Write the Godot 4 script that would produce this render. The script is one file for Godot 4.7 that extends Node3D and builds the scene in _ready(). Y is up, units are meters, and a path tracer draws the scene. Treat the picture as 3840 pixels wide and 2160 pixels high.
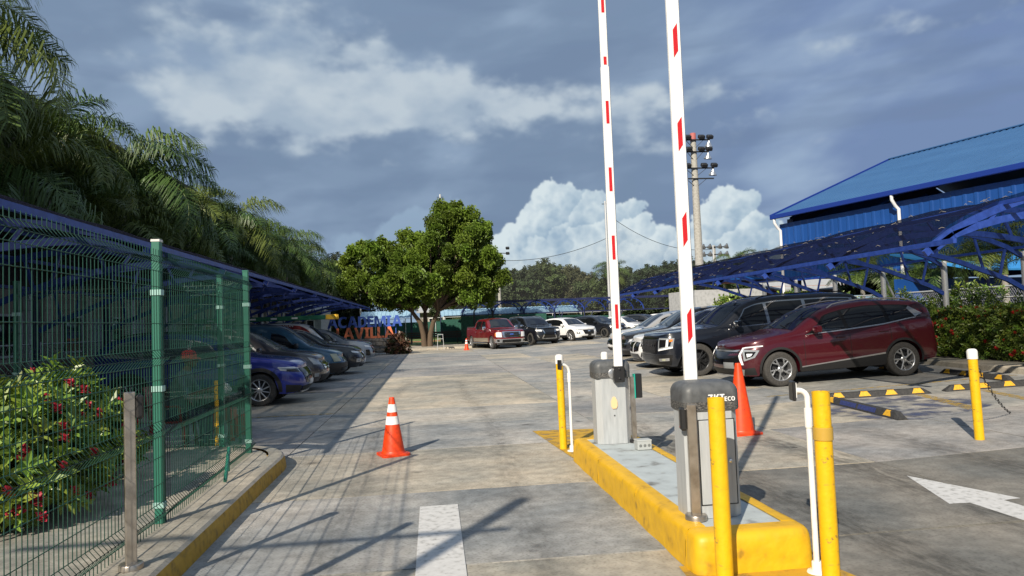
extends Node3D

const SUN_AZ := 30.5      # degrees right of -z that shadows fall towards
const SUN_EL := 32.5
const EYE := 1.58

var M := {}
var names := {}
var rng := RandomNumberGenerator.new()

# ---------------------------------------------------------------- mesh builder
class Mb:
	var v := PackedVector3Array()
	var n := PackedVector3Array()
	var c := PackedColorArray()
	var ix := PackedInt32Array()
	var col := Color(1, 1, 1)
	var tinted := false

	func tri(a: Vector3, b: Vector3, d: Vector3) -> void:
		var nn := (d - a).cross(b - a)
		if nn.length_squared() < 1e-16:
			return
		nn = nn.normalized()
		var i := v.size()
		v.append(a); v.append(b); v.append(d)
		n.append(nn); n.append(nn); n.append(nn)
		if tinted:
			c.append(col); c.append(col); c.append(col)
		ix.append(i); ix.append(i + 1); ix.append(i + 2)

	func quad(a: Vector3, b: Vector3, d: Vector3, e: Vector3) -> void:
		tri(a, b, d)
		tri(a, d, e)

	func out_quad(a: Vector3, b: Vector3, d: Vector3, e: Vector3, inside: Vector3) -> void:
		var nn := (d - a).cross(b - a)
		if nn.dot((a + b + d + e) * 0.25 - inside) >= 0.0:
			quad(a, b, d, e)
		else:
			quad(e, d, b, a)

	func vert(p: Vector3, nn: Vector3) -> int:
		v.append(p); n.append(nn)
		if tinted:
			c.append(col)
		return v.size() - 1

	func face(i: int, j: int, k: int) -> void:
		var nn := (v[k] - v[i]).cross(v[j] - v[i])
		if nn.dot(n[i] + n[j] + n[k]) >= 0.0:
			ix.append(i); ix.append(j); ix.append(k)
		else:
			ix.append(i); ix.append(k); ix.append(j)

	# smooth grid of rows x cols points; normals point away from ref on the whole
	func grid(p: PackedVector3Array, rows: int, cols: int, ref: Vector3, closed := false) -> void:
		var base := v.size()
		var nn := PackedVector3Array()
		nn.resize(rows * cols)
		var s := 0.0
		for r in rows:
			for k in cols:
				var k0 := k - 1
				var k1 := k + 1
				if closed:
					k0 = (k - 1 + cols) % cols
					k1 = (k + 1) % cols
				else:
					k0 = maxi(k0, 0)
					k1 = mini(k1, cols - 1)
				var du := p[r * cols + k1] - p[r * cols + k0]
				var dv := p[mini(r + 1, rows - 1) * cols + k] - p[maxi(r - 1, 0) * cols + k]
				var x := du.cross(dv)
				if x.length_squared() < 1e-18:
					var kk := clampi(k + (1 if k * 2 < cols else -1), 0, cols - 1)
					var rr := clampi(r + (1 if r * 2 < rows else -1), 0, rows - 1)
					x = (p[rr * cols + mini(kk + 1, cols - 1)] - p[rr * cols + maxi(kk - 1, 0)]).cross(p[mini(rr + 1, rows - 1) * cols + kk] - p[maxi(rr - 1, 0) * cols + kk])
				x = x.normalized() if x.length_squared() > 1e-20 else Vector3.UP
				nn[r * cols + k] = x
				s += x.dot(p[r * cols + k] - ref)
		var f := 1.0 if s >= 0.0 else -1.0
		for i in rows * cols:
			v.append(p[i]); n.append(nn[i] * f)
			if tinted:
				c.append(col)
		var last := cols if closed else cols - 1
		for r in rows - 1:
			for k in last:
				var k1 := (k + 1) % cols
				var a := base + r * cols + k
				var b := base + r * cols + k1
				var d := base + (r + 1) * cols + k1
				var e := base + (r + 1) * cols + k
				face(a, b, d)
				face(a, d, e)

	func box(t: Transform3D, s: Vector3, bev := 0.0) -> void:
		var h := s * 0.5
		var b: float = minf(bev, minf(h.x, minf(h.y, h.z)) * 0.95)
		if b <= 0.0:
			for ax in 3:
				for sg in [-1.0, 1.0]:
					var u := Vector3.ZERO; var w := Vector3.ZERO; var o := Vector3.ZERO
					o[ax] = h[ax] * sg
					u[(ax + 1) % 3] = h[(ax + 1) % 3]
					w[(ax + 2) % 3] = h[(ax + 2) % 3]
					out_quad(t * (o - u - w), t * (o + u - w), t * (o + u + w), t * (o - u + w), t.origin)
			return
		var q := h - Vector3(b, b, b)
		for ax in 3:
			var a1 := (ax + 1) % 3
			var a2 := (ax + 2) % 3
			for sg in [-1.0, 1.0]:
				var u := Vector3.ZERO; var w := Vector3.ZERO; var o := Vector3.ZERO
				o[ax] = h[ax] * sg
				u[a1] = q[a1]
				w[a2] = q[a2]
				out_quad(t * (o - u - w), t * (o + u - w), t * (o + u + w), t * (o - u + w), t.origin)
			for s1 in [-1.0, 1.0]:
				for s2 in [-1.0, 1.0]:
					var e0 := Vector3.ZERO; var e1 := Vector3.ZERO; var l := Vector3.ZERO
					e0[a1] = h[a1] * s1; e0[a2] = q[a2] * s2
					e1[a1] = q[a1] * s1; e1[a2] = h[a2] * s2
					l[ax] = q[ax]
					out_quad(t * (e0 - l), t * (e0 + l), t * (e1 + l), t * (e1 - l), t.origin)
		for sx in [-1.0, 1.0]:
			for sy in [-1.0, 1.0]:
				for sz in [-1.0, 1.0]:
					var p0 := t * Vector3(h.x * sx, q.y * sy, q.z * sz)
					var p1 := t * Vector3(q.x * sx, h.y * sy, q.z * sz)
					var p2 := t * Vector3(q.x * sx, q.y * sy, h.z * sz)
					if (p2 - p0).cross(p1 - p0).dot(p0 - t.origin) >= 0.0:
						tri(p0, p1, p2)
					else:
						tri(p0, p2, p1)

	func bx(x: float, y: float, z: float, sx: float, sy: float, sz: float, bev := 0.0) -> void:
		box(Transform3D(Basis(), Vector3(x, y, z)), Vector3(sx, sy, sz), bev)

	# a bar of rectangular section from a to b
	func bar(a: Vector3, b: Vector3, w: float, h: float, bev := 0.0) -> void:
		var z := (b - a)
		var l := z.length()
		if l < 1e-5:
			return
		z /= l
		var up := Vector3.UP if absf(z.y) < 0.98 else Vector3.RIGHT
		var x := up.cross(z).normalized()
		box(Transform3D(Basis(x, z.cross(x), z), (a + b) * 0.5), Vector3(w, h, l), bev)

	func tube(path: PackedVector3Array, r0: float, sides: int, r1 := -1.0, cap := true) -> void:
		var m := path.size()
		if r1 < 0.0:
			r1 = r0
		var base := v.size()
		var side := Vector3.ZERO
		for i in m:
			var d := path[mini(i + 1, m - 1)] - path[maxi(i - 1, 0)]
			d = d.normalized() if d.length_squared() > 1e-14 else Vector3.UP
			if i == 0:
				side = (Vector3.UP if absf(d.y) < 0.9 else Vector3.RIGHT).cross(d).normalized()
			else:
				side = (side - d * side.dot(d))
				side = side.normalized() if side.length_squared() > 1e-10 else Vector3.RIGHT
			var other := d.cross(side)
			var rr := lerpf(r0, r1, float(i) / maxf(1.0, m - 1))
			for k in sides:
				var t := TAU * k / sides
				var nn := side * cos(t) + other * sin(t)
				vert(path[i] + nn * rr, nn)
		for i in m - 1:
			for k in sides:
				var k1 := (k + 1) % sides
				face(base + i * sides + k, base + i * sides + k1, base + (i + 1) * sides + k1)
				face(base + i * sides + k, base + (i + 1) * sides + k1, base + (i + 1) * sides + k)
		if cap and sides > 3:
			for e in [0, m - 1]:
				var d: Vector3 = (path[0] - path[1]) if e == 0 else (path[m - 1] - path[m - 2])
				d = d.normalized()
				var ci := vert(path[e], d)
				var first := v.size()
				for k in sides:
					vert(v[base + e * sides + k], d)
				for k in sides:
					face(ci, first + k, first + (k + 1) % sides)

	func rod(a: Vector3, b: Vector3, r: float, sides := 6, r1 := -1.0, cap := true) -> void:
		tube(PackedVector3Array([a, b]), r, sides, r1, cap)

	# lathe round local y; profile of Vector2(radius, y); creases where points are doubled
	func lathe(prof: Array, segs: int, t := Transform3D()) -> void:
		var m := prof.size()
		var base := v.size()
		for i in m:
			var p: Vector2 = prof[i]
			var a: Vector2 = prof[maxi(i - 1, 0)]
			var b: Vector2 = prof[mini(i + 1, m - 1)]
			if a.is_equal_approx(p):
				a = p
			if b.is_equal_approx(p):
				b = p
			var d := b - a
			var nn2 := Vector2(d.y, -d.x)
			nn2 = nn2.normalized() if nn2.length_squared() > 1e-14 else Vector2(0, 1)
			for k in segs:
				var th := TAU * k / segs
				vert(t * Vector3(p.x * cos(th), p.y, p.x * sin(th)), (t.basis * Vector3(nn2.x * cos(th), nn2.y, nn2.x * sin(th))).normalized())
		for i in m - 1:
			if (prof[i] as Vector2).is_equal_approx(prof[i + 1]):
				continue
			for k in segs:
				var k1 := (k + 1) % segs
				face(base + i * segs + k, base + i * segs + k1, base + (i + 1) * segs + k1)
				face(base + i * segs + k, base + (i + 1) * segs + k1, base + (i + 1) * segs + k)

	# polygon in the local xy plane pushed out along z from -d/2 to d/2
	func prism(poly: PackedVector2Array, d: float, t := Transform3D()) -> void:
		var tr := Geometry2D.triangulate_polygon(poly)
		var mid := Vector2.ZERO
		for p in poly:
			mid += p
		mid /= poly.size()
		for i in range(0, tr.size(), 3):
			for s in [-0.5, 0.5]:
				var a := t * Vector3(poly[tr[i]].x, poly[tr[i]].y, d * s)
				var b := t * Vector3(poly[tr[i + 1]].x, poly[tr[i + 1]].y, d * s)
				var e := t * Vector3(poly[tr[i + 2]].x, poly[tr[i + 2]].y, d * s)
				if (e - a).cross(b - a).dot(t.basis.z * s) >= 0.0:
					tri(a, b, e)
				else:
					tri(a, e, b)
		var cw := Geometry2D.is_polygon_clockwise(poly)
		for i in poly.size():
			var p := poly[i]
			var q := poly[(i + 1) % poly.size()]
			var a := t * Vector3(p.x, p.y, -d * 0.5)
			var b := t * Vector3(q.x, q.y, -d * 0.5)
			var e := t * Vector3(q.x, q.y, d * 0.5)
			var f := t * Vector3(p.x, p.y, d * 0.5)
			var o2 := (q - p).orthogonal() * (1.0 if cw else -1.0)
			var o := t.basis * Vector3(o2.x, o2.y, 0)
			if (e - a).cross(b - a).dot(o) <= 0.0:
				quad(a, b, e, f)
			else:
				quad(f, e, b, a)

	func mesh() -> ArrayMesh:
		var arr := []
		arr.resize(Mesh.ARRAY_MAX)
		arr[Mesh.ARRAY_VERTEX] = v
		arr[Mesh.ARRAY_NORMAL] = n
		if tinted:
			arr[Mesh.ARRAY_COLOR] = c
		arr[Mesh.ARRAY_INDEX] = ix
		var m := ArrayMesh.new()
		if v.size():
			m.add_surface_from_arrays(Mesh.PRIMITIVE_TRIANGLES, arr)
		return m


# ---------------------------------------------------------------- scene helpers
func numbered(called: String) -> String:
	var k: int = names.get(called, 0)
	names[called] = k + 1
	return called if k == 0 else "%s_%03d" % [called, k]


func tag(o: Node, label := "", category := "", group := "", kind := "") -> Node:
	if label: o.set_meta("label", label)
	if category: o.set_meta("category", category)
	if group: o.set_meta("group", group)
	if kind: o.set_meta("kind", kind)
	return o


func thing(called: String, label: String, category: String, at := Vector3.ZERO, turn := 0.0, group := "") -> Node3D:
	var o := Node3D.new()
	o.name = numbered(called)
	add_child(o)
	o.position = at
	o.rotation.y = turn
	tag(o, label, category, group)
	return o


func mi(mesh: Mesh, m: Material, called: String, parent: Node, t := Transform3D()) -> MeshInstance3D:
	var o := MeshInstance3D.new()
	o.mesh = mesh
	o.material_override = m
	o.name = called if parent != self else numbered(called)
	o.transform = t
	parent.add_child(o, true)
	return o


func part(b: Mb, m: Material, called: String, parent: Node, t := Transform3D()) -> MeshInstance3D:
	return mi(b.mesh(), m, called, parent, t)


func struct(b: Mb, m: Material, called: String, label := "") -> MeshInstance3D:
	var o := mi(b.mesh(), m, called, self)
	tag(o, label, "", "", "structure")
	return o


func multi(mesh: Mesh, m: Material, called: String, parent: Node, xf: Array, cols: PackedColorArray) -> MultiMeshInstance3D:
	var mm := MultiMesh.new()
	mm.transform_format = MultiMesh.TRANSFORM_3D
	mm.use_colors = true
	mm.mesh = mesh
	mm.instance_count = xf.size()
	for i in xf.size():
		mm.set_instance_transform(i, xf[i])
		mm.set_instance_color(i, cols[i])
	var o := MultiMeshInstance3D.new()
	o.multimesh = mm
	o.material_override = m
	o.name = called if parent != self else numbered(called)
	parent.add_child(o, true)
	return o


func at(x: float, y: float, z: float) -> Transform3D:
	return Transform3D(Basis(), Vector3(x, y, z))


func gy(x: float) -> float:     # the lot rises gently towards the hedge
	return clampf((x - 4.3) * 0.033, 0.0, 0.27)


func lin(r: float, g: float, b: float) -> Color:
	return Color(r, g, b).linear_to_srgb()


func mat(key: String, col: Color, rough: float, metal := 0.0) -> StandardMaterial3D:
	var m := StandardMaterial3D.new()
	m.resource_name = key
	m.albedo_color = col.linear_to_srgb()
	m.roughness = rough
	m.metallic = metal
	M[key] = m
	return m


func noise(seed_: int, freq: float, oct := 4) -> FastNoiseLite:
	var f := FastNoiseLite.new()
	f.seed = seed_
	f.noise_type = FastNoiseLite.TYPE_SIMPLEX_SMOOTH
	f.frequency = freq
	f.fractal_type = FastNoiseLite.FRACTAL_FBM
	f.fractal_octaves = oct
	return f


func noise_tex(seed_: int, freq: float, stops: Array, size := 512, oct := 5) -> NoiseTexture2D:
	var t := NoiseTexture2D.new()
	t.width = size
	t.height = size
	t.seamless = true
	t.seamless_blend_skirt = 0.3
	t.noise = noise(seed_, freq, oct)
	var g := Gradient.new()
	var offs := PackedFloat32Array()
	var cs := PackedColorArray()
	for s in stops:
		offs.append(s[0])
		cs.append((s[1] as Color).linear_to_srgb())
	g.offsets = offs
	g.colors = cs
	t.color_ramp = g
	return t


# material whose colour comes from a noise ramp laid in object or world space
func nmat(key: String, seed_: int, freq: float, stops: Array, scale: float, rough: float, metal := 0.0, world := true, bump := 0.0) -> StandardMaterial3D:
	var m := mat(key, Color(1, 1, 1), rough, metal)
	m.albedo_texture = noise_tex(seed_, freq, stops)
	m.uv1_triplanar = true
	m.uv1_world_triplanar = world
	m.uv1_scale = Vector3.ONE * scale
	if bump > 0.0:
		m.heightmap_enabled = true
		m.heightmap_scale = bump
		m.heightmap_texture = noise_tex(seed_ + 7, 0.06, [[0.0, Color(0, 0, 0)], [1.0, Color(1, 1, 1)]], 256, 4)
	return m


# ---------------------------------------------------------------- sky
var sn: Array = []

func sky_color(az: float, el: float) -> Color:
	var ce := cos(deg_to_rad(el))
	var d := Vector3(sin(deg_to_rad(az)) * ce, sin(deg_to_rad(el)), -cos(deg_to_rad(az)) * ce)
	var e := maxf(el, 0.0)
	var low := Color(0.60, 0.695, 0.775)
	var midc := Color(0.485, 0.57, 0.68)
	var top := Color(0.50, 0.585, 0.695)
	var c := low.lerp(midc, smoothstep(0.0, 8.0, e)).lerp(top, smoothstep(12.0, 26.0, e))
	c = c.lerp(Color(0.475, 0.565, 0.735), smoothstep(14.0, 34.0, az) * smoothstep(120.0, 60.0, az) * 0.75)
	var a: FastNoiseLite = sn[0]
	var b: FastNoiseLite = sn[1]
	var g: FastNoiseLite = sn[2]
	# high thin streaks running up to the right
	var q := Vector3(d.x * 0.8 + d.y * 1.4, d.y * 2.6 - d.x * 1.1, d.z)
	var w := smoothstep(-0.15, 0.5, a.get_noise_3dv(q * 2.6)) * 0.55 + smoothstep(0.0, 0.5, b.get_noise_3dv(Vector3(d.x, d.y * 3.0, d.z) * 5.0)) * 0.25
	c = c.lerp(Color(0.66, 0.745, 0.84), clampf(w, 0.0, 1.0) * smoothstep(1.0, 7.0, e) * (0.78 + 0.2 * smoothstep(16.0, 30.0, az)))
	# darker flat layers low down
	var lay := smoothstep(0.05, 0.45, a.get_noise_3dv(Vector3(d.x * 2.0, d.y * 14.0, d.z * 2.0) + Vector3(7, 3, 1)))
	c = c.lerp(Color(0.45, 0.53, 0.65), lay * 0.4)
	# broad soft white mass
	var f := 0.0
	for m in [[-12.5, 19.8, 7.5, 3.4, 1.1], [-8.0, 16.8, 10.0, 1.6, 0.8], [0.0, 18.0, 5.0, 1.7, 0.8], [8.0, 17.0, 8.0, 1.5, 0.45], [21.0, 16.0, 7.0, 1.4, 0.55], [-1.0, 13.0, 3.5, 0.5, 0.42], [-13.5, 14.0, 4.0, 0.35, 0.3], [17.0, 13.2, 4.0, 0.8, 0.3], [38.0, 20.0, 7.0, 2.0, 0.5], [30.0, 12.5, 6.0, 1.4, 0.2]]:
		var u: float = (az - m[0]) / m[2]
		var v: float = (el - m[1]) / m[3]
		f += m[4] * exp(-(u * u + v * v) * 0.6)
	# the same kind of cloud all round
	var far := smoothstep(50.0, 70.0, absf(wrapf(az - 6.0, -180.0, 180.0))) + smoothstep(28.0, 40.0, el)
	f += clampf(far, 0.0, 1.0) * clampf(0.5 + 1.5 * a.get_noise_3dv(d * 2.2 + Vector3(5, 0, 2)), 0.0, 0.9)
	var t1 := b.get_noise_3dv(Vector3(d.x, d.y * 1.8, d.z) * 9.0)
	var t2 := g.get_noise_3dv(Vector3(d.x, d.y * 1.8, d.z) * 14.0)
	var k := smoothstep(0.22, 1.0, f * (1.0 + 0.4 * t2) + (0.95 * t1 + 0.35 * g.get_noise_3dv(Vector3(d.x, d.y * 1.6, d.z) * 42.0)) * smoothstep(0.02, 0.35, f))
	c = c.lerp(Color(0.775, 0.825, 0.865).lerp(Color(0.63, 0.705, 0.785), clampf(0.45 - t2 * 1.6 - t1 * 0.8, 0.0, 1.0) * 0.75), k * 0.95)
	# distant cumulus
	if el < 15.0 and el > -3.0:
		var wx := az + 1.5 * g.get_noise_3dv(d * 13.0) + 1.0 * g.get_noise_3dv(d * 34.0) + 0.5 * g.get_noise_3dv(d * 90.0)
		var wy := el + 1.5 * g.get_noise_3dv(d * 13.0 + Vector3(9, 9, 9)) + 1.0 * g.get_noise_3dv(d * 34.0 + Vector3(4, 4, 4)) + 0.5 * g.get_noise_3dv(d * 90.0 + Vector3(3, 1, 4))
		var best := -1.0
		for m in [[-6.0, 5.0, 3.4], [-1.5, 7.3, 2.2], [1.8, 9.0, 1.3], [-10.0, 4.4, 2.6], [-3.0, 3.0, 4.0], [34.0, 4.0, 4.0], [40.0, 3.0, 4.5]]:
			best = maxf(best, 1.0 - Vector2(wx - m[0], wy - m[1]).length() / m[2])
		c = c.lerp(Color(0.605, 0.70, 0.795), smoothstep(0.0, 0.30, best) * 0.75)
		best = -1.0
		var lit := 0.0
		for m in [[10.9, 9.5, 2.2], [9.2, 8.0, 2.3], [12.8, 8.1, 2.2], [6.8, 5.6, 2.7], [9.0, 4.5, 3.8], [13.8, 5.2, 3.2], [15.9, 8.4, 1.5], [17.3, 6.6, 1.7], [18.6, 5.2, 2.2], [16.0, 3.5, 3.5], [20.6, 4.6, 2.0], [24.0, 8.2, 1.9], [22.5, 6.6, 1.9], [25.6, 6.4, 1.5], [27.2, 4.7, 1.7], [24.5, 4.4, 2.6], [21.5, 4.2, 2.4], [28.5, 3.0, 2.0], [4.2, 3.4, 2.3]]:
			var r: float = 1.0 - Vector2(wx - m[0], wy - m[1]).length() / m[2]
			if r > best:
				best = r
				lit = ((wy - m[1]) * 0.75 - (wx - m[0]) * 0.45) / m[2]
		var bil := 1.0 - 2.2 * absf(g.get_noise_3dv(d * 30.0 + Vector3(1, 2, 3)))
		var bil2 := 1.0 - 2.2 * absf(g.get_noise_3dv(d * 75.0 + Vector3(5, 2, 8)))
		best += 0.13 * (bil - 0.6) + 0.07 * (bil2 - 0.6)
		var kk := smoothstep(0.0, 0.06, best)
		var fine := g.get_noise_3dv(d * 26.0 + Vector3(2, 8, 5))
		var cc := Color(0.86, 0.91, 0.93).lerp(Color(0.63, 0.725, 0.805), clampf(0.62 - lit * 0.62 - fine * 0.8 - (bil - 0.4) * 0.38 - (bil2 - 0.4) * 0.28, 0.0, 1.0))
		cc = cc.lerp(Color(0.62, 0.705, 0.785), smoothstep(5.0, 1.5, el) * 0.75)
		c = c.lerp(cc, kk * smoothstep(0.3, 3.2, el))
	return c


func make_sky() -> ImageTexture:
	sn = [noise(11, 1.0, 5), noise(23, 0.8, 6), noise(37, 0.5, 5)]
	var small := Image.create_empty(512, 256, false, Image.FORMAT_RGB8)
	for y in 130:
		for x in 512:
			small.set_pixel(x, y, sky_color(wrapf((x + 0.5) / 512.0 * 360.0, -180.0, 180.0), 90.0 - (y + 0.5) / 256.0 * 180.0))
	for y in range(130, 256):
		for x in 512:
			small.set_pixel(x, y, Color(0.40, 0.40, 0.39))
	small.resize(4096, 2048, Image.INTERPOLATE_CUBIC)
	for y in range(700, 1034):
		var el := 90.0 - (y + 0.5) / 2048.0 * 180.0
		for k in range(-400, 560):
			small.set_pixel(posmod(k, 4096), y, sky_color((k + 0.5) / 4096.0 * 360.0, el))
	return ImageTexture.create_from_image(small)


# ---------------------------------------------------------------- materials
func concrete_image() -> Image:
	var n := 1024
	var big := noise(3, 0.0035, 4).get_seamless_image(n, n)
	var midn := noise(5, 0.014, 5).get_seamless_image(n, n)
	var fine := noise(8, 0.11, 4).get_seamless_image(n, n)
	var st := noise(14, 0.03, 5).get_seamless_image(384, n)
	st.resize(n, n, Image.INTERPOLATE_CUBIC)
	var blot := noise(19, 0.022, 3).get_seamless_image(n, n)
	for im in [big, midn, fine, st, blot]:
		im.convert(Image.FORMAT_L8)
	var a := big.get_data(); var b := midn.get_data(); var c := fine.get_data(); var s := st.get_data(); var o := blot.get_data()
	var out := PackedByteArray()
	out.resize(n * n * 3)
	for i in n * n:
		var v := 0.605 + (a[i] - 128) * 0.0007 + (b[i] - 128) * 0.0004 + (c[i] - 128) * 0.0006 + (s[i] - 128) * 0.00045
		if o[i] < 70:
			v -= (70 - o[i]) * 0.0014
		var wm := (a[i] + b[i] - 250) * 0.00012
		out[i * 3] = clampi(int((v + wm) * 255.0), 0, 255)
		out[i * 3 + 1] = clampi(int(v * 252.0), 0, 255)
		out[i * 3 + 2] = clampi(int((v - wm) * 243.0), 0, 255)
	return Image.create_from_data(n, n, false, Image.FORMAT_RGB8, out)


func make_materials() -> void:
	var ct := ImageTexture.create_from_image(concrete_image())
	var speck := noise_tex(91, 0.20, [[0.0, Color(0.45, 0.44, 0.43)], [0.28, Color(0.78, 0.77, 0.76)], [0.42, Color(0.93, 0.93, 0.93)], [0.6, Color(1, 1, 1)], [1.0, Color(1.0, 1.0, 1.0)]], 512, 4)
	var bump := noise_tex(92, 0.12, [[0.0, Color(0, 0, 0)], [1.0, Color(1, 1, 1)]], 256, 4)
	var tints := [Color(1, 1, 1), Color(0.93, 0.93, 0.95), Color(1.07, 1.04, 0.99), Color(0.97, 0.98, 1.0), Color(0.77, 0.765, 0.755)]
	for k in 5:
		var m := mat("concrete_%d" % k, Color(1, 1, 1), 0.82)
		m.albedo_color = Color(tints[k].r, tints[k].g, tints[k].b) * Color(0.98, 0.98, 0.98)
		m.albedo_texture = ct
		m.uv1_triplanar = true
		m.uv1_world_triplanar = true
		m.uv1_scale = Vector3(0.052, 0.052, 0.052)
		m.uv1_offset = Vector3(k * 0.37, k * 0.11, k * 0.23)
		m.detail_enabled = true
		m.detail_albedo = speck
		m.detail_blend_mode = BaseMaterial3D.BLEND_MODE_MUL
		m.detail_uv_layer = BaseMaterial3D.DETAIL_UV_2
		m.uv2_triplanar = true
		m.uv2_world_triplanar = true
		m.uv2_scale = Vector3.ONE * 0.31
		m.heightmap_enabled = true
		m.heightmap_scale = 0.6
		m.heightmap_texture = bump
	nmat("soil", 201, 0.02, [[0.0, Color(0.05, 0.045, 0.03)], [0.5, Color(0.10, 0.085, 0.06)], [1.0, Color(0.16, 0.14, 0.10)]], 0.2, 0.95)
	nmat("grass", 202, 0.03, [[0.0, Color(0.10, 0.16, 0.03)], [0.5, Color(0.16, 0.22, 0.05)], [1.0, Color(0.24, 0.27, 0.08)]], 0.25, 0.9)
	nmat("joint_fill", 203, 0.05, [[0.0, Color(0.03, 0.028, 0.025)], [1.0, Color(0.09, 0.085, 0.08)]], 1.0, 0.95)
	# paints
	nmat("kerb_yellow", 210, 0.016, [[0.0, Color(0.20, 0.12, 0.03)], [0.16, Color(0.42, 0.24, 0.015)], [0.3, Color(0.58, 0.335, 0.008)], [0.62, Color(0.66, 0.385, 0.008)], [1.0, Color(0.62, 0.37, 0.02)]], 0.55, 0.5, 0.0, true, 0.5)
	nmat("kerb_top", 211, 0.022, [[0.0, Color(0.07, 0.055, 0.04)], [0.34, Color(0.22, 0.13, 0.03)], [0.45, Color(0.52, 0.29, 0.012)], [0.7, Color(0.62, 0.35, 0.012)], [1.0, Color(0.55, 0.35, 0.06)]], 1.3, 0.6, 0.0, true, 0.5)
	nmat("island_grey", 212, 0.014, [[0.0, Color(0.12, 0.12, 0.11)], [0.2, Color(0.28, 0.30, 0.30)], [0.36, Color(0.38, 0.42, 0.43)], [1.0, Color(0.45, 0.50, 0.51)]], 0.5, 0.7, 0.0, true, 0.3)
	nmat("ground_yellow", 213, 0.03, [[0.0, Color(0.30, 0.2, 0.08, 0.25)], [0.3, Color(0.38, 0.23, 0.04, 0.6)], [0.5, Color(0.50, 0.29, 0.02, 0.92)], [1.0, Color(0.55, 0.32, 0.02, 1.0)]], 0.3, 0.7)
	nmat("worn_yellow", 214, 0.04, [[0.0, Color(0.4, 0.28, 0.07, 0.0)], [0.35, Color(0.4, 0.28, 0.07, 0.1)], [0.6, Color(0.46, 0.30, 0.05, 0.65)], [1.0, Color(0.50, 0.32, 0.04, 0.85)]], 0.4, 0.75)
	nmat("old_kerb_yellow", 215, 0.035, [[0.0, Color(0.12, 0.08, 0.02)], [0.25, Color(0.26, 0.16, 0.02)], [0.5, Color(0.38, 0.23, 0.02)], [1.0, Color(0.44, 0.27, 0.03)]], 0.5, 0.7, 0.0, true, 0.5)
	nmat("road_white", 216, 0.05, [[0.0, Color(0.5, 0.49, 0.48, 0.35)], [0.2, Color(0.52, 0.515, 0.50, 0.72)], [0.4, Color(0.56, 0.555, 0.545, 0.92)], [1.0, Color(0.60, 0.595, 0.585, 1.0)]], 0.5, 0.7)
	nmat("pipe_yellow", 217, 0.012, [[0.0, Color(0.10, 0.07, 0.04)], [0.16, Color(0.30, 0.20, 0.05)], [0.20, Color(0.66, 0.38, 0.006)], [1.0, Color(0.76, 0.45, 0.008)]], 2.2, 0.38, 0.0, true, 0.15)
	nmat("pvc_white", 218, 0.02, [[0.0, Color(0.58, 0.56, 0.52)], [0.4, Color(0.74, 0.73, 0.70)], [1.0, Color(0.78, 0.77, 0.75)]], 1.0, 0.35)
	nmat("arm_white", 219, 0.01, [[0.0, Color(0.66, 0.66, 0.65)], [0.5, Color(0.78, 0.78, 0.77)], [1.0, Color(0.80, 0.80, 0.80)]], 0.6, 0.35)
	mat("tape_red", Color(0.50, 0.012, 0.016), 0.35)
	nmat("cabinet_grey", 220, 0.01, [[0.0, Color(0.30, 0.32, 0.335)], [0.35, Color(0.36, 0.38, 0.395)], [0.7, Color(0.39, 0.41, 0.425)], [1.0, Color(0.45, 0.465, 0.475)]], 1.2, 0.45)
	M.cabinet_grey.uv1_scale = Vector3(4.0, 0.5, 4.0)
	nmat("cap_grey", 221, 0.02, [[0.0, Color(0.055, 0.058, 0.062)], [0.5, Color(0.085, 0.09, 0.095)], [1.0, Color(0.12, 0.123, 0.128)]], 1.5, 0.5, 0.0, true, 0.1)
	nmat("scuffed", 222, 0.05, [[0.0, Color(0.02, 0.02, 0.02)], [0.55, Color(0.05, 0.05, 0.05)], [0.62, Color(0.36, 0.34, 0.31)], [0.68, Color(0.06, 0.06, 0.06)], [1.0, Color(0.03, 0.03, 0.03)]], 1.6, 0.6)
	M.scuffed.uv1_scale = Vector3(1.2, 4.0, 1.2)
	nmat("stainless", 223, 0.01, [[0.0, Color(0.30, 0.26, 0.22)], [0.5, Color(0.46, 0.42, 0.37)], [1.0, Color(0.56, 0.52, 0.47)]], 1.5, 0.32, 0.85)
	mat("black_plastic", Color(0.018, 0.018, 0.019), 0.35)
	mat("black_rubber", Color(0.022, 0.022, 0.023), 0.7)
	mat("white_print", Color(0.78, 0.78, 0.77), 0.5)
	mat("teal_glass", Color(0.02, 0.30, 0.24), 0.2)
	mat("cream_plastic", Color(0.72, 0.52, 0.28), 0.5)
	mat("box_grey", Color(0.36, 0.38, 0.38), 0.6)
	mat("box_hole", Color(0.14, 0.15, 0.15), 0.7)
	nmat("cone_orange", 224, 0.012, [[0.0, Color(0.20, 0.03, 0.012)], [0.22, Color(0.60, 0.045, 0.008)], [0.6, Color(0.74, 0.055, 0.006)], [1.0, Color(0.78, 0.075, 0.01)]], 2.0, 0.42)
	nmat("reflective_white", 225, 0.03, [[0.0, Color(0.55, 0.54, 0.53)], [0.4, Color(0.74, 0.74, 0.74)], [1.0, Color(0.80, 0.80, 0.80)]], 1.5, 0.3)
	nmat("stop_rubber", 226, 0.04, [[0.0, Color(0.016, 0.016, 0.017)], [0.5, Color(0.03, 0.03, 0.031)], [1.0, Color(0.06, 0.058, 0.055)]], 1.0, 0.75)
	nmat("stop_yellow", 227, 0.05, [[0.0, Color(0.20, 0.12, 0.03)], [0.35, Color(0.62, 0.34, 0.02)], [1.0, Color(0.74, 0.42, 0.02)]], 1.0, 0.6)
	nmat("stop_blue", 228, 0.04, [[0.0, Color(0.015, 0.018, 0.03)], [0.4, Color(0.02, 0.03, 0.12)], [1.0, Color(0.03, 0.05, 0.20)]], 1.0, 0.7)
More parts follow.
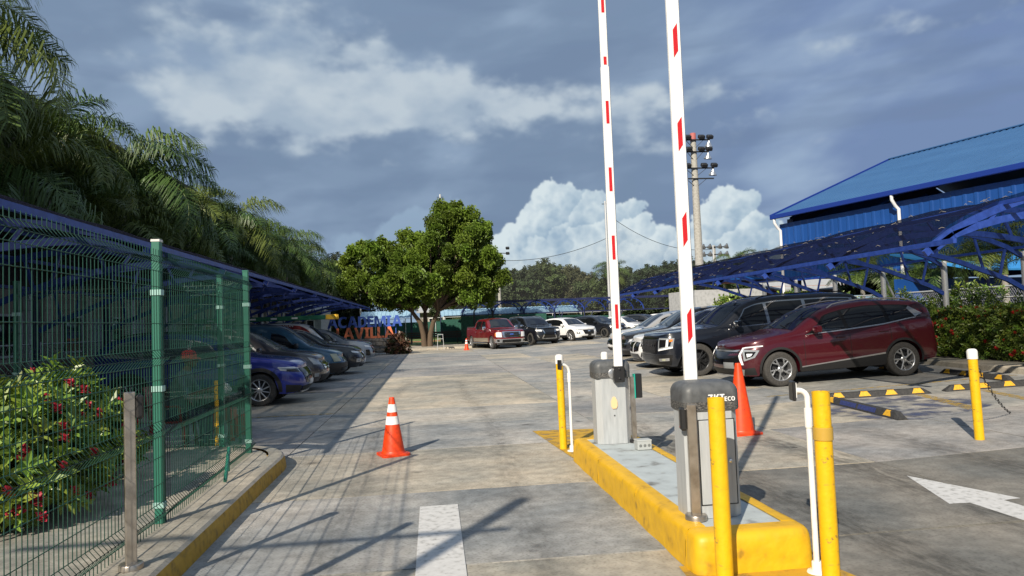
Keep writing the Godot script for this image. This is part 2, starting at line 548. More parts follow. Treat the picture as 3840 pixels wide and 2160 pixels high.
	nmat("blue_stain", 229, 0.03, [[0.0, Color(0.05, 0.07, 0.14, 0.0)], [0.4, Color(0.05, 0.07, 0.14, 0.08)], [0.62, Color(0.05, 0.07, 0.15, 0.5)], [1.0, Color(0.04, 0.06, 0.15, 0.8)]], 0.16, 0.75)
	nmat("tyre_marks", 271, 0.03, [[0.0, Color(0.06, 0.056, 0.052, 0.05)], [0.4, Color(0.06, 0.056, 0.052, 0.15)], [0.6, Color(0.05, 0.047, 0.043, 0.32)], [1.0, Color(0.05, 0.047, 0.043, 0.5)]], 0.5, 0.8)
	M.tyre_marks.uv1_scale = Vector3(0.8, 0.8, 0.2)
	nmat("oil_stains", 272, 0.03, [[0.0, Color(0.035, 0.032, 0.03, 0.35)], [1.0, Color(0.03, 0.028, 0.025, 0.9)]], 1.0, 0.6)
	for k in ["tyre_marks", "oil_stains"]:
		M[k].vertex_color_use_as_albedo = true
	for k in ["ground_yellow", "worn_yellow", "road_white", "blue_stain", "tyre_marks", "oil_stains"]:
		M[k].transparency = BaseMaterial3D.TRANSPARENCY_ALPHA
	# fence, steel, sheets
	nmat("fence_green", 230, 0.03, [[0.0, Color(0.008, 0.045, 0.032)], [1.0, Color(0.014, 0.075, 0.055)]], 1.0, 0.38)
	mat("post_green", Color(0.016, 0.125, 0.085), 0.4)
	mat("clamp_steel", Color(0.30, 0.50, 0.46), 0.4, 0.3)
	nmat("galvanised", 231, 0.03, [[0.0, Color(0.40, 0.41, 0.42)], [0.5, Color(0.52, 0.53, 0.54)], [1.0, Color(0.62, 0.63, 0.64)]], 1.5, 0.42, 0.35)
	nmat("truss_blue", 232, 0.02, [[0.0, Color(0.012, 0.034, 0.17)], [0.5, Color(0.018, 0.05, 0.26)], [1.0, Color(0.03, 0.07, 0.32)]], 0.6, 0.42)
	nmat("column_navy", 233, 0.02, [[0.0, Color(0.008, 0.012, 0.05)], [1.0, Color(0.014, 0.022, 0.09)]], 0.6, 0.5)
	var net := mat("shade_net", Color(0.008, 0.008, 0.016), 0.85)
	net.transparency = BaseMaterial3D.TRANSPARENCY_ALPHA
	net.albedo_color.a = 0.84
	M.shade_net.metallic_specular = 0.1
	net = mat("shade_net_thin", Color(0.006, 0.007, 0.018), 0.9)
	net.metallic_specular = 0.1
	net.transparency = BaseMaterial3D.TRANSPARENCY_ALPHA
	net.albedo_color.a = 0.66
	net = mat("far_net", Color(0.16, 0.17, 0.18), 0.9)
	net.transparency = BaseMaterial3D.TRANSPARENCY_ALPHA
	net.albedo_color.a = 0.08
	net = mat("shade_net_far", Color(0.010, 0.011, 0.02), 0.9)
	net.transparency = BaseMaterial3D.TRANSPARENCY_ALPHA
	net.albedo_color.a = 0.45
	nmat("roof_blue", 234, 0.01, [[0.0, Color(0.028, 0.090, 0.215)], [0.5, Color(0.034, 0.105, 0.245)], [1.0, Color(0.042, 0.122, 0.27)]], 0.12, 0.42, 0.1)
	nmat("wall_blue", 235, 0.01, [[0.0, Color(0.006, 0.05, 0.21)], [0.5, Color(0.008, 0.06, 0.25)], [1.0, Color(0.011, 0.07, 0.28)]], 0.12, 0.45)
	mat("fascia_blue", Color(0.008, 0.03, 0.21), 0.4)
	nmat("roof_sky", 236, 0.02, [[0.0, Color(0.20, 0.34, 0.46)], [0.5, Color(0.30, 0.47, 0.60)], [1.0, Color(0.38, 0.55, 0.66)]], 0.3, 0.5, 0.1)
	nmat("stand_blue", 237, 0.02, [[0.0, Color(0.03, 0.22, 0.55)], [1.0, Color(0.05, 0.30, 0.68)]], 0.3, 0.5)
	mat("gutter_white", Color(0.72, 0.72, 0.73), 0.4)
	mat("dark_interior", Color(0.012, 0.012, 0.013), 0.9)
	nmat("screen_green", 238, 0.03, [[0.0, Color(0.008, 0.045, 0.032)], [0.5, Color(0.012, 0.075, 0.055)], [1.0, Color(0.02, 0.10, 0.07)]], 0.4, 0.85)
	nmat("wall_cream", 239, 0.02, [[0.0, Color(0.13, 0.11, 0.09)], [0.4, Color(0.19, 0.165, 0.135)], [1.0, Color(0.24, 0.21, 0.175)]], 0.3, 0.85, 0.0, true, 0.3)
	nmat("wall_grey", 240, 0.02, [[0.0, Color(0.26, 0.27, 0.27)], [0.4, Color(0.38, 0.39, 0.40)], [1.0, Color(0.45, 0.46, 0.47)]], 0.3, 0.85)
	nmat("wall_terracotta", 241, 0.02, [[0.0, Color(0.28, 0.12, 0.07)], [1.0, Color(0.42, 0.19, 0.11)]], 0.3, 0.85)
	nmat("wall_mint", 242, 0.02, [[0.0, Color(0.38, 0.50, 0.42)], [1.0, Color(0.50, 0.62, 0.53)]], 0.3, 0.85)
	nmat("roof_brown", 243, 0.03, [[0.0, Color(0.05, 0.035, 0.025)], [1.0, Color(0.12, 0.085, 0.06)]], 0.5, 0.8)
	nmat("plinth_brown", 244, 0.02, [[0.0, Color(0.06, 0.035, 0.025)], [1.0, Color(0.12, 0.07, 0.05)]], 0.5, 0.8)
	nmat("door_grey", 245, 0.02, [[0.0, Color(0.14, 0.16, 0.19)], [1.0, Color(0.20, 0.22, 0.26)]], 0.5, 0.6)
	nmat("pole_concrete", 246, 0.02, [[0.0, Color(0.20, 0.19, 0.17)], [0.5, Color(0.34, 0.33, 0.30)], [1.0, Color(0.44, 0.43, 0.40)]], 0.6, 0.85, 0.0, true, 0.3)
	mat("pole_red", Color(0.36, 0.10, 0.09), 0.7)
	mat("dark_steel", Color(0.02, 0.021, 0.024), 0.5, 0.3)
	mat("lamp_reflector", Color(0.55, 0.57, 0.60), 0.25, 0.8)
	nmat("stone", 247, 0.05, [[0.0, Color(0.08, 0.07, 0.06)], [0.5, Color(0.20, 0.18, 0.16)], [1.0, Color(0.32, 0.29, 0.26)]], 0.8, 0.9, 0.0, true, 1.0)
	mat("letter_blue", Color(0.035, 0.085, 0.36), 0.45)
	mat("letter_orange", Color(0.62, 0.17, 0.075), 0.45)
	nmat("bench_brown", 248, 0.03, [[0.0, Color(0.03, 0.018, 0.012)], [1.0, Color(0.075, 0.042, 0.028)]], 0.8, 0.7)
	# plants
	for k in [["leaf_palm", 0.35, 0.45], ["leaf_tree", 0.35, 0.5], ["leaf_far", 0.2, 0.7], ["leaf_shrub", 0.35, 0.4], ["petal", 0.3, 0.6]]:
		var m := mat(k[0], Color(1, 1, 1), k[2])
		m.vertex_color_use_as_albedo = true
		m.backlight_enabled = true
		m.backlight = Color(k[1], k[1], k[1]).linear_to_srgb()
	nmat("bark", 249, 0.04, [[0.0, Color(0.05, 0.035, 0.022)], [0.5, Color(0.10, 0.07, 0.045)], [1.0, Color(0.16, 0.115, 0.075)]], 1.2, 0.9, 0.0, true, 1.5)
	nmat("palm_bark", 250, 0.03, [[0.0, Color(0.14, 0.13, 0.11)], [0.5, Color(0.24, 0.225, 0.20)], [1.0, Color(0.34, 0.32, 0.29)]], 1.0, 0.9, 0.0, true, 1.0)
	mat("palm_stem", Color(0.10, 0.14, 0.035), 0.5)
	# cars
	mat("glass_dark", Color(0.006, 0.007, 0.009), 0.04)
	mat("glass_clear", Color(0.085, 0.105, 0.11), 0.03)
	M.glass_dark.metallic_specular = 0.75
	M.glass_clear.metallic_specular = 1.0
	mat("chrome", Color(0.72, 0.73, 0.75), 0.12, 1.0)
	mat("silver_trim", Color(0.50, 0.51, 0.53), 0.28, 0.8)
	mat("alloy", Color(0.52, 0.53, 0.55), 0.3, 0.85)
	mat("alloy_dark", Color(0.05, 0.052, 0.056), 0.3, 0.7)
	mat("lamp_white", Color(0.72, 0.74, 0.76), 0.12)
	mat("lamp_clear", Color(0.30, 0.32, 0.34), 0.08, 0.2)
	mat("lamp_fog", Color(0.36, 0.37, 0.27), 0.2)
	mat("lamp_amber", Color(0.75, 0.20, 0.02), 0.2)
	mat("lamp_red", Color(0.25, 0.008, 0.01), 0.15)
	mat("cladding", Color(0.012, 0.012, 0.013), 0.55)
	mat("gloss_black", Color(0.008, 0.008, 0.009), 0.12)
	nmat("tyre", 251, 0.03, [[0.0, Color(0.022, 0.021, 0.02)], [0.5, Color(0.04, 0.038, 0.036)], [1.0, Color(0.075, 0.07, 0.064)]], 1.5, 0.85, 0.0, false)
	mat("seam", Color(0.006, 0.006, 0.006), 0.8)
	mat("plate_white", Color(0.6, 0.6, 0.6), 0.4)
	mat("plate_grey", Color(0.22, 0.23, 0.24), 0.4)
	for k in [["paint_red", Color(0.062, 0.003, 0.009), 0.25], ["paint_blue", Color(0.010, 0.022, 0.24), 0.2], ["paint_graphite", Color(0.055, 0.052, 0.060), 0.4], ["paint_teal", Color(0.015, 0.085, 0.16), 0.2], ["paint_black", Color(0.006, 0.007, 0.011), 0.0], ["paint_navy_black", Color(0.005, 0.007, 0.013), 0.0], ["paint_white", Color(0.74, 0.74, 0.74), 0.0], ["paint_silver", Color(0.30, 0.33, 0.37), 0.5], ["paint_pickup", Color(0.135, 0.006, 0.011), 0.1], ["paint_charcoal", Color(0.03, 0.032, 0.037), 0.2], ["paint_bed", Color(0.12, 0.006, 0.014), 0.1], ["paint_beige", Color(0.28, 0.24, 0.19), 0.3]]:
		var m := mat(k[0], k[1], 0.32, k[2])
		m.clearcoat_enabled = true
		m.clearcoat = 1.0
		m.clearcoat_roughness = 0.04
	mat("band_red", Color(0.22, 0.015, 0.02), 0.3)
	nmat("ladder_green", 252, 0.03, [[0.0, Color(0.008, 0.10, 0.05)], [1.0, Color(0.012, 0.16, 0.08)]], 1.0, 0.5)
	mat("ladder_yellow", Color(0.62, 0.36, 0.02), 0.5)
	mat("chair_red", Color(0.22, 0.015, 0.018), 0.4)
	mat("bucket_red", Color(0.50, 0.02, 0.012), 0.4)
	mat("table_grey", Color(0.15, 0.15, 0.14), 0.6)
	mat("cloth_white", Color(0.6, 0.6, 0.58), 0.8)
	mat("cap_red", Color(0.42, 0.02, 0.02), 0.8)
	var bodym := mat("body", Color(1, 1, 1), 0.75)
	bodym.vertex_color_use_as_albedo = true


# ---------------------------------------------------------------- ground
func strip(b: Mb, x0: float, z0: float, x1: float, z1: float, lift: float, nx := 1) -> void:
	for k in nx:
		var a := lerpf(x0, x1, float(k) / nx)
		var d := lerpf(x0, x1, float(k + 1) / nx)
		b.quad(Vector3(a, gy(a) + lift, z0), Vector3(a, gy(a) + lift, z1), Vector3(d, gy(d) + lift, z1), Vector3(d, gy(d) + lift, z0))


func ground_poly(pts: Array, lift: float, m: Material, called: String, label: String) -> void:
	var b := Mb.new()
	var poly := PackedVector2Array()
	for p in pts:
		poly.append(Vector2(p[0], p[1]))
	var tr := Geometry2D.triangulate_polygon(poly)
	for i in range(0, tr.size(), 3):
		var q := []
		for k in 3:
			var p := poly[tr[i + k]]
			q.append(Vector3(p.x, gy(p.x) + lift, p.y))
		if (q[2] - q[0]).cross(q[1] - q[0]).y > 0:
			b.tri(q[0], q[1], q[2])
		else:
			b.tri(q[0], q[2], q[1])
	struct(b, m, called, label)


func build_ground() -> void:
	var b := Mb.new()
	var xs := [-400.0, -60.0, -20.0, 4.3, 12.48, 20.0, 60.0, 400.0]
	for i in xs.size() - 1:
		strip(b, xs[i], 120.0, xs[i + 1], -500.0, -0.05)
	struct(b, M.soil, "ground", "bare earth around and beyond the parking lot")
	# concrete slabs with open joints
	var pave := Node3D.new()
	pave.name = "concrete_pavement"
	add_child(pave)
	tag(pave, "grey concrete slab pavement of the parking lot and lanes", "", "", "structure")
	b = Mb.new()
	for i in xs.size() - 1:
		if xs[i] >= -60.0 and xs[i + 1] <= 20.0:
			strip(b, maxf(xs[i], -14.0), 9.0, minf(xs[i + 1], 13.4), -62.0, -0.022)
	part(b, M.joint_fill, "joint_filler", pave)
	var cols := [-14.0, -10.4, -6.2, -1.86, 2.43, 4.5, 6.6, 10.2, 13.4]
	var rows := [9.0, 4.2, -0.4, -4.76, -6.9, -9.24, -11.5, -13.7, -18.2, -22.7, -27.2, -31.7, -36.2, -40.7, -45.2, -49.7, -55.0, -62.0]
	for i in cols.size() - 1:
		for j in rows.size() - 1:
			b = Mb.new()
			var x0: float = cols[i] + 0.009
			var x1: float = cols[i + 1] - 0.009
			var z0: float = rows[j] - 0.009
			var z1: float = rows[j + 1] + 0.009
			var dy := rng.randf_range(-0.003, 0.003)
			var segs := 6 if x1 > 4.3 else 1
			for k in segs:
				var a := lerpf(x0, x1, float(k) / segs)
				var d := lerpf(x0, x1, float(k + 1) / segs)
				b.quad(Vector3(a, gy(a) + dy, z0), Vector3(a, gy(a) + dy, z1), Vector3(d, gy(d) + dy, z1), Vector3(d, gy(d) + dy, z0))
			for e in [[x0, z0, x1, z0], [x0, z1, x1, z1], [x0, z0, x0, z1], [x1, z0, x1, z1]]:
				b.quad(Vector3(e[0], gy(e[0]) + dy, e[1]), Vector3(e[2], gy(e[2]) + dy, e[3]), Vector3(e[2], gy(e[2]) - 0.03, e[3]), Vector3(e[0], gy(e[0]) - 0.03, e[1]))
			var kind := rng.randi() % 4
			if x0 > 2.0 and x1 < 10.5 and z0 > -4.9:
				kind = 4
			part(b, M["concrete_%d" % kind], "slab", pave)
	# markings
	ground_poly([[-0.15, -6.33], [0.18, -6.33], [0.15, 0.5], [-0.16, 0.5]], 0.006, M.road_white, "lane_stripe", "worn white lane stripe on the entry lane")
	ground_poly([[4.38, -6.26], [4.06, -5.30], [4.23, -5.29], [4.24, -3.2], [4.53, -3.2], [4.51, -5.27], [4.66, -5.27]], 0.006, M.road_white, "direction_arrow", "worn white direction arrow on the exit lane")
	ground_poly([[1.40, -10.25], [2.42, -10.1], [2.36, -8.1], [1.56, -8.1]], 0.007, M.ground_yellow, "painted_apron", "yellow painted patch at the far nose of the island")
	ground_poly([[1.50, -4.40], [2.36, -4.44], [2.62, -3.2], [1.40, -3.1]], 0.007, M.ground_yellow, "painted_apron", "yellow painted patch at the near nose of the island")
	ground_poly([[8.0, -11.15], [8.17, -11.15], [7.72, -9.3], [7.5, -9.3]], 0.006, M.worn_yellow, "bay_line", "short worn yellow bay line beyond the wheel stops")
	ground_poly([[9.05, -10.95], [9.2, -10.95], [8.75, -9.1], [8.55, -9.1]], 0.006, M.worn_yellow, "bay_line", "worn yellow bay line beside the capped bollard")
	ground_poly([[6.1, -11.0], [7.0, -11.3], [7.9, -11.0], [8.3, -10.3], [8.1, -9.5], [7.3, -9.1], [6.5, -8.9], [5.9, -9.3], [5.7, -10.2]], 0.005, M.blue_stain, "paint_stain", "dark blue paint stain around the wheel stop")
	# rubber left by tyres, thickest along the middle of each track
	for q in [[2.95, 3.0, -12.5, 0.62, "dark tyre track along the left of the exit lane"], [4.15, 3.0, -11.0, 0.7, "dark tyre track along the middle of the exit lane"], [5.35, 3.0, -9.5, 0.6, "dark tyre track along the right of the exit lane"], [-0.85, 3.0, -22.0, 0.36, "faint tyre track left of the lane stripe"], [0.80, 3.0, -22.0, 0.36, "faint tyre track right of the lane stripe"]]:
		var tm := Mb.new()
		tm.tinted = true
		var base := 0
		var n := 24
		for k in n + 1:
			var z: float = lerpf(q[1], q[2], float(k) / n)
			var x: float = q[0] + 0.10 * sin(z * 0.5 + q[0])
			for c in 5:
				var xx: float = x + (c - 2) * 0.25 * q[3]
				tm.col = Color(1, 1, 1, (0.45 if q[0] < 2.0 else 0.9) * [0.0, 0.7, 1.0, 0.7, 0.0][c] * (1.0 if k < n - 3 else (n - k) / 4.0))
				tm.vert(Vector3(xx, gy(xx) + 0.0045, z), Vector3.UP)
		for k in n:
			for c in 4:
				base = k * 5 + c
				tm.face(base, base + 1, base + 6)
				tm.face(base, base + 6, base + 5)
		struct(tm, M.tyre_marks, "tyre_track", q[4])
	var sp := Mb.new()
	sp.tinted = true
	for k in 46:
		var c := Vector2(rng.randf_range(-1.6, 6.3), rng.randf_range(-26.0, -4.6))
		if c.x > 1.2 and c.x < 2.7 and c.y > -10.5:
			continue
		var r := rng.randf_range(0.03, 0.16)
		sp.col = Color(1, 1, 1, rng.randf_range(0.4, 0.9))
		var ci := sp.vert(Vector3(c.x, gy(c.x) + 0.0052, c.y), Vector3.UP)
		sp.col = Color(1, 1, 1, 0.0)
		for j in 11:
			var th := TAU * j / 11.0
			var rr := r * rng.randf_range(0.6, 1.3)
			var x := c.x + cos(th) * rr
			sp.vert(Vector3(x, gy(x) + 0.0052, c.y + sin(th) * rr), Vector3.UP)
		for j in 11:
			sp.face(ci, ci + 1 + j, ci + 1 + (j + 1) % 11)
	tag(struct(sp, M.oil_stains, "oil_spots", "dark oil spots scattered over the pavement"), "", "", "", "structure")
	for k in 7:
		var z := -12.3 - 2.75 * k
		ground_poly([[6.0, z], [11.0, z], [11.0, z - 0.1], [6.0, z - 0.1]], 0.006, M.worn_yellow, "bay_line", "faint yellow bay line beside the right hand cars, number %s from the barrier" % ["one", "two", "three", "four", "five", "six", "seven"][k])
	ground_poly([[-6.5, -13.7], [-1.9, -13.62], [-1.9, -13.72], [-6.5, -13.8]], 0.006, M.worn_yellow, "bay_line", "faint yellow bay line beside the blue car")
	ground_poly([[-6.6, -18.5], [-2.4, -18.5], [-2.4, -18.6], [-6.6, -18.6]], 0.006, M.worn_yellow, "bay_line", "faint yellow bay line behind the blue car")
	# raised pavement on the left with its yellow kerb
	var sw := Node3D.new()
	sw.name = "pavement"
	add_child(sw)
	tag(sw, "raised concrete pavement with a worn yellow kerb below the green fence", "", "", "structure")
	var edge := PackedVector2Array()      # x, z along the kerb top from near to far, then round to the left
	for z in [6.0, 2.0, 0.0, -2.0, -4.0, -6.0, -7.5]:
		edge.append(Vector2(-1.66 - 0.012 * absf(z), z))
	for k in 9:
		var t := PI * 0.5 * k / 8.0
		edge.append(Vector2(-2.75 + 1.0 * cos(t), -8.4 - 1.1 * sin(t)))
	edge.append(Vector2(-4.5, -9.55))
	edge.append(Vector2(-7.0, -9.6))
	var top := Mb.new()
	var face := Mb.new()
	var inner := Mb.new()
	for i in edge.size() - 1:
		var p := edge[i]
		var q := edge[i + 1]
		var d := (q - p).normalized()
		var nrm := Vector2(-d.y, d.x)
		if nrm.dot(p - Vector2(-4.5, -2.0)) < 0:
			nrm = -nrm
		var dn := (edge[mini(i + 2, edge.size() - 1)] - q)
		var d2 := dn.normalized() if dn.length() > 0.0 else d
		var n2 := Vector2(-d2.y, d2.x)
		if n2.dot(nrm) < 0:
			n2 = -n2
		var dp := (p - edge[maxi(i - 1, 0)])
		var d0 := dp.normalized() if dp.length() > 0.0 else d
		var n0 := Vector2(-d0.y, d0.x)
		if n0.dot(nrm) < 0:
			n0 = -n0
		var np := (n0 + nrm).normalized()
		var nq := (nrm + n2).normalized()
		var prof := [[0.035, -0.02], [0.025, 0.09], [0.012, 0.135], [-0.012, 0.155], [-0.05, 0.16]]
		for k in 4:
			var a: Array = prof[k]
			var e: Array = prof[k + 1]
			var tgt: Mb = face if k < 2 else top
			tgt.quad(Vector3(p.x + np.x * a[0], a[1], p.y + np.y * a[0]), Vector3(q.x + nq.x * a[0], a[1], q.y + nq.y * a[0]), Vector3(q.x + nq.x * e[0], e[1], q.y + nq.y * e[0]), Vector3(p.x + np.x * e[0], e[1], p.y + np.y * e[0]))
		top.quad(Vector3(p.x - np.x * 0.05, 0.16, p.y - np.y * 0.05), Vector3(q.x - nq.x * 0.05, 0.16, q.y - nq.y * 0.05), Vector3(q.x - nq.x * 0.16, 0.16, q.y - nq.y * 0.16), Vector3(p.x - np.x * 0.16, 0.16, p.y - np.y * 0.16))
		inner.quad(Vector3(p.x - np.x * 0.166, 0.157, p.y - np.y * 0.166), Vector3(q.x - nq.x * 0.166, 0.157, q.y - nq.y * 0.166), Vector3(-9.0, 0.157, minf(q.y, -0.0) if q.y > -7.0 else -7.0), Vector3(-9.0, 0.157, p.y if p.y > -7.0 else -7.0))
	part(face, M.old_kerb_yellow, "kerb_face", sw)
	part(top, M.concrete_2, "kerb_top", sw)
	var tr := PackedVector2Array()
	for p in edge:
		tr.append(Vector2(p.x - 0.15, p.y + (0.15 if p.y < -8.3 else 0.0)))
	tr.append(Vector2(-9.0, -9.4))
	tr.append(Vector2(-9.0, 6.0))
	var fl := Mb.new()
	var idx := Geometry2D.triangulate_polygon(tr)
	for i in range(0, idx.size(), 3):
		var q := []
		for k in 3:
			q.append(Vector3(tr[idx[i + k]].x, 0.157, tr[idx[i + k]].y))
		if (q[2] - q[0]).cross(q[1] - q[0]).y > 0:
			fl.tri(q[0], q[1], q[2])
		else:
			fl.tri(q[0], q[2], q[1])
	part(fl, M.concrete_2, "paving", sw)
	# raised verge on the right under the hedge
	var v := Mb.new()
	var y0 := gy(11.2)
	for i in 14:
		var z0 := 4.0 - i * 3.0
		var z1 := z0 - 3.0
		var xa := 11.05 if z0 > -12.0 else 11.05 + (-12.0 - z0) * 0.12
		var xb := 11.05 if z1 > -12.0 else 11.05 + (-12.0 - z1) * 0.12
		v.quad(Vector3(xa, y0 - 0.1, z0), Vector3(xb, y0 - 0.1, z1), Vector3(xb + 0.03, y0 + 0.10, z1), Vector3(xa + 0.03, y0 + 0.10, z0))
		v.quad(Vector3(xa + 0.03, y0 + 0.10, z0), Vector3(xb + 0.03, y0 + 0.10, z1), Vector3(xb + 0.07, y0 + 0.13, z1), Vector3(xa + 0.07, y0 + 0.13, z0))
		v.quad(Vector3(xa + 0.07, y0 + 0.13, z0), Vector3(xb + 0.07, y0 + 0.13, z1), Vector3(xb + 4.0, y0 + 0.14, z1), Vector3(xa + 4.0, y0 + 0.14, z0))
	struct(v, M.concrete_2, "verge", "low concrete kerb and verge under the flowering hedge")
	# pavement at the far end of the lot and the playing field
	v = Mb.new()
	var fe := [[-14.0, -44.3], [-6.0, -44.6], [-3.0, -45.4], [-1.5, -46.6], [0.5, -47.1], [3.0, -47.4], [6.0, -51.0], [30.0, -62.0]]
	for i in fe.size() - 1:
		var p: Array = fe[i]
		var q: Array = fe[i + 1]
		v.quad(Vector3(p[0], -0.05, p[1]), Vector3(q[0], -0.05, q[1]), Vector3(q[0], 0.14, q[1] - 0.04), Vector3(p[0], 0.14, p[1] - 0.04))
		v.quad(Vector3(p[0], 0.14, p[1] - 0.04), Vector3(q[0], 0.14, q[1] - 0.04), Vector3(q[0], 0.15, -64.0), Vector3(p[0], 0.15, -64.0))
	struct(v, M.concrete_2, "far_pavement", "pale kerbed pavement at the far end of the lot")
	v = Mb.new()
	v.quad(Vector3(-40, 0.17, -53.5), Vector3(40, 0.17, -53.5), Vector3(60, 0.17, -150), Vector3(-60, 0.17, -150))
	struct(v, M.grass, "playing_field", "mown grass of the playing field behind the fence")
	v = Mb.new()
	v.quad(Vector3(-30, 0.178, -64), Vector3(12, 0.178, -64), Vector3(12, 0.178, -68), Vector3(-30, 0.178, -68))
	mat("clay", Color(0.36, 0.16, 0.075), 0.9)
	struct(v, M.clay, "clay_track", "orange clay strip across the playing field")


# ---------------------------------------------------------------- foreground things
func rounded_rect(x0: float, z0: float, x1: float, z1: float, r: float, n := 5) -> PackedVector2Array:
	var p := PackedVector2Array()
	var c := [[x1 - r, z1 - r, 0.0], [x0 + r, z1 - r, PI * 0.5], [x0 + r, z0 + r, PI], [x1 - r, z0 + r, PI * 1.5]]
	for q in c:
		for k in n + 1:
			var t: float = q[2] + PI * 0.5 * k / n
			p.append(Vector2(q[0] + r * cos(t), q[1] + r * sin(t)))
	return p


# stack of closed outlines (same count) with given heights; smooth=false gives facets
func stack(b: Mb, outs: Array, ys: Array, cap := true) -> void:
	var m: int = outs[0].size()
	for i in outs.size() - 1:
		for k in m:
			var k1 := (k + 1) % m
			var p: Vector2 = outs[i][k]; var q: Vector2 = outs[i][k1]
			var p2: Vector2 = outs[i + 1][k]; var q2: Vector2 = outs[i + 1][k1]
			var mid := Vector3(0, (ys[i] + ys[i + 1]) * 0.5, 0)
			for o in outs[i]:
				mid += Vector3(o.x, 0, o.y) / m
			b.out_quad(Vector3(p.x, ys[i], p.y), Vector3(q.x, ys[i], q.y), Vector3(q2.x, ys[i + 1], q2.y), Vector3(p2.x, ys[i + 1], p2.y), mid)
	if cap:
		var last: PackedVector2Array = outs[outs.size() - 1]
		var y: float = ys[ys.size() - 1]
		var c := Vector2.ZERO
		for o in last:
			c += o / m
		for k in m:
			var p: Vector2 = last[k]; var q: Vector2 = last[(k + 1) % m]
			var a := Vector3(c.x, y, c.y); var d := Vector3(p.x, y, p.y); var e := Vector3(q.x, y, q.y)
			if (e - a).cross(d - a).y > 0:
				b.tri(a, d, e)
			else:
				b.tri(a, e, d)


# the same, with smooth shading round the outline and over the shoulder
func stack_smooth(b: Mb, outs: Array, ys: Array, ref: Vector3) -> void:
	var g := PackedVector3Array()
	var m: int = outs[0].size()
	for i in outs.size():
		for k in m:
			g.append(Vector3(outs[i][k].x, ys[i], outs[i][k].y))
	b.grid(g, outs.size(), m, ref, true)
	var last: PackedVector2Array = outs[outs.size() - 1]
	var y: float = ys[ys.size() - 1]
	var c := Vector2.ZERO
	for o in last:
		c += o / m
	for k in m:
		var p: Vector2 = last[k]; var q: Vector2 = last[(k + 1) % m]
		var a := Vector3(c.x, y, c.y); var d := Vector3(p.x, y, p.y); var e := Vector3(q.x, y, q.y)
		if (e - a).cross(d - a).y > 0:
			b.tri(a, d, e)
		else:
			b.tri(a, e, d)


func build_island() -> void:
	var t := thing("barrier_island", "yellow kerbed concrete island with pale grey top between the two lanes", "traffic island", Vector3(1.93, 0, -6.4))
	# kerb in cast lengths along both sides, and the noses
	var zs := [2.02, 0.9, -0.35, -1.45]
	for s in [-1.0, 1.0]:
		for i in 3:
			var b := Mb.new()
			var z0: float = zs[i] - 0.003
			var z1: float = zs[i + 1] + 0.003
			var x: float = 0.30 * s
			var o: float = 0.39 * s
			var pr := [[o, 0.0], [o - 0.003 * s, 0.08], [o - 0.006 * s, 0.17], [o - 0.010 * s, 0.20], [o - 0.018 * s, 0.222], [o - 0.032 * s, 0.238], [o - 0.052 * s, 0.246], [o - 0.075 * s, 0.249], [x - 0.05 * s, 0.250]]
			var g := PackedVector3Array()
			for j in 13:
				for k in pr.size():
					var wob := 0.004 * sin((z0 + j) * 7.3 + k * 1.7) if k < 8 else 0.0
					g.append(Vector3(pr[k][0] - wob * s, pr[k][1], lerpf(z0, z1, j / 12.0)))
			b.grid(g, 13, pr.size(), Vector3(0, 0.0, (z0 + z1) * 0.5))
			for zz in [z0, z1]:
				for k in pr.size() - 1:
					b.quad(Vector3(pr[k][0], pr[k][1], zz), Vector3(pr[k + 1][0], pr[k + 1][1], zz), Vector3(x, 0.02, zz), Vector3(x, 0.0, zz))
			part(b, M.kerb_yellow, "kerb_stone", t)
	for s in [-1.0, 1.0]:      # near and far noses
		var b := Mb.new()
		var zc := 2.03 if s > 0 else -1.455
		var n := PackedVector2Array()
		for k in 33:
			var th := PI * k / 32.0
			n.append(Vector2(0.39 * signf(cos(th)) * pow(absf(cos(th)), 0.22), zc + s * 0.17 * pow(absf(sin(th)), 0.45)))
		n.append(Vector2(-0.39, zc)); n.append(Vector2(0.39, zc))
		var rings := []
		var ry := [0.0, 0.10, 0.17, 0.20, 0.222, 0.238, 0.246, 0.249]
		for f in [[1.0, 1.0], [0.995, 0.99], [0.985, 0.97], [0.975, 0.945], [0.955, 0.90], [0.92, 0.82], [0.87, 0.70], [0.80, 0.55]]:
			var o2 := PackedVector2Array()
			for p in n:
				o2.append(Vector2(p.x * f[0], zc + (p.y - zc) * f[1]))
			rings.append(o2)
		stack_smooth(b, rings, ry, Vector3(0, 0.0, zc))
		part(b, M.kerb_yellow, "kerb_nose", t)
	var top := Mb.new()
	top.bx(0, 0.117, 0.285, 0.53, 0.25, 3.50)
	part(top, M.island_grey, "top_slab", t)


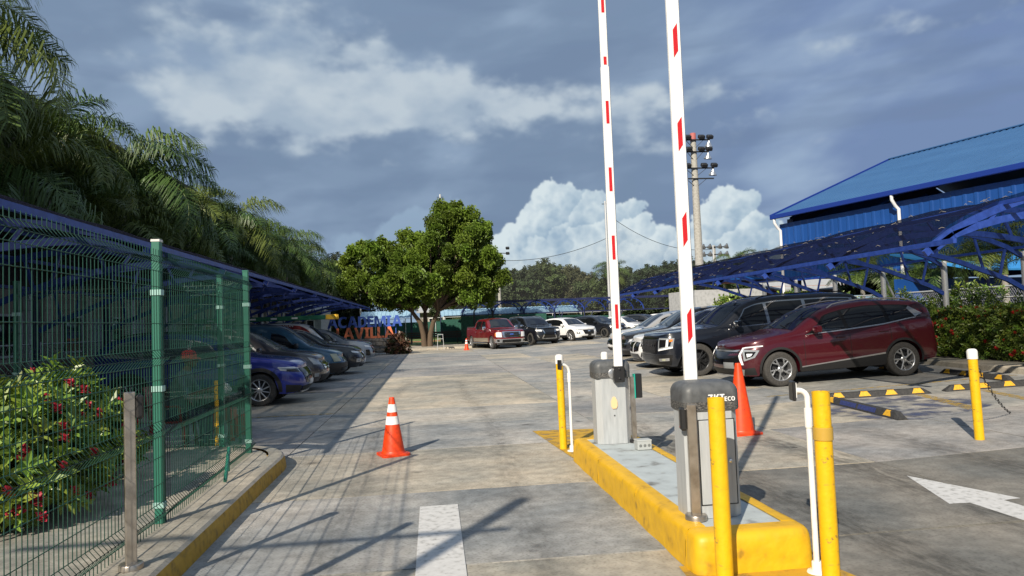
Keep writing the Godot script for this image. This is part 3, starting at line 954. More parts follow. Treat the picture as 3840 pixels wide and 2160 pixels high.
func barrier(pos: Vector3, face: float, label: String, near: bool, ax: float) -> void:
	# local frame: the door side faces +z, the arm is on the -z side
	var t := thing("barrier_gate", label, "barrier gate", pos, face, "lifting barrier gates on the island")
	var w := 0.37; var d := 0.29; var h := 0.70
	var o0 := rounded_rect(-w / 2, -d / 2, w / 2, d / 2, 0.055, 1)
	var b := Mb.new()
	stack(b, [o0, o0], [0.0, h])
	part(b, M.cabinet_grey, "cabinet", t)
	b = Mb.new()
	var outs := []; var ys := []
	for q in [[0.006, 0.0, 0.055], [0.012, 0.01, 0.06], [0.012, 0.11, 0.06], [0.011, 0.132, 0.06], [0.006, 0.150, 0.06], [-0.003, 0.167, 0.06], [-0.016, 0.180, 0.06], [-0.032, 0.188, 0.06], [-0.055, 0.192, 0.055], [-0.09, 0.193, 0.05]]:
		outs.append(rounded_rect(-w / 2 - q[0], -d / 2 - q[0], w / 2 + q[0], d / 2 + q[0], q[2], 6))
		ys.append(h + q[1])
	stack_smooth(b, outs, ys, Vector3(0, h, 0))
	part(b, M.cap_grey, "hood", t)
	b = Mb.new()
	var oa := rounded_rect(-w / 2 - 0.0135, -d / 2 - 0.0135, w / 2 + 0.0135, d / 2 + 0.0135, 0.061, 3)
	stack(b, [oa, oa], [h + 0.012, h + 0.062], false)
	part(b, M.scuffed, "scuffed_band", t)
	# door with a real gap round it
	b = Mb.new()
	b.bx(0.02, 0.365, d / 2 + 0.0005, 0.252, 0.562, 0.006)
	part(b, M.dark_interior, "door_gap", t)
	b = Mb.new()
	b.bx(0.02, 0.365, d / 2 + 0.002, 0.24, 0.55, 0.009, 0.003)
	var door := part(b, M.cabinet_grey, "door", t)
	b = Mb.new()
	b.lathe([Vector2(0.0, 0.02), Vector2(0.010, 0.02), Vector2(0.013, 0.014), Vector2(0.013, 0.0)], 14, Transform3D(Basis(Vector3.RIGHT, PI / 2), Vector3(0.10, 0.37, d / 2 + 0.006)))
	part(b, M.chrome, "lock", door)
	# motor side: spindle, clamp, arm
	b = Mb.new()
	b.lathe([Vector2(0.0, 0.014), Vector2(0.052, 0.014), Vector2(0.056, 0.0)], 20, Transform3D(Basis(Vector3.RIGHT, -PI / 2), Vector3(ax + 0.05, h + 0.05, -d / 2 - 0.012)))
	part(b, M.silver_trim, "spindle_plate", t)
	b = Mb.new()
	b.bx(ax, h + 0.045, -d / 2 - 0.052, 0.115, 0.17, 0.075, 0.006)
	b.bx(ax - 0.055, h + 0.09, -d / 2 - 0.045, 0.03, 0.035, 0.03, 0.004)
	var cl := part(b, M.black_plastic, "arm_clamp", t)
	for yy in [0.0, 0.10]:
		b = Mb.new()
		b.lathe([Vector2(0.0, 0.01), Vector2(0.012, 0.01), Vector2(0.014, 0.0)], 6, Transform3D(Basis(Vector3.RIGHT, -PI / 2), Vector3(ax, h + yy, -d / 2 - 0.09)))
		part(b, M.dark_steel, "bolt", cl)
	# arm: octagonal aluminium section standing up
	var zc := -d / 2 - 0.052
	var arm := Mb.new()
	var sec := [Vector2(-0.048, -0.012), Vector2(-0.036, -0.030), Vector2(0.036, -0.030), Vector2(0.048, -0.012), Vector2(0.048, 0.012), Vector2(0.036, 0.030), Vector2(-0.036, 0.030), Vector2(-0.048, 0.012)]
	var joint := 3.38 if not near else 9.0
	var segs := [[h - 0.03, minf(h + joint, h + 4.6), 1.0]]
	if not near:
		segs.append([h + joint - 0.05, h + 5.2, 0.88])
	for sg in segs:
		var o := PackedVector2Array()
		for p in sec:
			o.append(Vector2(p.x * sg[2] + ax, p.y * sg[2] + zc))
		stack(arm, [o, o], [sg[0], sg[1]])
	var am := part(arm, M.arm_white, "arm", t)
	for side in [-1.0, 1.0]:
		var bands := [[0.53, 0.26], [1.27, 0.26], [2.01, 0.26], [2.75, 0.25], [3.40, 0.09], [3.98, 0.26]] if not near else [[0.44, 0.205], [1.13, 0.205], [1.82, 0.205], [2.51, 0.205], [3.20, 0.205]]
		for bd in bands:
			var y: float = h + bd[0]
			var len: float = bd[1]
			var k := 0.88 if y > h + joint else 1.0
			b = Mb.new()
			var zz: float = zc + side * (0.030 * k + 0.0015)
			var hw := 0.017
			var sh := 0.0 if not near else 0.05
			var poly := PackedVector2Array([Vector2(-hw, y), Vector2(hw, y + sh * side), Vector2(hw, y + len + sh * side), Vector2(-hw, y + len)])
			b.prism(poly, 0.002, Transform3D(Basis(), Vector3(ax, 0, zz)))
			part(b, M.tape_red, "red_band", am)
	if near:
		# lettering on the hood
		for q in [["ZKT", 0.050, -0.005], ["ECO", 0.030, 0.088]]:
			var tm := TextMesh.new()
			tm.text = q[0]
			var f := SystemFont.new()
			f.font_names = PackedStringArray(["Droid Sans"])
			f.font_weight = 800
			var fv := FontVariation.new()
			fv.base_font = f
			tm.font = fv
			tm.font_size = 32
			tm.pixel_size = q[1] / 24.0
			tm.depth = 0.002
			mi(tm, M.white_print, "lettering", t, at(q[2] + 0.03, h + 0.085 - (0.050 - q[1]) * 0.40, d / 2 + 0.0145))
		# remains of a torn label down the chamfer
		b = Mb.new()
		for k in 9:
			var y0 := 0.64 - k * 0.06
			if k == 4:
				continue
			b.box(Transform3D(Basis(Vector3.UP, -PI / 4), Vector3(-w / 2 + 0.0265, y0, d / 2 - 0.0265)), Vector3(rng.randf_range(0.008, 0.02), 0.057, 0.003))
		part(b, M.cloth_white, "torn_label", t)
	else:
		b = Mb.new()
		var pz := -d / 2 - 0.004
		b.prism(PackedVector2Array([Vector2(-0.012, 0.60), Vector2(-0.034, 0.55), Vector2(-0.034, 0.50), Vector2(-0.02, 0.475), Vector2(0.02, 0.475), Vector2(0.034, 0.50), Vector2(0.034, 0.55), Vector2(0.012, 0.60)]), 0.018, at(0.0, -0.10, pz))
		part(b, M.cream_plastic, "crank_cover", t)
		b = Mb.new()
		b.lathe([Vector2(0.0, 0.003), Vector2(0.008, 0.003), Vector2(0.008, 0.0)], 10, Transform3D(Basis(Vector3.RIGHT, -PI / 2), Vector3(0.0, 0.30, -d / 2 - 0.001)))
		part(b, M.black_plastic, "screw_hole", t)


func reader_post(pos: Vector3, turn: float, label: String, h: float, base_y: float) -> Node3D:
	var t := thing("card_reader_post", label, "reader post", pos, turn)
	var b := Mb.new()
	b.lathe([Vector2(0.0, 0.036), Vector2(0.062, 0.036), Vector2(0.07, 0.030), Vector2(0.072, 0.0)], 24)
	part(b, M.stainless, "base_flange", t)
	b = Mb.new()
	b.bx(0, h / 2 + 0.02, 0, 0.052, h, 0.062, 0.004)
	part(b, M.stainless, "post", t)
	b = Mb.new()
	b.bx(0.0, h - 0.075, 0.055, 0.07, 0.15, 0.045, 0.012)
	var r := part(b, M.black_plastic, "reader", t)
	b = Mb.new()
	b.bx(0.0, h - 0.125, 0.0785, 0.012, 0.006, 0.003)
	part(b, M.lamp_red, "status_lamp", r)
	return t


func bollard(pos: Vector3, h: float, r: float, lean: Vector2, label: String, cap: bool) -> Node3D:
	var t := thing("bollard", label, "bollard", pos, 0.0, "yellow pipe bollards")
	t.rotation = Vector3(lean.y, rng.randf() * TAU, lean.x)
	var b := Mb.new()
	b.lathe([Vector2(r, -0.05), Vector2(r, h), Vector2(r, h), Vector2(r - 0.006, h), Vector2(r - 0.006, h), Vector2(r - 0.006, h - 0.12)], 28)
	part(b, M.pipe_yellow, "pipe", t)
	if cap:
		b = Mb.new()
		b.lathe([Vector2(r + 0.005, h - 0.07), Vector2(r + 0.006, h + 0.015), Vector2(r - 0.004, h + 0.035), Vector2(r * 0.6, h + 0.045), Vector2(0.0, h + 0.047)], 28)
		part(b, M.pvc_white, "cap", t)
	else:
		b = Mb.new()
		b.lathe([Vector2(0.0, h - 0.04), Vector2(r - 0.005, h - 0.04)], 20)
		part(b, M.cloth_white, "filling", t)
	return t


func conduit(pos: Vector3, h: float, dir: Vector3, label: String, tag_face: bool, rb: float) -> void:
	var t := thing("reader_conduit", label, "conduit", pos)
	var b := Mb.new()
	b.lathe([Vector2(0.0, 0.02), Vector2(0.055, 0.018), Vector2(0.062, 0.0)], 14)
	b.lathe([Vector2(0.03, 0.01), Vector2(0.03, 0.07), Vector2(0.026, 0.075)], 14)
	part(b, M.pvc_white, "foot", t)
	b = Mb.new()
	var path := PackedVector3Array([Vector3(0, 0.02, 0), Vector3(0, h * 0.5, 0), Vector3(0, h - rb, 0)])
	for k in 7:
		var th := PI * 0.5 * k / 6.0
		path.append(Vector3(0, h - rb, 0) + dir * (rb * (1.0 - cos(th))) + Vector3(0, rb * sin(th), 0))
	path.append(Vector3(0, h, 0) + dir * (rb + 0.03))
	b.tube(path, 0.0175, 12)
	part(b, M.pvc_white, "pipe", t)
	b = Mb.new()
	b.lathe([Vector2(0.023, h - 0.19), Vector2(0.024, h - 0.11), Vector2(0.02, h - 0.105)], 14)
	b.lathe([Vector2(0.02, h * 0.83 - 0.04), Vector2(0.023, h * 0.83 - 0.035), Vector2(0.023, h * 0.83 + 0.03), Vector2(0.02, h * 0.83 + 0.035)], 14)
	part(b, M.pvc_white, "coupling", t)
	var bs := Basis.looking_at(-dir, Vector3.UP)
	b = Mb.new()
	b.box(Transform3D(bs, Vector3(0, h, 0) + dir * (rb + 0.035)), Vector3(0.085, 0.12, 0.022), 0.006)
	var r := part(b, M.black_plastic, "reader", t)
	if tag_face:
		b = Mb.new()
		b.box(Transform3D(bs, Vector3(0, h + 0.005, 0) + dir * (rb + 0.022)), Vector3(0.07, 0.09, 0.004))
		part(b, M.white_print, "label_plate", r)


func cone(pos: Vector3, turn: float, h: float, r: float, striped: bool, label: String) -> void:
	var t := thing("traffic_cone", label, "traffic cone", pos, turn, "orange traffic cones")
	var b := Mb.new()
	var bw := r * 2.55
	var o0 := rounded_rect(-bw / 2, -bw / 2, bw / 2, bw / 2, bw * 0.13, 3)
	var o1 := rounded_rect(-bw / 2 * 0.97, -bw / 2 * 0.97, bw / 2 * 0.97, bw / 2 * 0.97, bw * 0.12, 3)
	stack(b, [o0, o0, o1], [0.0, 0.022, 0.03])
	part(b, M.cone_orange, "base", t)
	var rt := r * 0.24
	b = Mb.new()
	b.lathe([Vector2(r * 1.12, 0.028), Vector2(r * 1.02, 0.05), Vector2(r, 0.06), Vector2(rt, h - 0.01), Vector2(rt * 0.9, h), Vector2(rt * 0.75, h), Vector2(rt * 0.75, h), Vector2(rt * 0.72, h - 0.05)], 32)
	part(b, M.cone_orange, "body", t)
	if striped:
		for q in [[0.50, 0.655], [0.735, 0.885]]:
			b = Mb.new()
			var ra := lerpf(r, rt, q[0] * h / h) + 0.002
			var rb := lerpf(r, rt, q[1] * h / h) + 0.002
			var ya: float = 0.06 + (h - 0.07) * q[0]
			var yb: float = 0.06 + (h - 0.07) * q[1]
			b.lathe([Vector2(ra - 0.003, ya), Vector2(ra + 0.001, ya), Vector2(ra + 0.001, ya), Vector2(rb + 0.001, yb), Vector2(rb + 0.001, yb), Vector2(rb - 0.003, yb)], 32)
			part(b, M.reflective_white, "reflective_band", t)


func wheel_stop(a: Vector2, c: Vector2, blue: bool, label: String) -> void:
	var mid := (a + c) * 0.5
	var len := (c - a).length()
	var dir := (c - a).normalized()
	var t := thing("wheel_stop", label, "wheel stop", Vector3(mid.x, gy(mid.x), mid.y), atan2(-dir.y, dir.x), "rubber wheel stops")
	t.rotation.z = 0.033 * dir.x
	var hh := 0.10
	var prof := [[-0.075, 0.0], [-0.072, 0.02], [-0.045, hh - 0.008], [-0.032, hh], [0.032, hh], [0.045, hh - 0.008], [0.072, 0.02], [0.075, 0.0]]
	var secs := [[-len / 2, 0.25], [-len / 2 + 0.05, 0.55], [-len / 2 + 0.12, 1.0], [len / 2 - 0.12, 1.0], [len / 2 - 0.05, 0.55], [len / 2, 0.25]]
	var b := Mb.new()
	for i in secs.size() - 1:
		for k in prof.size() - 1:
			var s0: Array = secs[i]; var s1: Array = secs[i + 1]
			b.out_quad(Vector3(s0[0], prof[k][1] * s0[1], prof[k][0]), Vector3(s0[0], prof[k + 1][1] * s0[1], prof[k + 1][0]), Vector3(s1[0], prof[k + 1][1] * s1[1], prof[k + 1][0]), Vector3(s1[0], prof[k][1] * s1[1], prof[k][0]), Vector3((s0[0] + s1[0]) * 0.5, 0.02, 0))
	for e in [0, secs.size() - 1]:
		var s0: Array = secs[e]
		for k in range(1, prof.size() - 2):
			b.tri(Vector3(s0[0], 0, prof[0][0]), Vector3(s0[0], prof[k][1] * s0[1], prof[k][0]), Vector3(s0[0], prof[k + 1][1] * s0[1], prof[k + 1][0]))
	part(b, M.stop_rubber, "rubber_block", t)
	var n := 4
	for i in n:
		var x := -len / 2 + len * (i + 0.5) / n
		for s in [-1.0, 1.0]:
			b = Mb.new()
			var m: Material = M.stop_yellow
			if blue and (i == 1 or i == 2):
				m = M.stop_blue
				var w := len / n * 0.45
				var q := [Vector3(x - w, 0.024, 0.0715 * s), Vector3(x + w, 0.024, 0.0715 * s), Vector3(x + w, hh - 0.01, 0.0450 * s), Vector3(x - w, hh - 0.01, 0.0450 * s)]
				for j in 4:
					q[j] += Vector3(0, 0.001, 0.002 * s)
				b.out_quad(q[0], q[1], q[2], q[3], Vector3(x, 0, 0))
			else:
				var q := [Vector3(x - 0.10, 0.024, 0.0715 * s), Vector3(x + 0.10, 0.024, 0.0715 * s), Vector3(x + 0.055, hh - 0.01, 0.0450 * s), Vector3(x - 0.055, hh - 0.01, 0.0450 * s)]
				for j in 4:
					q[j] += Vector3(0, 0.001, 0.002 * s)
				b.out_quad(q[0], q[1], q[2], q[3], Vector3(x, 0, 0))
				b.out_quad(q[3], q[2], Vector3(x + 0.055, hh + 0.002, 0.031 * s), Vector3(x - 0.055, hh + 0.002, 0.031 * s), Vector3(x, 0, 0))
			part(b, m, "reflector_patch", t)


func fence_mesh(len: float) -> Array:
	# folded wire panel in the local x (along), y, z (fold) frame
	var folds := [0.13, 0.74, 1.28, 2.00]
	var pts := [[0.02, 0.0]]
	for f in folds:
		pts.append([f - 0.055, 0.0]); pts.append([f, 0.045]); pts.append([f + 0.055, 0.0])
	pts.append([2.105, 0.0])
	var up := Mb.new()
	var n := int(len / 0.05)
	for i in n + 1:
		var x := -len / 2 + i * (len / n)
		var path := PackedVector3Array()
		for p in pts:
			path.append(Vector3(x, p[0], p[1]))
		up.tube(path, 0.0031, 4, -1.0, false)
	var across := Mb.new()
	for f in folds:
		for q in [[-0.058, -0.006], [0.0, 0.038], [0.058, -0.006]]:
			across.rod(Vector3(-len / 2, f + q[0], q[1]), Vector3(len / 2, f + q[0], q[1]), 0.0031, 5)
	for y in [0.33, 0.53, 0.94, 1.11, 1.54, 1.82]:
		across.rod(Vector3(-len / 2, y, -0.006), Vector3(len / 2, y, -0.006), 0.0031, 5)
	return [up.mesh(), across.mesh()]


func build_fence() -> void:
	var t := thing("wire_fence", "green welded wire fence with V folds on the raised pavement", "fence", Vector3(-2.12, 0.157, -5.75))
	var pos := [Vector3(-2.06, 0, 0.35), Vector3(-2.08, 0, -2.70), Vector3(-2.10, 0, -5.75), Vector3(-2.20, 0, -8.80), Vector3(-2.66, 0, -9.36), Vector3(-5.10, 0, -9.42)]
	var org := Vector3(-2.12, 0, -5.75)
	for i in pos.size():
		var p: Vector3 = pos[i] - org
		var b := Mb.new()
		b.bx(0, 1.08, 0, 0.062, 2.16, 0.062, 0.004)
		var po := part(b, M.post_green, "post", t, at(p.x, 0, p.z))
		b = Mb.new()
		b.bx(0, 2.163, 0, 0.068, 0.02, 0.068, 0.003)
		part(b, M.cloth_white if i == 2 else M.post_green, "cap", po)
		for y in [0.14, 1.02, 1.76]:
			b = Mb.new()
			b.bx(0, y, 0.004, 0.08, 0.045, 0.07, 0.002)
			part(b, M.clamp_steel, "clamp", po)
		if i == pos.size() - 1:
			break
		var q: Vector3 = pos[i + 1] - org
		var len := (q - p).length()
		var ms := fence_mesh(len - 0.04)
		var mid := (p + q) * 0.5
		var ang := atan2(-(q - p).z, (q - p).x)
		# folds point to the lane side
		var bs := Basis(Vector3.UP, ang)
		var out := bs.z
		if i < 3 and out.x < 0 or i >= 3 and out.z < 0:
			bs = Basis(Vector3.UP, ang + PI)
		var lift := bs.z * 0.036
		var w := mi(ms[0], M.fence_green, "wire_panel", t, Transform3D(bs, mid + lift + Vector3(0, -0.02, 0)))
		mi(ms[1], M.fence_green, "cross_wires", w)
	# a bent corner of the panel at the foot
	var b := Mb.new()
	b.rod(Vector3(0.12, 0.02, -1.35), Vector3(0.05, 0.27, -1.75), 0.018, 6)
	b.rod(Vector3(0.05, 0.27, -1.75), Vector3(0.02, 0.02, -1.85), 0.008, 6)
	part(b, M.post_green, "bent_brace", t)


func build_fore() -> void:
	build_island()
	barrier(Vector3(1.835, 0.245, -4.70), 0.0, "near barrier cabinet with printed hood and its white arm raised with slanted red bands", true, -0.01)
	barrier(Vector3(1.92, 0.245, -7.62), PI, "far barrier cabinet with black arm clamp and its raised white arm with square red bands", false, -0.05)
	reader_post(Vector3(1.685, 0.248, -4.55), -PI / 2 - 0.2, "dark steel card reader post beside the near barrier cabinet", 0.73, 0.25)
	reader_post(Vector3(-1.88, 0.16, -4.67), PI / 2 + 0.5, "brushed steel reader post on the raised pavement by the green fence", 1.06, 0.16)
	# reader with teal edge beside the far barrier
	var t := thing("card_reader_post", "thin steel post with teal edged black reader beside the far barrier", "reader post", Vector3(2.135, 0.248, -7.50))
	var b := Mb.new()
	b.lathe([Vector2(0.0, 0.03), Vector2(0.05, 0.03), Vector2(0.055, 0.0)], 20)
	part(b, M.black_plastic, "base_flange", t)
	b = Mb.new()
	b.bx(0, 0.36, 0, 0.045, 0.68, 0.05, 0.003)
	part(b, M.stainless, "post", t)
	b = Mb.new()
	b.bx(0.07, 0.60, -0.02, 0.075, 0.26, 0.06, 0.006)
	var rd := part(b, M.black_plastic, "reader", t)
	b = Mb.new()
	b.bx(0.022, 0.60, 0.0, 0.014, 0.264, 0.066, 0.002)
	part(b, M.teal_glass, "teal_edge", rd)
	# junction box
	t = thing("junction_box", "small grey junction box lying beside the far barrier cabinet", "junction box", Vector3(2.10, 0.245, -7.08), 0.06)
	b = Mb.new()
	b.bx(0, 0.045, 0, 0.15, 0.09, 0.11, 0.006)
	part(b, M.box_grey, "box", t)
	b = Mb.new()
	b.bx(0, 0.094, 0, 0.155, 0.018, 0.115, 0.005)
	part(b, M.box_grey, "lid", t)
	for x in [-0.045, 0.0, 0.045]:
		b = Mb.new()
		b.lathe([Vector2(0.0, 0.002), Vector2(0.013, 0.002), Vector2(0.016, 0.0)], 12, Transform3D(Basis(Vector3.RIGHT, PI / 2), Vector3(x, 0.045, 0.0555)))
		part(b, M.box_hole, "cable_entry", t)
	# bollards and their conduits
	bollard(Vector3(1.57, 0.0, -8.69), 1.12, 0.046, Vector2(0.01, 0.0), "white capped yellow bollard at the far nose of the island", true)
	bollard(Vector3(1.66, 0.0, -4.06), 1.09, 0.050, Vector2(0.0, 0.0), "bare scratched yellow bollard in front of the near barrier cabinet", false)
	var tb := bollard(Vector3(2.25, 0.0, -3.94), 1.11, 0.050, Vector2(0.0, 0.0), "yellow bollard wrapped in clear tape at the near corner of the island", false)
	b = Mb.new()
	b.lathe([Vector2(0.055, 0.83), Vector2(0.0565, 0.835), Vector2(0.0565, 0.90), Vector2(0.055, 0.905)], 24)
	mat("tape_clear", Color(0.46, 0.29, 0.05), 0.12)
	part(b, M.tape_clear, "tape_wrap", tb)
	bollard(Vector3(6.13, gy(6.13), -7.45), 0.98, 0.05, Vector2(0.02, 0.0), "white capped yellow bollard with a chain before the wheel stops", true)
	bollard(Vector3(2.70, 0.0, -11.0), 1.02, 0.05, Vector2(0.0, 0.0), "white capped yellow bollard hidden behind the far barrier cabinet", true)
	conduit(Vector3(1.64, 0.0, -8.50), 1.05, Vector3(-0.95, 0, 0.3).normalized(), "white conduit with a hooked reader beside the far bollard", false, 0.09)
	conduit(Vector3(2.265, 0.0, -4.12), 1.10, Vector3(-0.98, 0, -0.2).normalized(), "white conduit with a hooked reader beside the taped bollard", true, 0.05)
	cone(Vector3(-0.52, 0.0, -8.99), 0.35, 0.71, 0.138, true, "striped orange cone in the middle of the entry lane")
	cone(Vector3(2.12, 0.0, -44.0), 0.2, 0.72, 0.14, true, "small striped orange cone far off beside the red pickup")
	cone(Vector3(4.03, 0.0, -9.05), 0.15, 0.93, 0.165, false, "plain tall orange cone without bands beside the near barrier")
	wheel_stop(Vector2(6.50, -11.2), Vector2(6.30, -9.0), true, "blue smeared rubber wheel stop lying askew")
	wheel_stop(Vector2(6.60, -11.45), Vector2(8.28, -11.1), false, "black and yellow wheel stop meeting the blue smeared one")
	wheel_stop(Vector2(8.58, -11.15), Vector2(10.3, -10.98), false, "black and yellow wheel stop behind the capped bollard")
	wheel_stop(Vector2(10.46, -13.6), Vector2(10.25, -11.6), false, "black and yellow wheel stop against the verge kerb")
	wheel_stop(Vector2(10.18, -13.9), Vector2(10.22, -15.3), false, "wheel stop showing one yellow patch behind the maroon car")
	# chain on the capped bollard
	t = thing("barrier_chain", "rusty chain hanging from the capped bollard to the verge", "chain", Vector3(6.18, gy(6.1) + 0.78, -7.45))
	for k in 60:
		var u := k / 59.0
		var p := Vector3(u * 4.6, -4.0 * 0.62 * u * (1.0 - u) - 0.55 * u, -u * 4.0)
		var dd := Vector3(4.6, -4.0 * 0.62 * (1.0 - 2.0 * u) - 0.55, -4.0).normalized()
		b = Mb.new()
		var side := dd.cross(Vector3.UP).normalized() if k % 2 == 0 else Vector3.UP
		var ring := PackedVector3Array()
		for j in 9:
			var th := TAU * j / 8.0
			ring.append(p + dd * cos(th) * 0.055 + side * sin(th) * 0.018)
		b.tube(ring, 0.004, 4, -1.0, false)
		part(b, M.dark_steel, "link", t)


# ---------------------------------------------------------------- cars
# local frame: +x is the front, +y up, +z the right hand side
class Car:
	var L: float
	var W: float
	var P: Dictionary
	var px := PackedFloat32Array()    # plan outline from the front middle to the rear middle
	var pw := PackedFloat32Array()
	var nx := PackedFloat32Array()
	var nw := PackedFloat32Array()
	var arc := PackedFloat32Array()

	func setup(p: Dictionary) -> void:
		P = p
		L = p.L
		W = p.W
		var hw := W * 0.5
		var cf: float = p.get("cf", 0.62)
		var nf: float = p.get("nf", 2.7)
		var cr: float = p.get("cr", 0.34)
		var nr: float = p.get("nr", 3.6)
		for k in 19:
			var th := PI * 0.5 * k / 18.0
			px.append(L / 2 - cf + cf * pow(cos(th), 2.0 / nf))
			pw.append(hw * pow(sin(th), 2.0 / nf))
		var x := L / 2 - cf - 0.05
		while x > -L / 2 + cr + 0.02:
			px.append(x)
			pw.append(hw)
			x -= 0.05
		for k in 17:
			var th := PI * 0.5 * (1.0 - k / 16.0)
			px.append(-L / 2 + cr - cr * pow(cos(th), 2.0 / nr))
			pw.append(hw * pow(sin(th), 2.0 / nr))
		for i in px.size():
			var e := px[i] / (L / 2)
			pw[i] *= 1.0 - 0.035 * e * e
		var s := 0.0
		for i in px.size():
			if i:
				s += Vector2(px[i] - px[i - 1], pw[i] - pw[i - 1]).length()
			arc.append(s)
			var a := maxi(i - 1, 0)
			var b := mini(i + 1, px.size() - 1)
			var d := Vector2(px[b] - px[a], pw[b] - pw[a])
			if i == 0: d = Vector2(0, 1)
			if i == px.size() - 1: d = Vector2(0, -1)
			d = d.normalized()
			nx.append(d.y)
			nw.append(-d.x)

	func interp(t: Array, u: float) -> float:
		if u <= t[0][0]:
			return t[0][1]
		for i in t.size() - 1:
			if u <= t[i + 1][0]:
				return lerpf(t[i][1], t[i + 1][1], (u - t[i][0]) / (t[i + 1][0] - t[i][0]))
		return t[t.size() - 1][1]

	func smooth(t: Array, u: float, r: float) -> float:
		var s := 0.0
		for k in 5:
			s += interp(t, u + r * (k - 2) * 0.5)
		return s / 5.0

	func belt(x: float) -> float:
		return smooth(P.belt, L / 2 - x, 0.12)

	func top(x: float) -> float:
		var d := L / 2 - x
		return maxf(smooth(P.top, d, P.get("soft", 0.10)), belt(x) + 0.012)

	func low(x: float) -> float:
		var d := L / 2 - x
		var y := smooth(P.low, d, 0.1)
		for c in [P.fw, P.fw + P.wb]:
			var e: float = absf(d - c)
			var R: float = P.r + P.get("gap", 0.055)
			if e < R:
				y = maxf(y, P.r + sqrt(R * R - e * e) * 0.98)
		return y

	func inset(i: int, y: float) -> float:
		var yb := belt(px[i])
		var t := clampf((y - P.rock) / maxf(0.05, yb - P.rock), 0.0, 1.0)
		var side := interp(P.get("side", [[0.0, 0.045], [0.15, 0.012], [0.4, 0.0], [0.72, 0.004], [0.9, 0.022], [1.0, 0.055]]), t)
		var f := nx[i] * nx[i]
		if nx[i] > 0:
			return lerpf(side, interp(P.get("nose", [[0.0, 0.11], [0.18, 0.03], [0.4, 0.0], [0.65, 0.015], [0.85, 0.05], [1.0, 0.13]]), t), f)
		return lerpf(side, interp(P.get("tail", [[0.0, 0.10], [0.2, 0.02], [0.4, 0.0], [0.6, 0.03], [1.0, 0.07]]), t), f)

	func rp(i: int, y: float, sg: float) -> Vector3:
		var o := inset(i, y)
		return Vector3(px[i] - nx[i] * o, y, (pw[i] - nw[i] * o) * sg)

	func ring(a: float, y: float) -> Vector3:      # a is the distance round from the front middle, negative on the left
		var sg := 1.0 if a >= 0 else -1.0
		var s := clampf(absf(a), 0.0, arc[arc.size() - 1] - 0.0001)
		var i := arc.bsearch(s) - 1
		i = clampi(i, 0, arc.size() - 2)
		var t := (s - arc[i]) / maxf(1e-6, arc[i + 1] - arc[i])
		return rp(i, y, sg).lerp(rp(i + 1, y, sg), t)

	func arc_at(d: float) -> float:                # ring distance of the side point d behind the nose
		for i in range(18, px.size()):
			if L / 2 - px[i] >= d:
				return arc[i]
		return arc[arc.size() - 1]

	func arc_at2(d: float) -> float:               # the same, also within the rounded ends
		var x := L / 2 - d
		for i in range(1, px.size()):
			if px[i] <= x:
				var t := (px[i - 1] - x) / maxf(1e-6, px[i - 1] - px[i])
				return lerpf(arc[i - 1], arc[i], clampf(t, 0.0, 1.0))
		return arc[arc.size() - 1]

	func section(A: Vector3, x: float, q: float) -> Vector3:    # q 0..1 side glass, 1..2 cant rail, 2..3 roof to the middle
		var sg := 1.0 if A.z >= 0 else -1.0
		var we := absf(A.z)
		var yb := A.y
		var yt := maxf(top(x), yb + 0.002)
		var hc := yt - yb
		var r := minf(0.5 * hc, P.get("rr", 0.15))
		var tum: float = P.get("tum", 0.30)
		var B := Vector2(we - 0.006 - tum * (hc - r), yt - r * 0.85)
		var C := Vector2(B.x - r * 1.15, yt - minf(0.035, hc * 0.25))
		if C.x < we * 0.35:
			C.x = we * 0.35
			B.x = maxf(B.x, we * 0.5)
		var p: Vector2
		if q <= 1.0:
			p = Vector2(we, yb).lerp(B, q)
			p.x += 0.018 * sin(PI * q) * minf(1.0, hc / 0.4)
		elif q <= 2.0:
			var t := q - 1.0
			var K := Vector2(B.x - 0.18 * r, C.y - 0.005)
			p = B.lerp(K, t).lerp(K.lerp(C, t), t)
		else:
			var t := q - 2.0
			p = Vector2(C.x * (1.0 - t), lerpf(C.y, yt, 1.0 - (1.0 - t) * (1.0 - t)))
		return Vector3(x, p.y, p.x * sg)

	func upper(d: float, q: float, sg: float) -> Vector3:
		var x := L / 2 - d
		var A := side_top(x, sg)
		return section(A, A.x, q)

	func side_top(x: float, sg: float) -> Vector3:
		var i := 0
		while i < px.size() - 2 and px[i + 1] > x:
			i += 1
		var y := belt(x)
		var t := clampf((px[i] - x) / maxf(1e-5, px[i] - px[i + 1]), 0.0, 1.0)
		var p := rp(i, y, sg).lerp(rp(i + 1, y, sg), t)
		return Vector3(x, y, p.z)


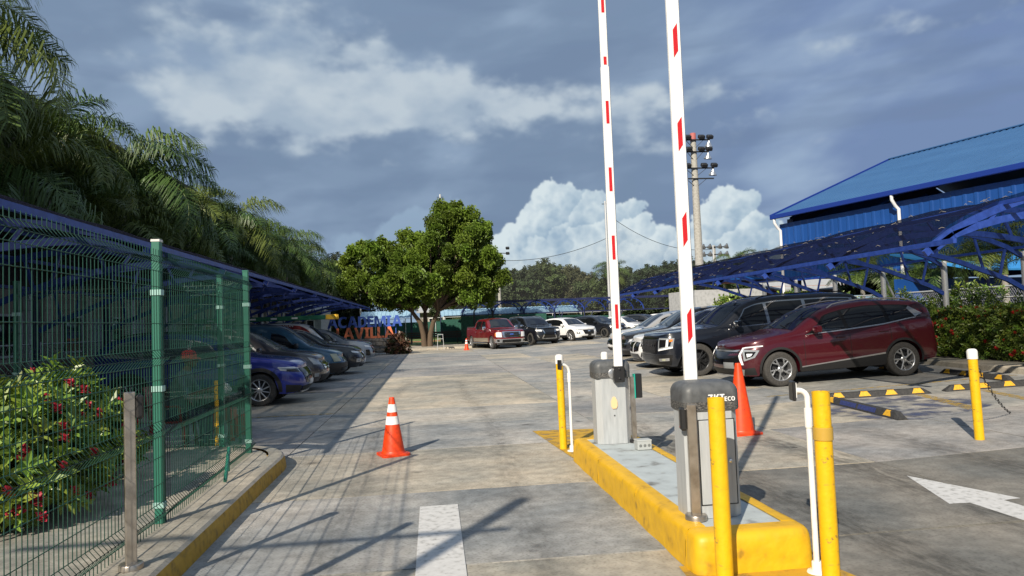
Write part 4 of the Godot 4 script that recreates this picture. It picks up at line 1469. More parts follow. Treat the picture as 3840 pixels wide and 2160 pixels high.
func skin(b: Mb, fn: Callable, nu: int, nv: int, lift: float, ref: Vector3) -> void:
	# a raised patch whose rim dips into the surface below
	var p := PackedVector3Array()
	for j in nv + 1:
		for i in nu + 1:
			p.append(fn.call(float(i) / nu, float(j) / nv))
	var cols := nu + 1
	var n := PackedVector3Array()
	n.resize(p.size())
	for j in nv + 1:
		for i in nu + 1:
			var du := p[j * cols + mini(i + 1, nu)] - p[j * cols + maxi(i - 1, 0)]
			var dv := p[mini(j + 1, nv) * cols + i] - p[maxi(j - 1, 0) * cols + i]
			var x := du.cross(dv)
			x = x.normalized() if x.length_squared() > 1e-16 else Vector3.UP
			if x.dot(p[j * cols + i] - ref) < 0:
				x = -x
			n[j * cols + i] = x
	var base := b.v.size()
	for k in p.size():
		b.vert(p[k] + n[k] * lift, n[k])
	for j in nv:
		for i in nu:
			var a := base + j * cols + i
			b.face(a, a + 1, a + cols + 1)
			b.face(a, a + cols + 1, a + cols)
	var rim := []
	for i in nu: rim.append(i)
	for j in nv: rim.append(j * cols + nu)
	for i in nu: rim.append(nv * cols + nu - i)
	for j in nv: rim.append((nv - j) * cols)
	for k in rim.size():
		var i0: int = rim[k]
		var i1: int = rim[(k + 1) % rim.size()]
		b.quad(p[i0] + n[i0] * lift, p[i1] + n[i1] * lift, p[i1] - n[i1] * 0.004, p[i0] - n[i0] * 0.004)


func ring_patch(c: Car, q: Array, lift: float, nu := 8, nv := 3) -> Mb:
	# q: four corners [a, y] going round
	var b := Mb.new()
	var f := func(u: float, v: float) -> Vector3:
		var lo := Vector2(q[0][0], q[0][1]).lerp(Vector2(q[1][0], q[1][1]), u)
		var hi := Vector2(q[3][0], q[3][1]).lerp(Vector2(q[2][0], q[2][1]), u)
		var p := lo.lerp(hi, v)
		return c.ring(p.x, p.y)
	skin(b, f, nu, nv, lift, Vector3(0, 0.6, 0))
	return b


func glass_patch(c: Car, q: Array, sg: float, lift: float, nu := 10, nv := 4) -> Mb:
	# q: four corners [d, height share] on the side of the cabin
	var b := Mb.new()
	var f := func(u: float, v: float) -> Vector3:
		var lo := Vector2(q[0][0], q[0][1]).lerp(Vector2(q[1][0], q[1][1]), u)
		var hi := Vector2(q[3][0], q[3][1]).lerp(Vector2(q[2][0], q[2][1]), u)
		var p := lo.lerp(hi, v)
		return c.upper(p.x, p.y, sg)
	skin(b, f, nu, nv, lift, Vector3(0, 0.7, 0))
	return b


func screen_patch(c: Car, d0: float, d1: float, qe0: float, qe1: float, lift: float) -> Mb:
	var b := Mb.new()
	var f := func(u: float, v: float) -> Vector3:
		var s := u * 2.0 - 1.0
		var e := lerpf(qe0, qe1, v)
		return c.upper(lerpf(d0, d1, v), 3.0 - absf(s) * e, 1.0 if s >= 0 else -1.0)
	skin(b, f, 16, 8, lift, Vector3(0, 0.4, 0))
	return b


var wheel_cache := {}

func wheel_meshes(r: float, style: String) -> Array:
	var key := "%s%.3f" % [style, r]
	if wheel_cache.has(key):
		return wheel_cache[key]
	var ty := Mb.new()
	var w := 0.115
	var rr := r * 0.66
	var tx := Transform3D(Basis(Vector3.RIGHT, PI / 2), Vector3.ZERO)     # lathe axis y -> z
	ty.lathe([Vector2(rr, -w * 0.92), Vector2(rr + 0.02, -w), Vector2(r * 0.90, -w * 1.02), Vector2(r * 0.975, -w * 0.86), Vector2(r, -w * 0.60), Vector2(r, -w * 0.28), Vector2(r - 0.006, -w * 0.25), Vector2(r - 0.006, -w * 0.20), Vector2(r, -w * 0.17), Vector2(r, w * 0.17), Vector2(r - 0.006, w * 0.20), Vector2(r - 0.006, w * 0.25), Vector2(r, w * 0.28), Vector2(r, w * 0.60), Vector2(r * 0.975, w * 0.86), Vector2(r * 0.90, w * 1.02), Vector2(rr + 0.02, w), Vector2(rr, w * 0.92)], 40, tx)
	var rim := Mb.new()
	rim.lathe([Vector2(rr + 0.004, w * 0.93), Vector2(rr - 0.006, w * 0.95), Vector2(rr - 0.016, w * 0.85), Vector2(rr - 0.03, w * 0.3), Vector2(rr - 0.035, -w * 0.5)], 36, tx)
	var n := 5
	var hub := 0.055
	var face := w * 0.80
	match style:
		"steel":
			rim.lathe([Vector2(rr - 0.02, face * 0.8), Vector2(rr * 0.75, face * 0.9), Vector2(rr * 0.5, face * 0.62), Vector2(0.06, face * 0.9), Vector2(0.0, face * 0.95)], 30, tx)
		"turbine":
			n = 10
			for k in n:
				var th := TAU * k / n
				var u := Vector3(cos(th), sin(th), 0)
				var v := Vector3(-sin(th), cos(th), 0)
				var a := u * hub * 0.8 + Vector3(0, 0, face)
				var e := u * (rr - 0.01) + v * 0.05 + Vector3(0, 0, face * 0.92)
				rim.bar(a, e, 0.026, 0.026, 0.005)
		"claw":
			for k in n:
				var th := TAU * k / n + 0.3
				var u := Vector3(cos(th), sin(th), 0)
				var v := Vector3(-sin(th), cos(th), 0)
				rim.bar(u * 0.02 + Vector3(0, 0, face), u * (rr - 0.01) + Vector3(0, 0, face * 0.95), 0.034, 0.03, 0.006)
				rim.bar(u * rr * 0.50 + Vector3(0, 0, face * 0.94), u * rr * 0.82 + v * rr * 0.42 + Vector3(0, 0, face * 0.90), 0.028, 0.024, 0.005)
				rim.bar(u * rr * 0.82 + v * rr * 0.42 + Vector3(0, 0, face * 0.90), u * rr * 0.80 + v * rr * 0.22 + Vector3(0, 0, face * 0.88), 0.022, 0.022, 0.004)
		_:
			if style == "six": n = 6
			for k in n:
				var th := TAU * k / n + 0.2
				for s in [-1.0, 1.0]:
					var u := Vector3(cos(th), sin(th), 0)
					var v: Vector3 = Vector3(-sin(th), cos(th), 0) * s
					rim.bar(u * hub * 0.7 + v * 0.012 + Vector3(0, 0, face), u * (rr - 0.008) + v * rr * 0.20 + Vector3(0, 0, face * 0.94), 0.024, 0.026, 0.005)
	rim.lathe([Vector2(hub + 0.012, face - 0.01), Vector2(hub, face + 0.008), Vector2(0.03, face + 0.014), Vector2(0.0, face + 0.014)], 18, tx)
	var back := Mb.new()
	back.lathe([Vector2(rr - 0.034, -w * 0.1), Vector2(rr * 0.62, -w * 0.05), Vector2(rr * 0.62, -w * 0.05), Vector2(rr * 0.62, w * 0.12), Vector2(0.0, w * 0.12)], 24, tx)
	wheel_cache[key] = [ty.mesh(), rim.mesh(), back.mesh()]
	return wheel_cache[key]


func car(p: Dictionary) -> Node3D:
	var t := thing(p.called, p.label, p.category, p.at, 0.0, p.get("group", ""))
	t.basis = Basis(Vector3(0, 0, 1), p.get("tilt", 0.0)) * Basis(Vector3.UP, p.turn)
	var c := Car.new()
	c.setup(p)
	var L: float = p.L
	var paint: Material = M[p.paint]
	var detail: bool = p.get("detail", true)
	# lower body
	var b := Mb.new()
	var rows := 12
	var m := c.px.size()
	for sg in [-1.0, 1.0]:
		var g := PackedVector3Array()
		for r in rows + 1:
			for i in m:
				var lo: float = c.low(c.px[i])
				var yb := c.belt(c.px[i])
				var y := lerpf(minf(lo, yb - 0.02), yb, float(r) / rows)
				g.append(c.rp(i, y, sg))
		b.grid(g, rows + 1, m, Vector3(0, 0.6, 0))
		# arch returns
		for i in m - 1:
			var p0 := g[i]
			var p1 := g[i + 1]
			b.quad(p0, p1, p1 - Vector3(0, 0, 0.12 * sg), p0 - Vector3(0, 0, 0.12 * sg))
	# upper body
	var qs := []
	for k in 7: qs.append(k / 6.0)
	for k in 5: qs.append(1.0 + (k + 1) / 5.0)
	for k in 5: qs.append(2.0 + (k + 1) / 5.0)
	var us := qs.size()
	var g2 := PackedVector3Array()
	for i in m:
		var A := c.rp(i, c.belt(c.px[i]), 1.0)
		A.z = maxf(A.z, 0.004)
		var line := []
		for q in qs:
			line.append(c.section(A, A.x, q))
		for k in us:
			g2.append(line[k])
		for k in range(us - 2, -1, -1):
			g2.append(Vector3(line[k].x, line[k].y, -line[k].z))
	b.grid(g2, m, us * 2 - 1, Vector3(0, 0.3, 0))
	part(b, paint, "body", t)
	# underbody
	b = Mb.new()
	b.bx(0, 0.42, 0, L - 0.5, 0.36, p.W - 0.52)
	for d in [p.fw, p.fw + p.wb]:
		b.bx(L / 2 - d, p.r + 0.12, 0, p.r * 2.0 + 0.16, p.r * 1.5, p.W - 0.5)
	part(b, M.dark_interior, "underbody", t)
	# wheels
	var ws := wheel_meshes(p.r, p.get("rim", "five"))
	for d in [p.fw, p.fw + p.wb]:
		for sg in [-1.0, 1.0]:
			var w := Node3D.new()
			w.name = "wheel"
			t.add_child(w, true)
			w.transform = Transform3D(Basis(Vector3.UP, 0.0 if sg > 0 else PI), Vector3(L / 2 - d, p.r, (p.W / 2 - 0.135) * sg))
			w.rotate_object_local(Vector3(0, 0, 1), rng.randf() * TAU)
			mi(ws[0], M.tyre, "tyre", w)
			mi(ws[1], M[p.get("rim_mat", "alloy")], "rim", w)
			mi(ws[2], M.dark_steel, "brake_disc", w)
	# glass
	var gm: Material = M[p.get("glass", "glass_dark")]
	var ws_: Array = p.screen
	part(screen_patch(c, ws_[0], ws_[1], ws_[2], ws_[3], 0.006), M[p.get("screen_glass", p.get("glass", "glass_dark"))], "windscreen", t)
	if p.has("rear_screen"):
		var rs: Array = p.rear_screen
		part(screen_patch(c, rs[0], rs[1], rs[2], rs[3], 0.006), gm, "rear_window", t)
	if p.has("sunroof"):
		part(screen_patch(c, p.sunroof[0], p.sunroof[1], 0.8, 0.8, 0.005), M.gloss_black, "sunroof", t)
	for sg in [-1.0, 1.0]:
		if p.has("band"):      # blackout or trim behind the windows
			part(glass_patch(c, p.band, sg, 0.0035, 20, 4), M[p.get("band_mat", "gloss_black")], "window_trim", t)
		if p.has("waist"):
			part(glass_patch(c, p.waist, sg, 0.010, 24, 1), M.silver_trim, "waist_trim", t)
		if p.has("pillar_trim"):
			part(glass_patch(c, p.pillar_trim, sg, 0.012, 4, 4), M.silver_trim, "pillar_trim", t)
		for q in p.windows:
			part(glass_patch(c, q, sg, 0.007), gm, "side_window", t)
		# door seams, handles
		for d in p.get("seams", []):
			var a := c.arc_at(d)
			part(ring_patch(c, [[(a - 0.005) * sg, c.low(L / 2 - d) + 0.12], [(a + 0.005) * sg, c.low(L / 2 - d) + 0.12], [(a + 0.005) * sg, c.belt(L / 2 - d) - 0.01], [(a - 0.005) * sg, c.belt(L / 2 - d) - 0.01]], 0.002, 1, 6), M.seam, "door_seam", t)
		for d in p.get("handles", []):
			var hb := Mb.new()
			var y: float = c.belt(L / 2 - d) - p.get("handle_drop", 0.13)
			var pt: Vector3 = c.ring(c.arc_at(d) * sg, y)
			hb.bx(pt.x, pt.y, pt.z + 0.018 * sg, 0.19, 0.028, 0.028, 0.01)
			part(hb, M[p.get("handle_mat", p.paint)], "door_handle", t)
		if p.get("mirror", true):
			var md: float = p.get("mirror_d", ws_[0] + 0.42)
			var base: Vector3 = c.upper(md, 0.1, sg)
			var mb := Mb.new()
			var sz: Vector3 = p.get("mirror_size", Vector3(0.13, 0.15, 0.21))
			var ctr := base + Vector3(0.03, 0.075, sg * (sz.z * 0.5 + 0.05))
			var o := PackedVector3Array()
			var rings := [[-0.5, 0.72], [-0.38, 0.95], [0.0, 1.0], [0.36, 0.9], [0.5, 0.6]]
			for r in rings:
				for k in 14:
					var th := TAU * k / 14.0
					var cx := signf(cos(th)) * pow(absf(cos(th)), 0.55)
					var cy := signf(sin(th)) * pow(absf(sin(th)), 0.55)
					o.append(ctr + Vector3(cx * sz.x * 0.5 * r[1], cy * sz.y * 0.5 * r[1], r[0] * sz.z))
			mb.grid(o, rings.size(), 14, ctr, true)
			for e in [0, rings.size() - 1]:
				for k in range(1, 13):
					mb.tri(o[e * 14], o[e * 14 + k], o[e * 14 + k + 1])
			mb.bar(base + Vector3(0, -0.02, 0), ctr + Vector3(0, -sz.y * 0.38, 0), 0.05, 0.05, 0.01)
			part(mb, M[p.get("mirror_mat", p.paint)], "mirror", t)
		if p.get("clad", false):
			for d in [p.fw, p.fw + p.wb]:
				var cb := Mb.new()
				var R0: float = p.r + p.get("gap", 0.055) - 0.004
				var fa := func(u: float, v: float) -> Vector3:
					var th := lerpf(-0.12, PI + 0.12, u)
					var R: float = R0 + v * p.get("clad_w", 0.055)
					var dd: float = d - cos(th) * R
					var yy: float = maxf(p.r + sin(th) * R, c.P.low[0][1] * 0.8)
					yy = minf(yy, c.belt(L / 2 - dd) - 0.01)
					return c.ring(c.arc_at2(dd) * sg, yy)
				skin(cb, fa, 26, 2, 0.012, Vector3(L / 2 - d, p.r, 0))
				part(cb, M[p.get("clad_mat", "cladding")], "arch_trim", t)
			var a0 := c.arc_at2(p.fw + p.r + 0.07)
			var a1 := c.arc_at2(p.fw + p.wb - p.r - 0.07)
			var ys: float = p.rock
			part(ring_patch(c, [[a0 * sg, ys + 0.005], [a1 * sg, ys + 0.005], [a1 * sg, ys + p.get("sill_h", 0.15)], [a0 * sg, ys + p.get("sill_h0", 0.15)]], 0.012, 24, 3), M[p.get("clad_mat", "cladding")], "sill_trim", t)
			if p.has("sill_line"):
				part(ring_patch(c, [[(a0 + 0.02) * sg, ys + p.get("sill_h0", 0.15) - 0.01], [a1 * sg, ys + p.get("sill_h", 0.15) - 0.01], [a1 * sg, ys + p.get("sill_h", 0.15) + 0.02], [(a0 + 0.02) * sg, ys + p.get("sill_h0", 0.15) + 0.008]], 0.018, 24, 1), M[p.sill_line], "sill_moulding", t)
		if p.has("rails"):
			var rb := Mb.new()
			var path := PackedVector3Array()
			for k in 15:
				var d := lerpf(p.rails[0], p.rails[1], k / 14.0)
				var lift := 0.045 if k > 0 and k < 14 else 0.0
				path.append(c.upper(d, 1.75, sg) + Vector3(0, lift, 0))
			rb.tube(path, 0.015, 8)
			part(rb, M[p.get("rail_mat", "silver_trim")], "roof_rail", t)
		# tail lamps
		var am: float = c.arc[c.arc.size() - 1]
		if p.has("tail_lamp"):
			var tl: Array = p.tail_lamp
			part(ring_patch(c, [[(am - tl[0]) * sg, tl[2]], [(am - tl[1]) * sg, tl[2]], [(am - tl[1]) * sg, tl[3]], [(am - tl[0]) * sg, tl[3]]], 0.01, 8, 3), M.lamp_red, "tail_lamp", t)
	for f in p.get("front", []):
		for sg in ([-1.0, 1.0] if f[3] else [1.0]):
			var q := []
			for k in 4:
				q.append([f[2][k][0] * sg, f[2][k][1]])
			part(ring_patch(c, q, f[4], f[5] if f.size() > 5 else 8, 3), M[f[1]], f[0], t)
	# wipers
	for z in [-0.45, 0.12]:
		var wb := Mb.new()
		var f0 := func(s: float, d: float) -> Vector3:
			return c.upper(d, 3.0 - minf(absf(s) / 0.75, 1.0), 1.0 if s >= 0 else -1.0) + Vector3(0.01, 0.022, 0)
		wb.rod(f0.call(z, ws_[0] + 0.04), f0.call(z + 0.42, ws_[0] + 0.13), 0.008, 5)
		part(wb, M.black_plastic, "wiper", t)
	return t


func quad4(a0: float, y0: float, a1: float, y1: float) -> Array:
	return [[a0, y0], [a1, y0], [a1, y1], [a0, y1]]


func suv(over: Dictionary) -> Dictionary:
	# a generic compact sport utility profile, 4.5 m long, 1.66 m high
	var p := {
		"called": "parked_car", "category": "car", "L": 4.52, "W": 1.86, "r": 0.35, "fw": 0.92, "wb": 2.68, "rock": 0.27, "group": "cars parked under the carports",
		"top": [[0.0, 0.70], [0.06, 0.82], [0.25, 0.95], [0.7, 1.03], [1.20, 1.09], [1.32, 1.13], [2.02, 1.53], [2.35, 1.615], [2.9, 1.655], [3.55, 1.63], [4.02, 1.55], [4.22, 1.40], [4.46, 1.02], [4.52, 0.95]],
		"belt": [[0.0, 0.70], [0.15, 0.80], [0.5, 0.91], [1.2, 1.00], [2.2, 1.03], [3.3, 1.08], [4.1, 1.16], [4.35, 1.08], [4.52, 0.92]],
		"low": [[0.0, 0.27], [0.3, 0.24], [0.8, 0.26], [1.5, 0.27], [3.2, 0.27], [4.0, 0.30], [4.52, 0.36]],
		"screen": [1.30, 2.10, 0.98, 0.95], "rear_screen": [4.40, 4.08, 0.75, 0.85],
		"windows": [[[1.62, 0.10], [2.38, 0.08], [2.30, 0.93], [2.02, 0.93]], [[2.46, 0.08], [3.30, 0.08], [3.24, 0.93], [2.38, 0.93]], [[3.38, 0.10], [4.02, 0.30], [3.72, 0.90], [3.32, 0.93]]],
		"band": [[1.50, 0.02], [4.10, 0.05], [3.85, 0.97], [1.95, 0.97]],
		"seams": [1.42, 2.42, 3.32], "handles": [2.22, 3.15], "clad": true, "tail_lamp": [0.42, 0.80, 0.92, 1.05],
		"front": [["grille", "gloss_black", quad4(-0.5, 0.50, 0.5, 0.72), false, 0.006], ["headlight", "lamp_clear", [[0.52, 0.66], [0.92, 0.70], [0.98, 0.80], [0.54, 0.76]], true, 0.01], ["lower_intake", "cladding", quad4(-0.55, 0.27, 0.55, 0.40), false, 0.008], ["number_plate", "plate_white", quad4(-0.16, 0.42, 0.16, 0.52), false, 0.016]],
	}
	p.merge(over, true)
	return p


func build_cars() -> void:
	var right := {"turn": PI, "tilt": 0.033, "group": "cars parked nose out along the right side"}
	# maroon crossover
	var p := suv({"label": "maroon crossover with silver roof rails parked nearest on the right", "paint": "paint_red", "at": Vector3(8.31, 0.134, -14.50), "rim": "claw", "rails": [2.15, 4.05], "cf": 0.70, "nf": 2.5,
		"tum": 0.34, "mirror_mat": "paint_red", "sill_line": "silver_trim", "sill_h0": 0.10, "sill_h": 0.24, "clad_w": 0.045, "waist": [[1.50, -0.02], [3.95, -0.01], [3.97, 0.05], [1.55, 0.035]], "pillar_trim": [[3.95, 0.08], [4.12, 0.30], [3.86, 0.88], [3.80, 0.72]], "tail_lamp": [0.20, 0.95, 0.97, 1.08],
		"top": [[0.0, 0.72], [0.06, 0.84], [0.25, 0.94], [0.7, 1.03], [1.15, 1.09], [1.28, 1.12], [2.02, 1.52], [2.4, 1.60], [2.95, 1.65], [3.6, 1.62], [4.22, 1.55], [4.32, 1.47], [4.43, 1.12], [4.52, 0.95]],
		"belt": [[0.0, 0.72], [0.15, 0.80], [0.5, 0.90], [1.2, 0.99], [2.2, 1.03], [3.2, 1.09], [3.9, 1.19], [4.3, 1.20], [4.42, 1.08], [4.52, 0.92]],
		"front": [
			["grille", "gloss_black", [[-0.66, 0.48], [0.66, 0.48], [0.74, 0.74], [-0.74, 0.74]], false, 0.006, 20],
			["grille_bar", "silver_trim", [[-0.62, 0.735], [0.62, 0.735], [0.70, 0.775], [-0.70, 0.775]], false, 0.016, 20],
			["hood_lip", "gloss_black", [[-0.5, 0.778], [0.5, 0.778], [0.48, 0.80], [-0.48, 0.80]], false, 0.01, 16],
			["headlight", "lamp_clear", [[0.80, 0.55], [1.02, 0.62], [1.12, 0.76], [0.76, 0.79]], true, 0.010],
			["lamp_inner", "gloss_black", [[0.84, 0.60], [0.98, 0.645], [1.05, 0.735], [0.82, 0.74]], true, 0.014],
			["lamp_lens", "lamp_white", [[0.87, 0.63], [0.95, 0.655], [0.98, 0.70], [0.86, 0.70]], true, 0.018],
			["daytime_lamp", "lamp_white", [[0.74, 0.48], [0.79, 0.48], [0.73, 0.70], [0.68, 0.66]], true, 0.014],
			["daytime_lamp", "lamp_white", [[0.68, 0.66], [0.73, 0.66], [0.80, 0.82], [0.76, 0.82]], true, 0.014],
			["daytime_lamp", "lamp_white", [[0.78, 0.80], [1.20, 0.83], [1.20, 0.85], [0.78, 0.825]], true, 0.014],
			["number_plate", "plate_grey", quad4(-0.56, 0.41, -0.24, 0.53), false, 0.02],
			["lower_intake", "cladding", [[-0.60, 0.27], [0.60, 0.27], [0.66, 0.40], [-0.66, 0.40]], false, 0.010, 18],
			["skid_plate", "silver_trim", [[-0.60, 0.235], [0.60, 0.235], [0.62, 0.265], [-0.62, 0.265]], false, 0.022, 18],
			["fog_surround", "cladding", [[0.66, 0.27], [1.05, 0.27], [1.0, 0.42], [0.74, 0.40]], true, 0.012],
			["corner_trim", "silver_trim", [[0.66, 0.28], [0.76, 0.27], [0.80, 0.38], [0.74, 0.40]], true, 0.02]]})
	p.merge(right, true)
	var red := car(p)
	var tm := TextMesh.new()
	tm.text = "KIA"
	tm.pixel_size = 0.003
	tm.font_size = 26
	tm.depth = 0.004
	mi(tm, M.chrome, "emblem", red, Transform3D(Basis(Vector3.UP, PI / 2) * Basis(Vector3.RIGHT, -0.9), Vector3(2.12, 0.875, 0)))
	# big black sport utility
	p = suv({"label": "long black sport utility with chrome mirrors beside the maroon crossover", "paint": "paint_navy_black", "at": Vector3(8.47, 0.137, -18.02), "L": 5.70, "W": 2.04, "r": 0.405, "fw": 0.98, "wb": 3.30, "rock": 0.33, "rim": "five", "rim_mat": "alloy_dark",
		"cf": 0.55, "nf": 3.4, "tum": 0.24, "mirror_mat": "chrome", "mirror_size": Vector3(0.16, 0.17, 0.25), "clad": false, "band_mat": "chrome", "rr": 0.14,
		"top": [[0.0, 1.00], [0.05, 1.08], [0.3, 1.14], [1.0, 1.18], [1.50, 1.21], [1.62, 1.26], [2.25, 1.72], [2.6, 1.85], [3.2, 1.90], [4.6, 1.89], [5.3, 1.84], [5.52, 1.70], [5.66, 1.15], [5.70, 1.0]],
		"belt": [[0.0, 0.99], [0.15, 1.06], [0.6, 1.10], [1.5, 1.13], [3.0, 1.15], [5.2, 1.18], [5.5, 1.15], [5.70, 1.0]],
		"low": [[0.0, 0.33], [0.3, 0.28], [0.8, 0.32], [1.5, 0.33], [4.4, 0.33], [5.2, 0.36], [5.7, 0.42]],
		"nose": [[0.0, 0.12], [0.12, 0.03], [0.3, 0.0], [0.6, 0.01], [0.9, 0.03], [1.0, 0.07]],
		"screen": [1.60, 2.34, 0.98, 0.95], "rear_screen": [5.60, 5.42, 0.8, 0.85],
		"band": [[1.86, 0.02], [5.35, 0.02], [5.25, 0.95], [2.30, 0.95]],
		"windows": [[[1.93, 0.06], [2.86, 0.06], [2.82, 0.90], [2.32, 0.90]], [[2.94, 0.06], [3.88, 0.06], [3.86, 0.90], [2.90, 0.90]], [[3.97, 0.06], [5.25, 0.06], [5.16, 0.90], [3.95, 0.90]]],
		"seams": [1.78, 2.90, 3.92], "handles": [2.72, 3.72], "rails": [2.7, 5.2], "rail_mat": "gloss_black", "tail_lamp": [0.5, 0.78, 0.9, 1.3],
		"front": [
			["grille_frame", "gloss_black", [[-0.62, 0.60], [0.62, 0.60], [0.66, 1.02], [-0.66, 1.02]], false, 0.008, 16],
			["upper_grille", "cladding", [[-0.55, 0.84], [0.55, 0.84], [0.58, 0.97], [-0.58, 0.97]], false, 0.016, 16],
			["lower_grille", "cladding", [[-0.53, 0.64], [0.53, 0.64], [0.55, 0.79], [-0.55, 0.79]], false, 0.016, 16],
			["headlight", "lamp_clear", [[0.68, 0.70], [1.12, 0.76], [1.18, 0.99], [0.70, 1.0]], true, 0.012],
			["lamp_inner", "gloss_black", [[0.73, 0.76], [1.06, 0.80], [1.10, 0.955], [0.74, 0.965]], true, 0.016],
			["daytime_lamp", "lamp_white", [[0.94, 0.77], [1.0, 0.78], [1.03, 0.96], [0.97, 0.96]], true, 0.021],
			["daytime_lamp", "lamp_white", [[0.70, 0.68], [1.12, 0.745], [1.12, 0.785], [0.70, 0.72]], true, 0.021],
			["turn_signal", "lamp_amber", [[1.04, 0.90], [1.12, 0.91], [1.13, 0.96], [1.05, 0.955]], true, 0.021],
			["bumper", "gloss_black", [[-1.05, 0.34], [1.05, 0.34], [1.10, 0.58], [-1.10, 0.58]], false, 0.03, 24],
			["fog_surround", "silver_trim", [[0.72, 0.43], [1.02, 0.44], [1.02, 0.51], [0.72, 0.50]], true, 0.036],
			["fog_lamp", "lamp_fog", [[0.82, 0.45], [0.92, 0.45], [0.92, 0.495], [0.82, 0.49]], true, 0.04]]})
	p.merge(right, true)
	var sub := car(p)
	var b := Mb.new()
	b.bx(0.45, 1.915, 0, 0.17, 0.05, 0.06, 0.02)
	part(b, M.gloss_black, "antenna_fin", sub)
	b = Mb.new()
	for k in 9:
		b.bar(Vector3(2.856, 0.70, -0.5 + k * 0.125), Vector3(2.846, 0.96, -0.45 + k * 0.125), 0.012, 0.012)
	part(b, M.alloy_dark, "grille_mesh", sub)
	# white coupe-like sport utility
	p = suv({"label": "white sport utility with black kidney grille beside the long black one", "paint": "paint_white", "at": Vector3(8.55, 0.14, -21.0), "L": 4.95, "W": 1.98, "r": 0.37, "fw": 0.90, "wb": 2.97, "glass": "glass_dark", "cf": 0.6,
		"top": [[0.0, 0.80], [0.06, 0.90], [0.3, 1.00], [1.0, 1.08], [1.45, 1.13], [1.55, 1.17], [2.3, 1.58], [2.7, 1.67], [3.2, 1.69], [3.9, 1.60], [4.6, 1.32], [4.85, 1.15], [4.95, 1.0]],
		"belt": [[0.0, 0.79], [0.2, 0.88], [0.6, 0.97], [1.4, 1.03], [3.0, 1.08], [4.4, 1.15], [4.8, 1.06], [4.95, 0.95]],
		"screen": [1.52, 2.38, 0.98, 0.95], "rear_screen": [4.70, 4.0, 0.8, 0.85], "band": [[1.75, 0.02], [4.4, 0.05], [3.9, 0.97], [2.25, 0.97]],
		"windows": [[[1.85, 0.08], [2.62, 0.08], [2.56, 0.93], [2.28, 0.93]], [[2.7, 0.08], [3.6, 0.08], [3.5, 0.93], [2.64, 0.93]]], "seams": [1.7, 2.66, 3.6], "handles": [2.45, 3.4],
		"front": [
			["kidney_grille", "gloss_black", [[0.07, 0.50], [0.44, 0.54], [0.48, 0.78], [0.06, 0.80]], true, 0.014],
			["headlight", "gloss_black", [[0.56, 0.66], [1.02, 0.76], [1.04, 0.83], [0.57, 0.78]], true, 0.010],
			["lamp_lens", "lamp_white", [[0.66, 0.71], [0.86, 0.75], [0.86, 0.79], [0.66, 0.76]], true, 0.016],
			["side_intake", "gloss_black", [[0.52, 0.36], [0.92, 0.42], [0.96, 0.52], [0.62, 0.50]], true, 0.012],
			["lower_intake", "gloss_black", [[-0.46, 0.30], [0.46, 0.30], [0.40, 0.45], [-0.40, 0.45]], false, 0.014, 14],
			["splitter", "gloss_black", [[-0.9, 0.23], [0.9, 0.23], [0.9, 0.27], [-0.9, 0.27]], false, 0.03, 20]]})
	p.merge(right, true)
	car(p)
	# dark sport utility
	p = suv({"label": "dark grey sport utility behind the white one on the right", "paint": "paint_charcoal", "at": Vector3(8.95, 0.15, -24.0), "L": 4.9, "W": 1.95, "r": 0.37, "wb": 2.9, "glass": "glass_clear",
		"top": [[0.0, 0.80], [0.06, 0.92], [0.3, 1.03], [1.0, 1.10], [1.45, 1.15], [1.55, 1.19], [2.25, 1.62], [2.7, 1.72], [3.4, 1.74], [4.3, 1.66], [4.6, 1.5], [4.85, 1.1], [4.9, 1.0]],
		"screen": [1.52, 2.34, 0.98, 0.95], "rear_screen": [4.8, 4.5, 0.8, 0.85],
		"front": [["grille", "gloss_black", quad4(-0.52, 0.52, 0.52, 0.78), false, 0.008], ["headlight", "lamp_clear", [[0.56, 0.68], [1.0, 0.72], [1.04, 0.82], [0.56, 0.80]], true, 0.012], ["lamp_lens", "lamp_white", [[0.64, 0.71], [0.78, 0.73], [0.78, 0.78], [0.64, 0.77]], true, 0.018], ["lower_intake", "cladding", quad4(-0.7, 0.27, 0.7, 0.42), false, 0.012]]})
	p.merge(right, true)
	car(p)
	p = suv({"label": "white van roofed car farthest along the right row", "paint": "paint_white", "at": Vector3(9.2, 0.16, -27.2), "L": 4.6, "W": 1.85})
	p.merge(right, true)
	car(p)

	# ------------------------------------------------ left row, noses to the lane
	var left := {"turn": 0.0, "group": "cars parked nose out along the left side", "glass": "glass_clear"}
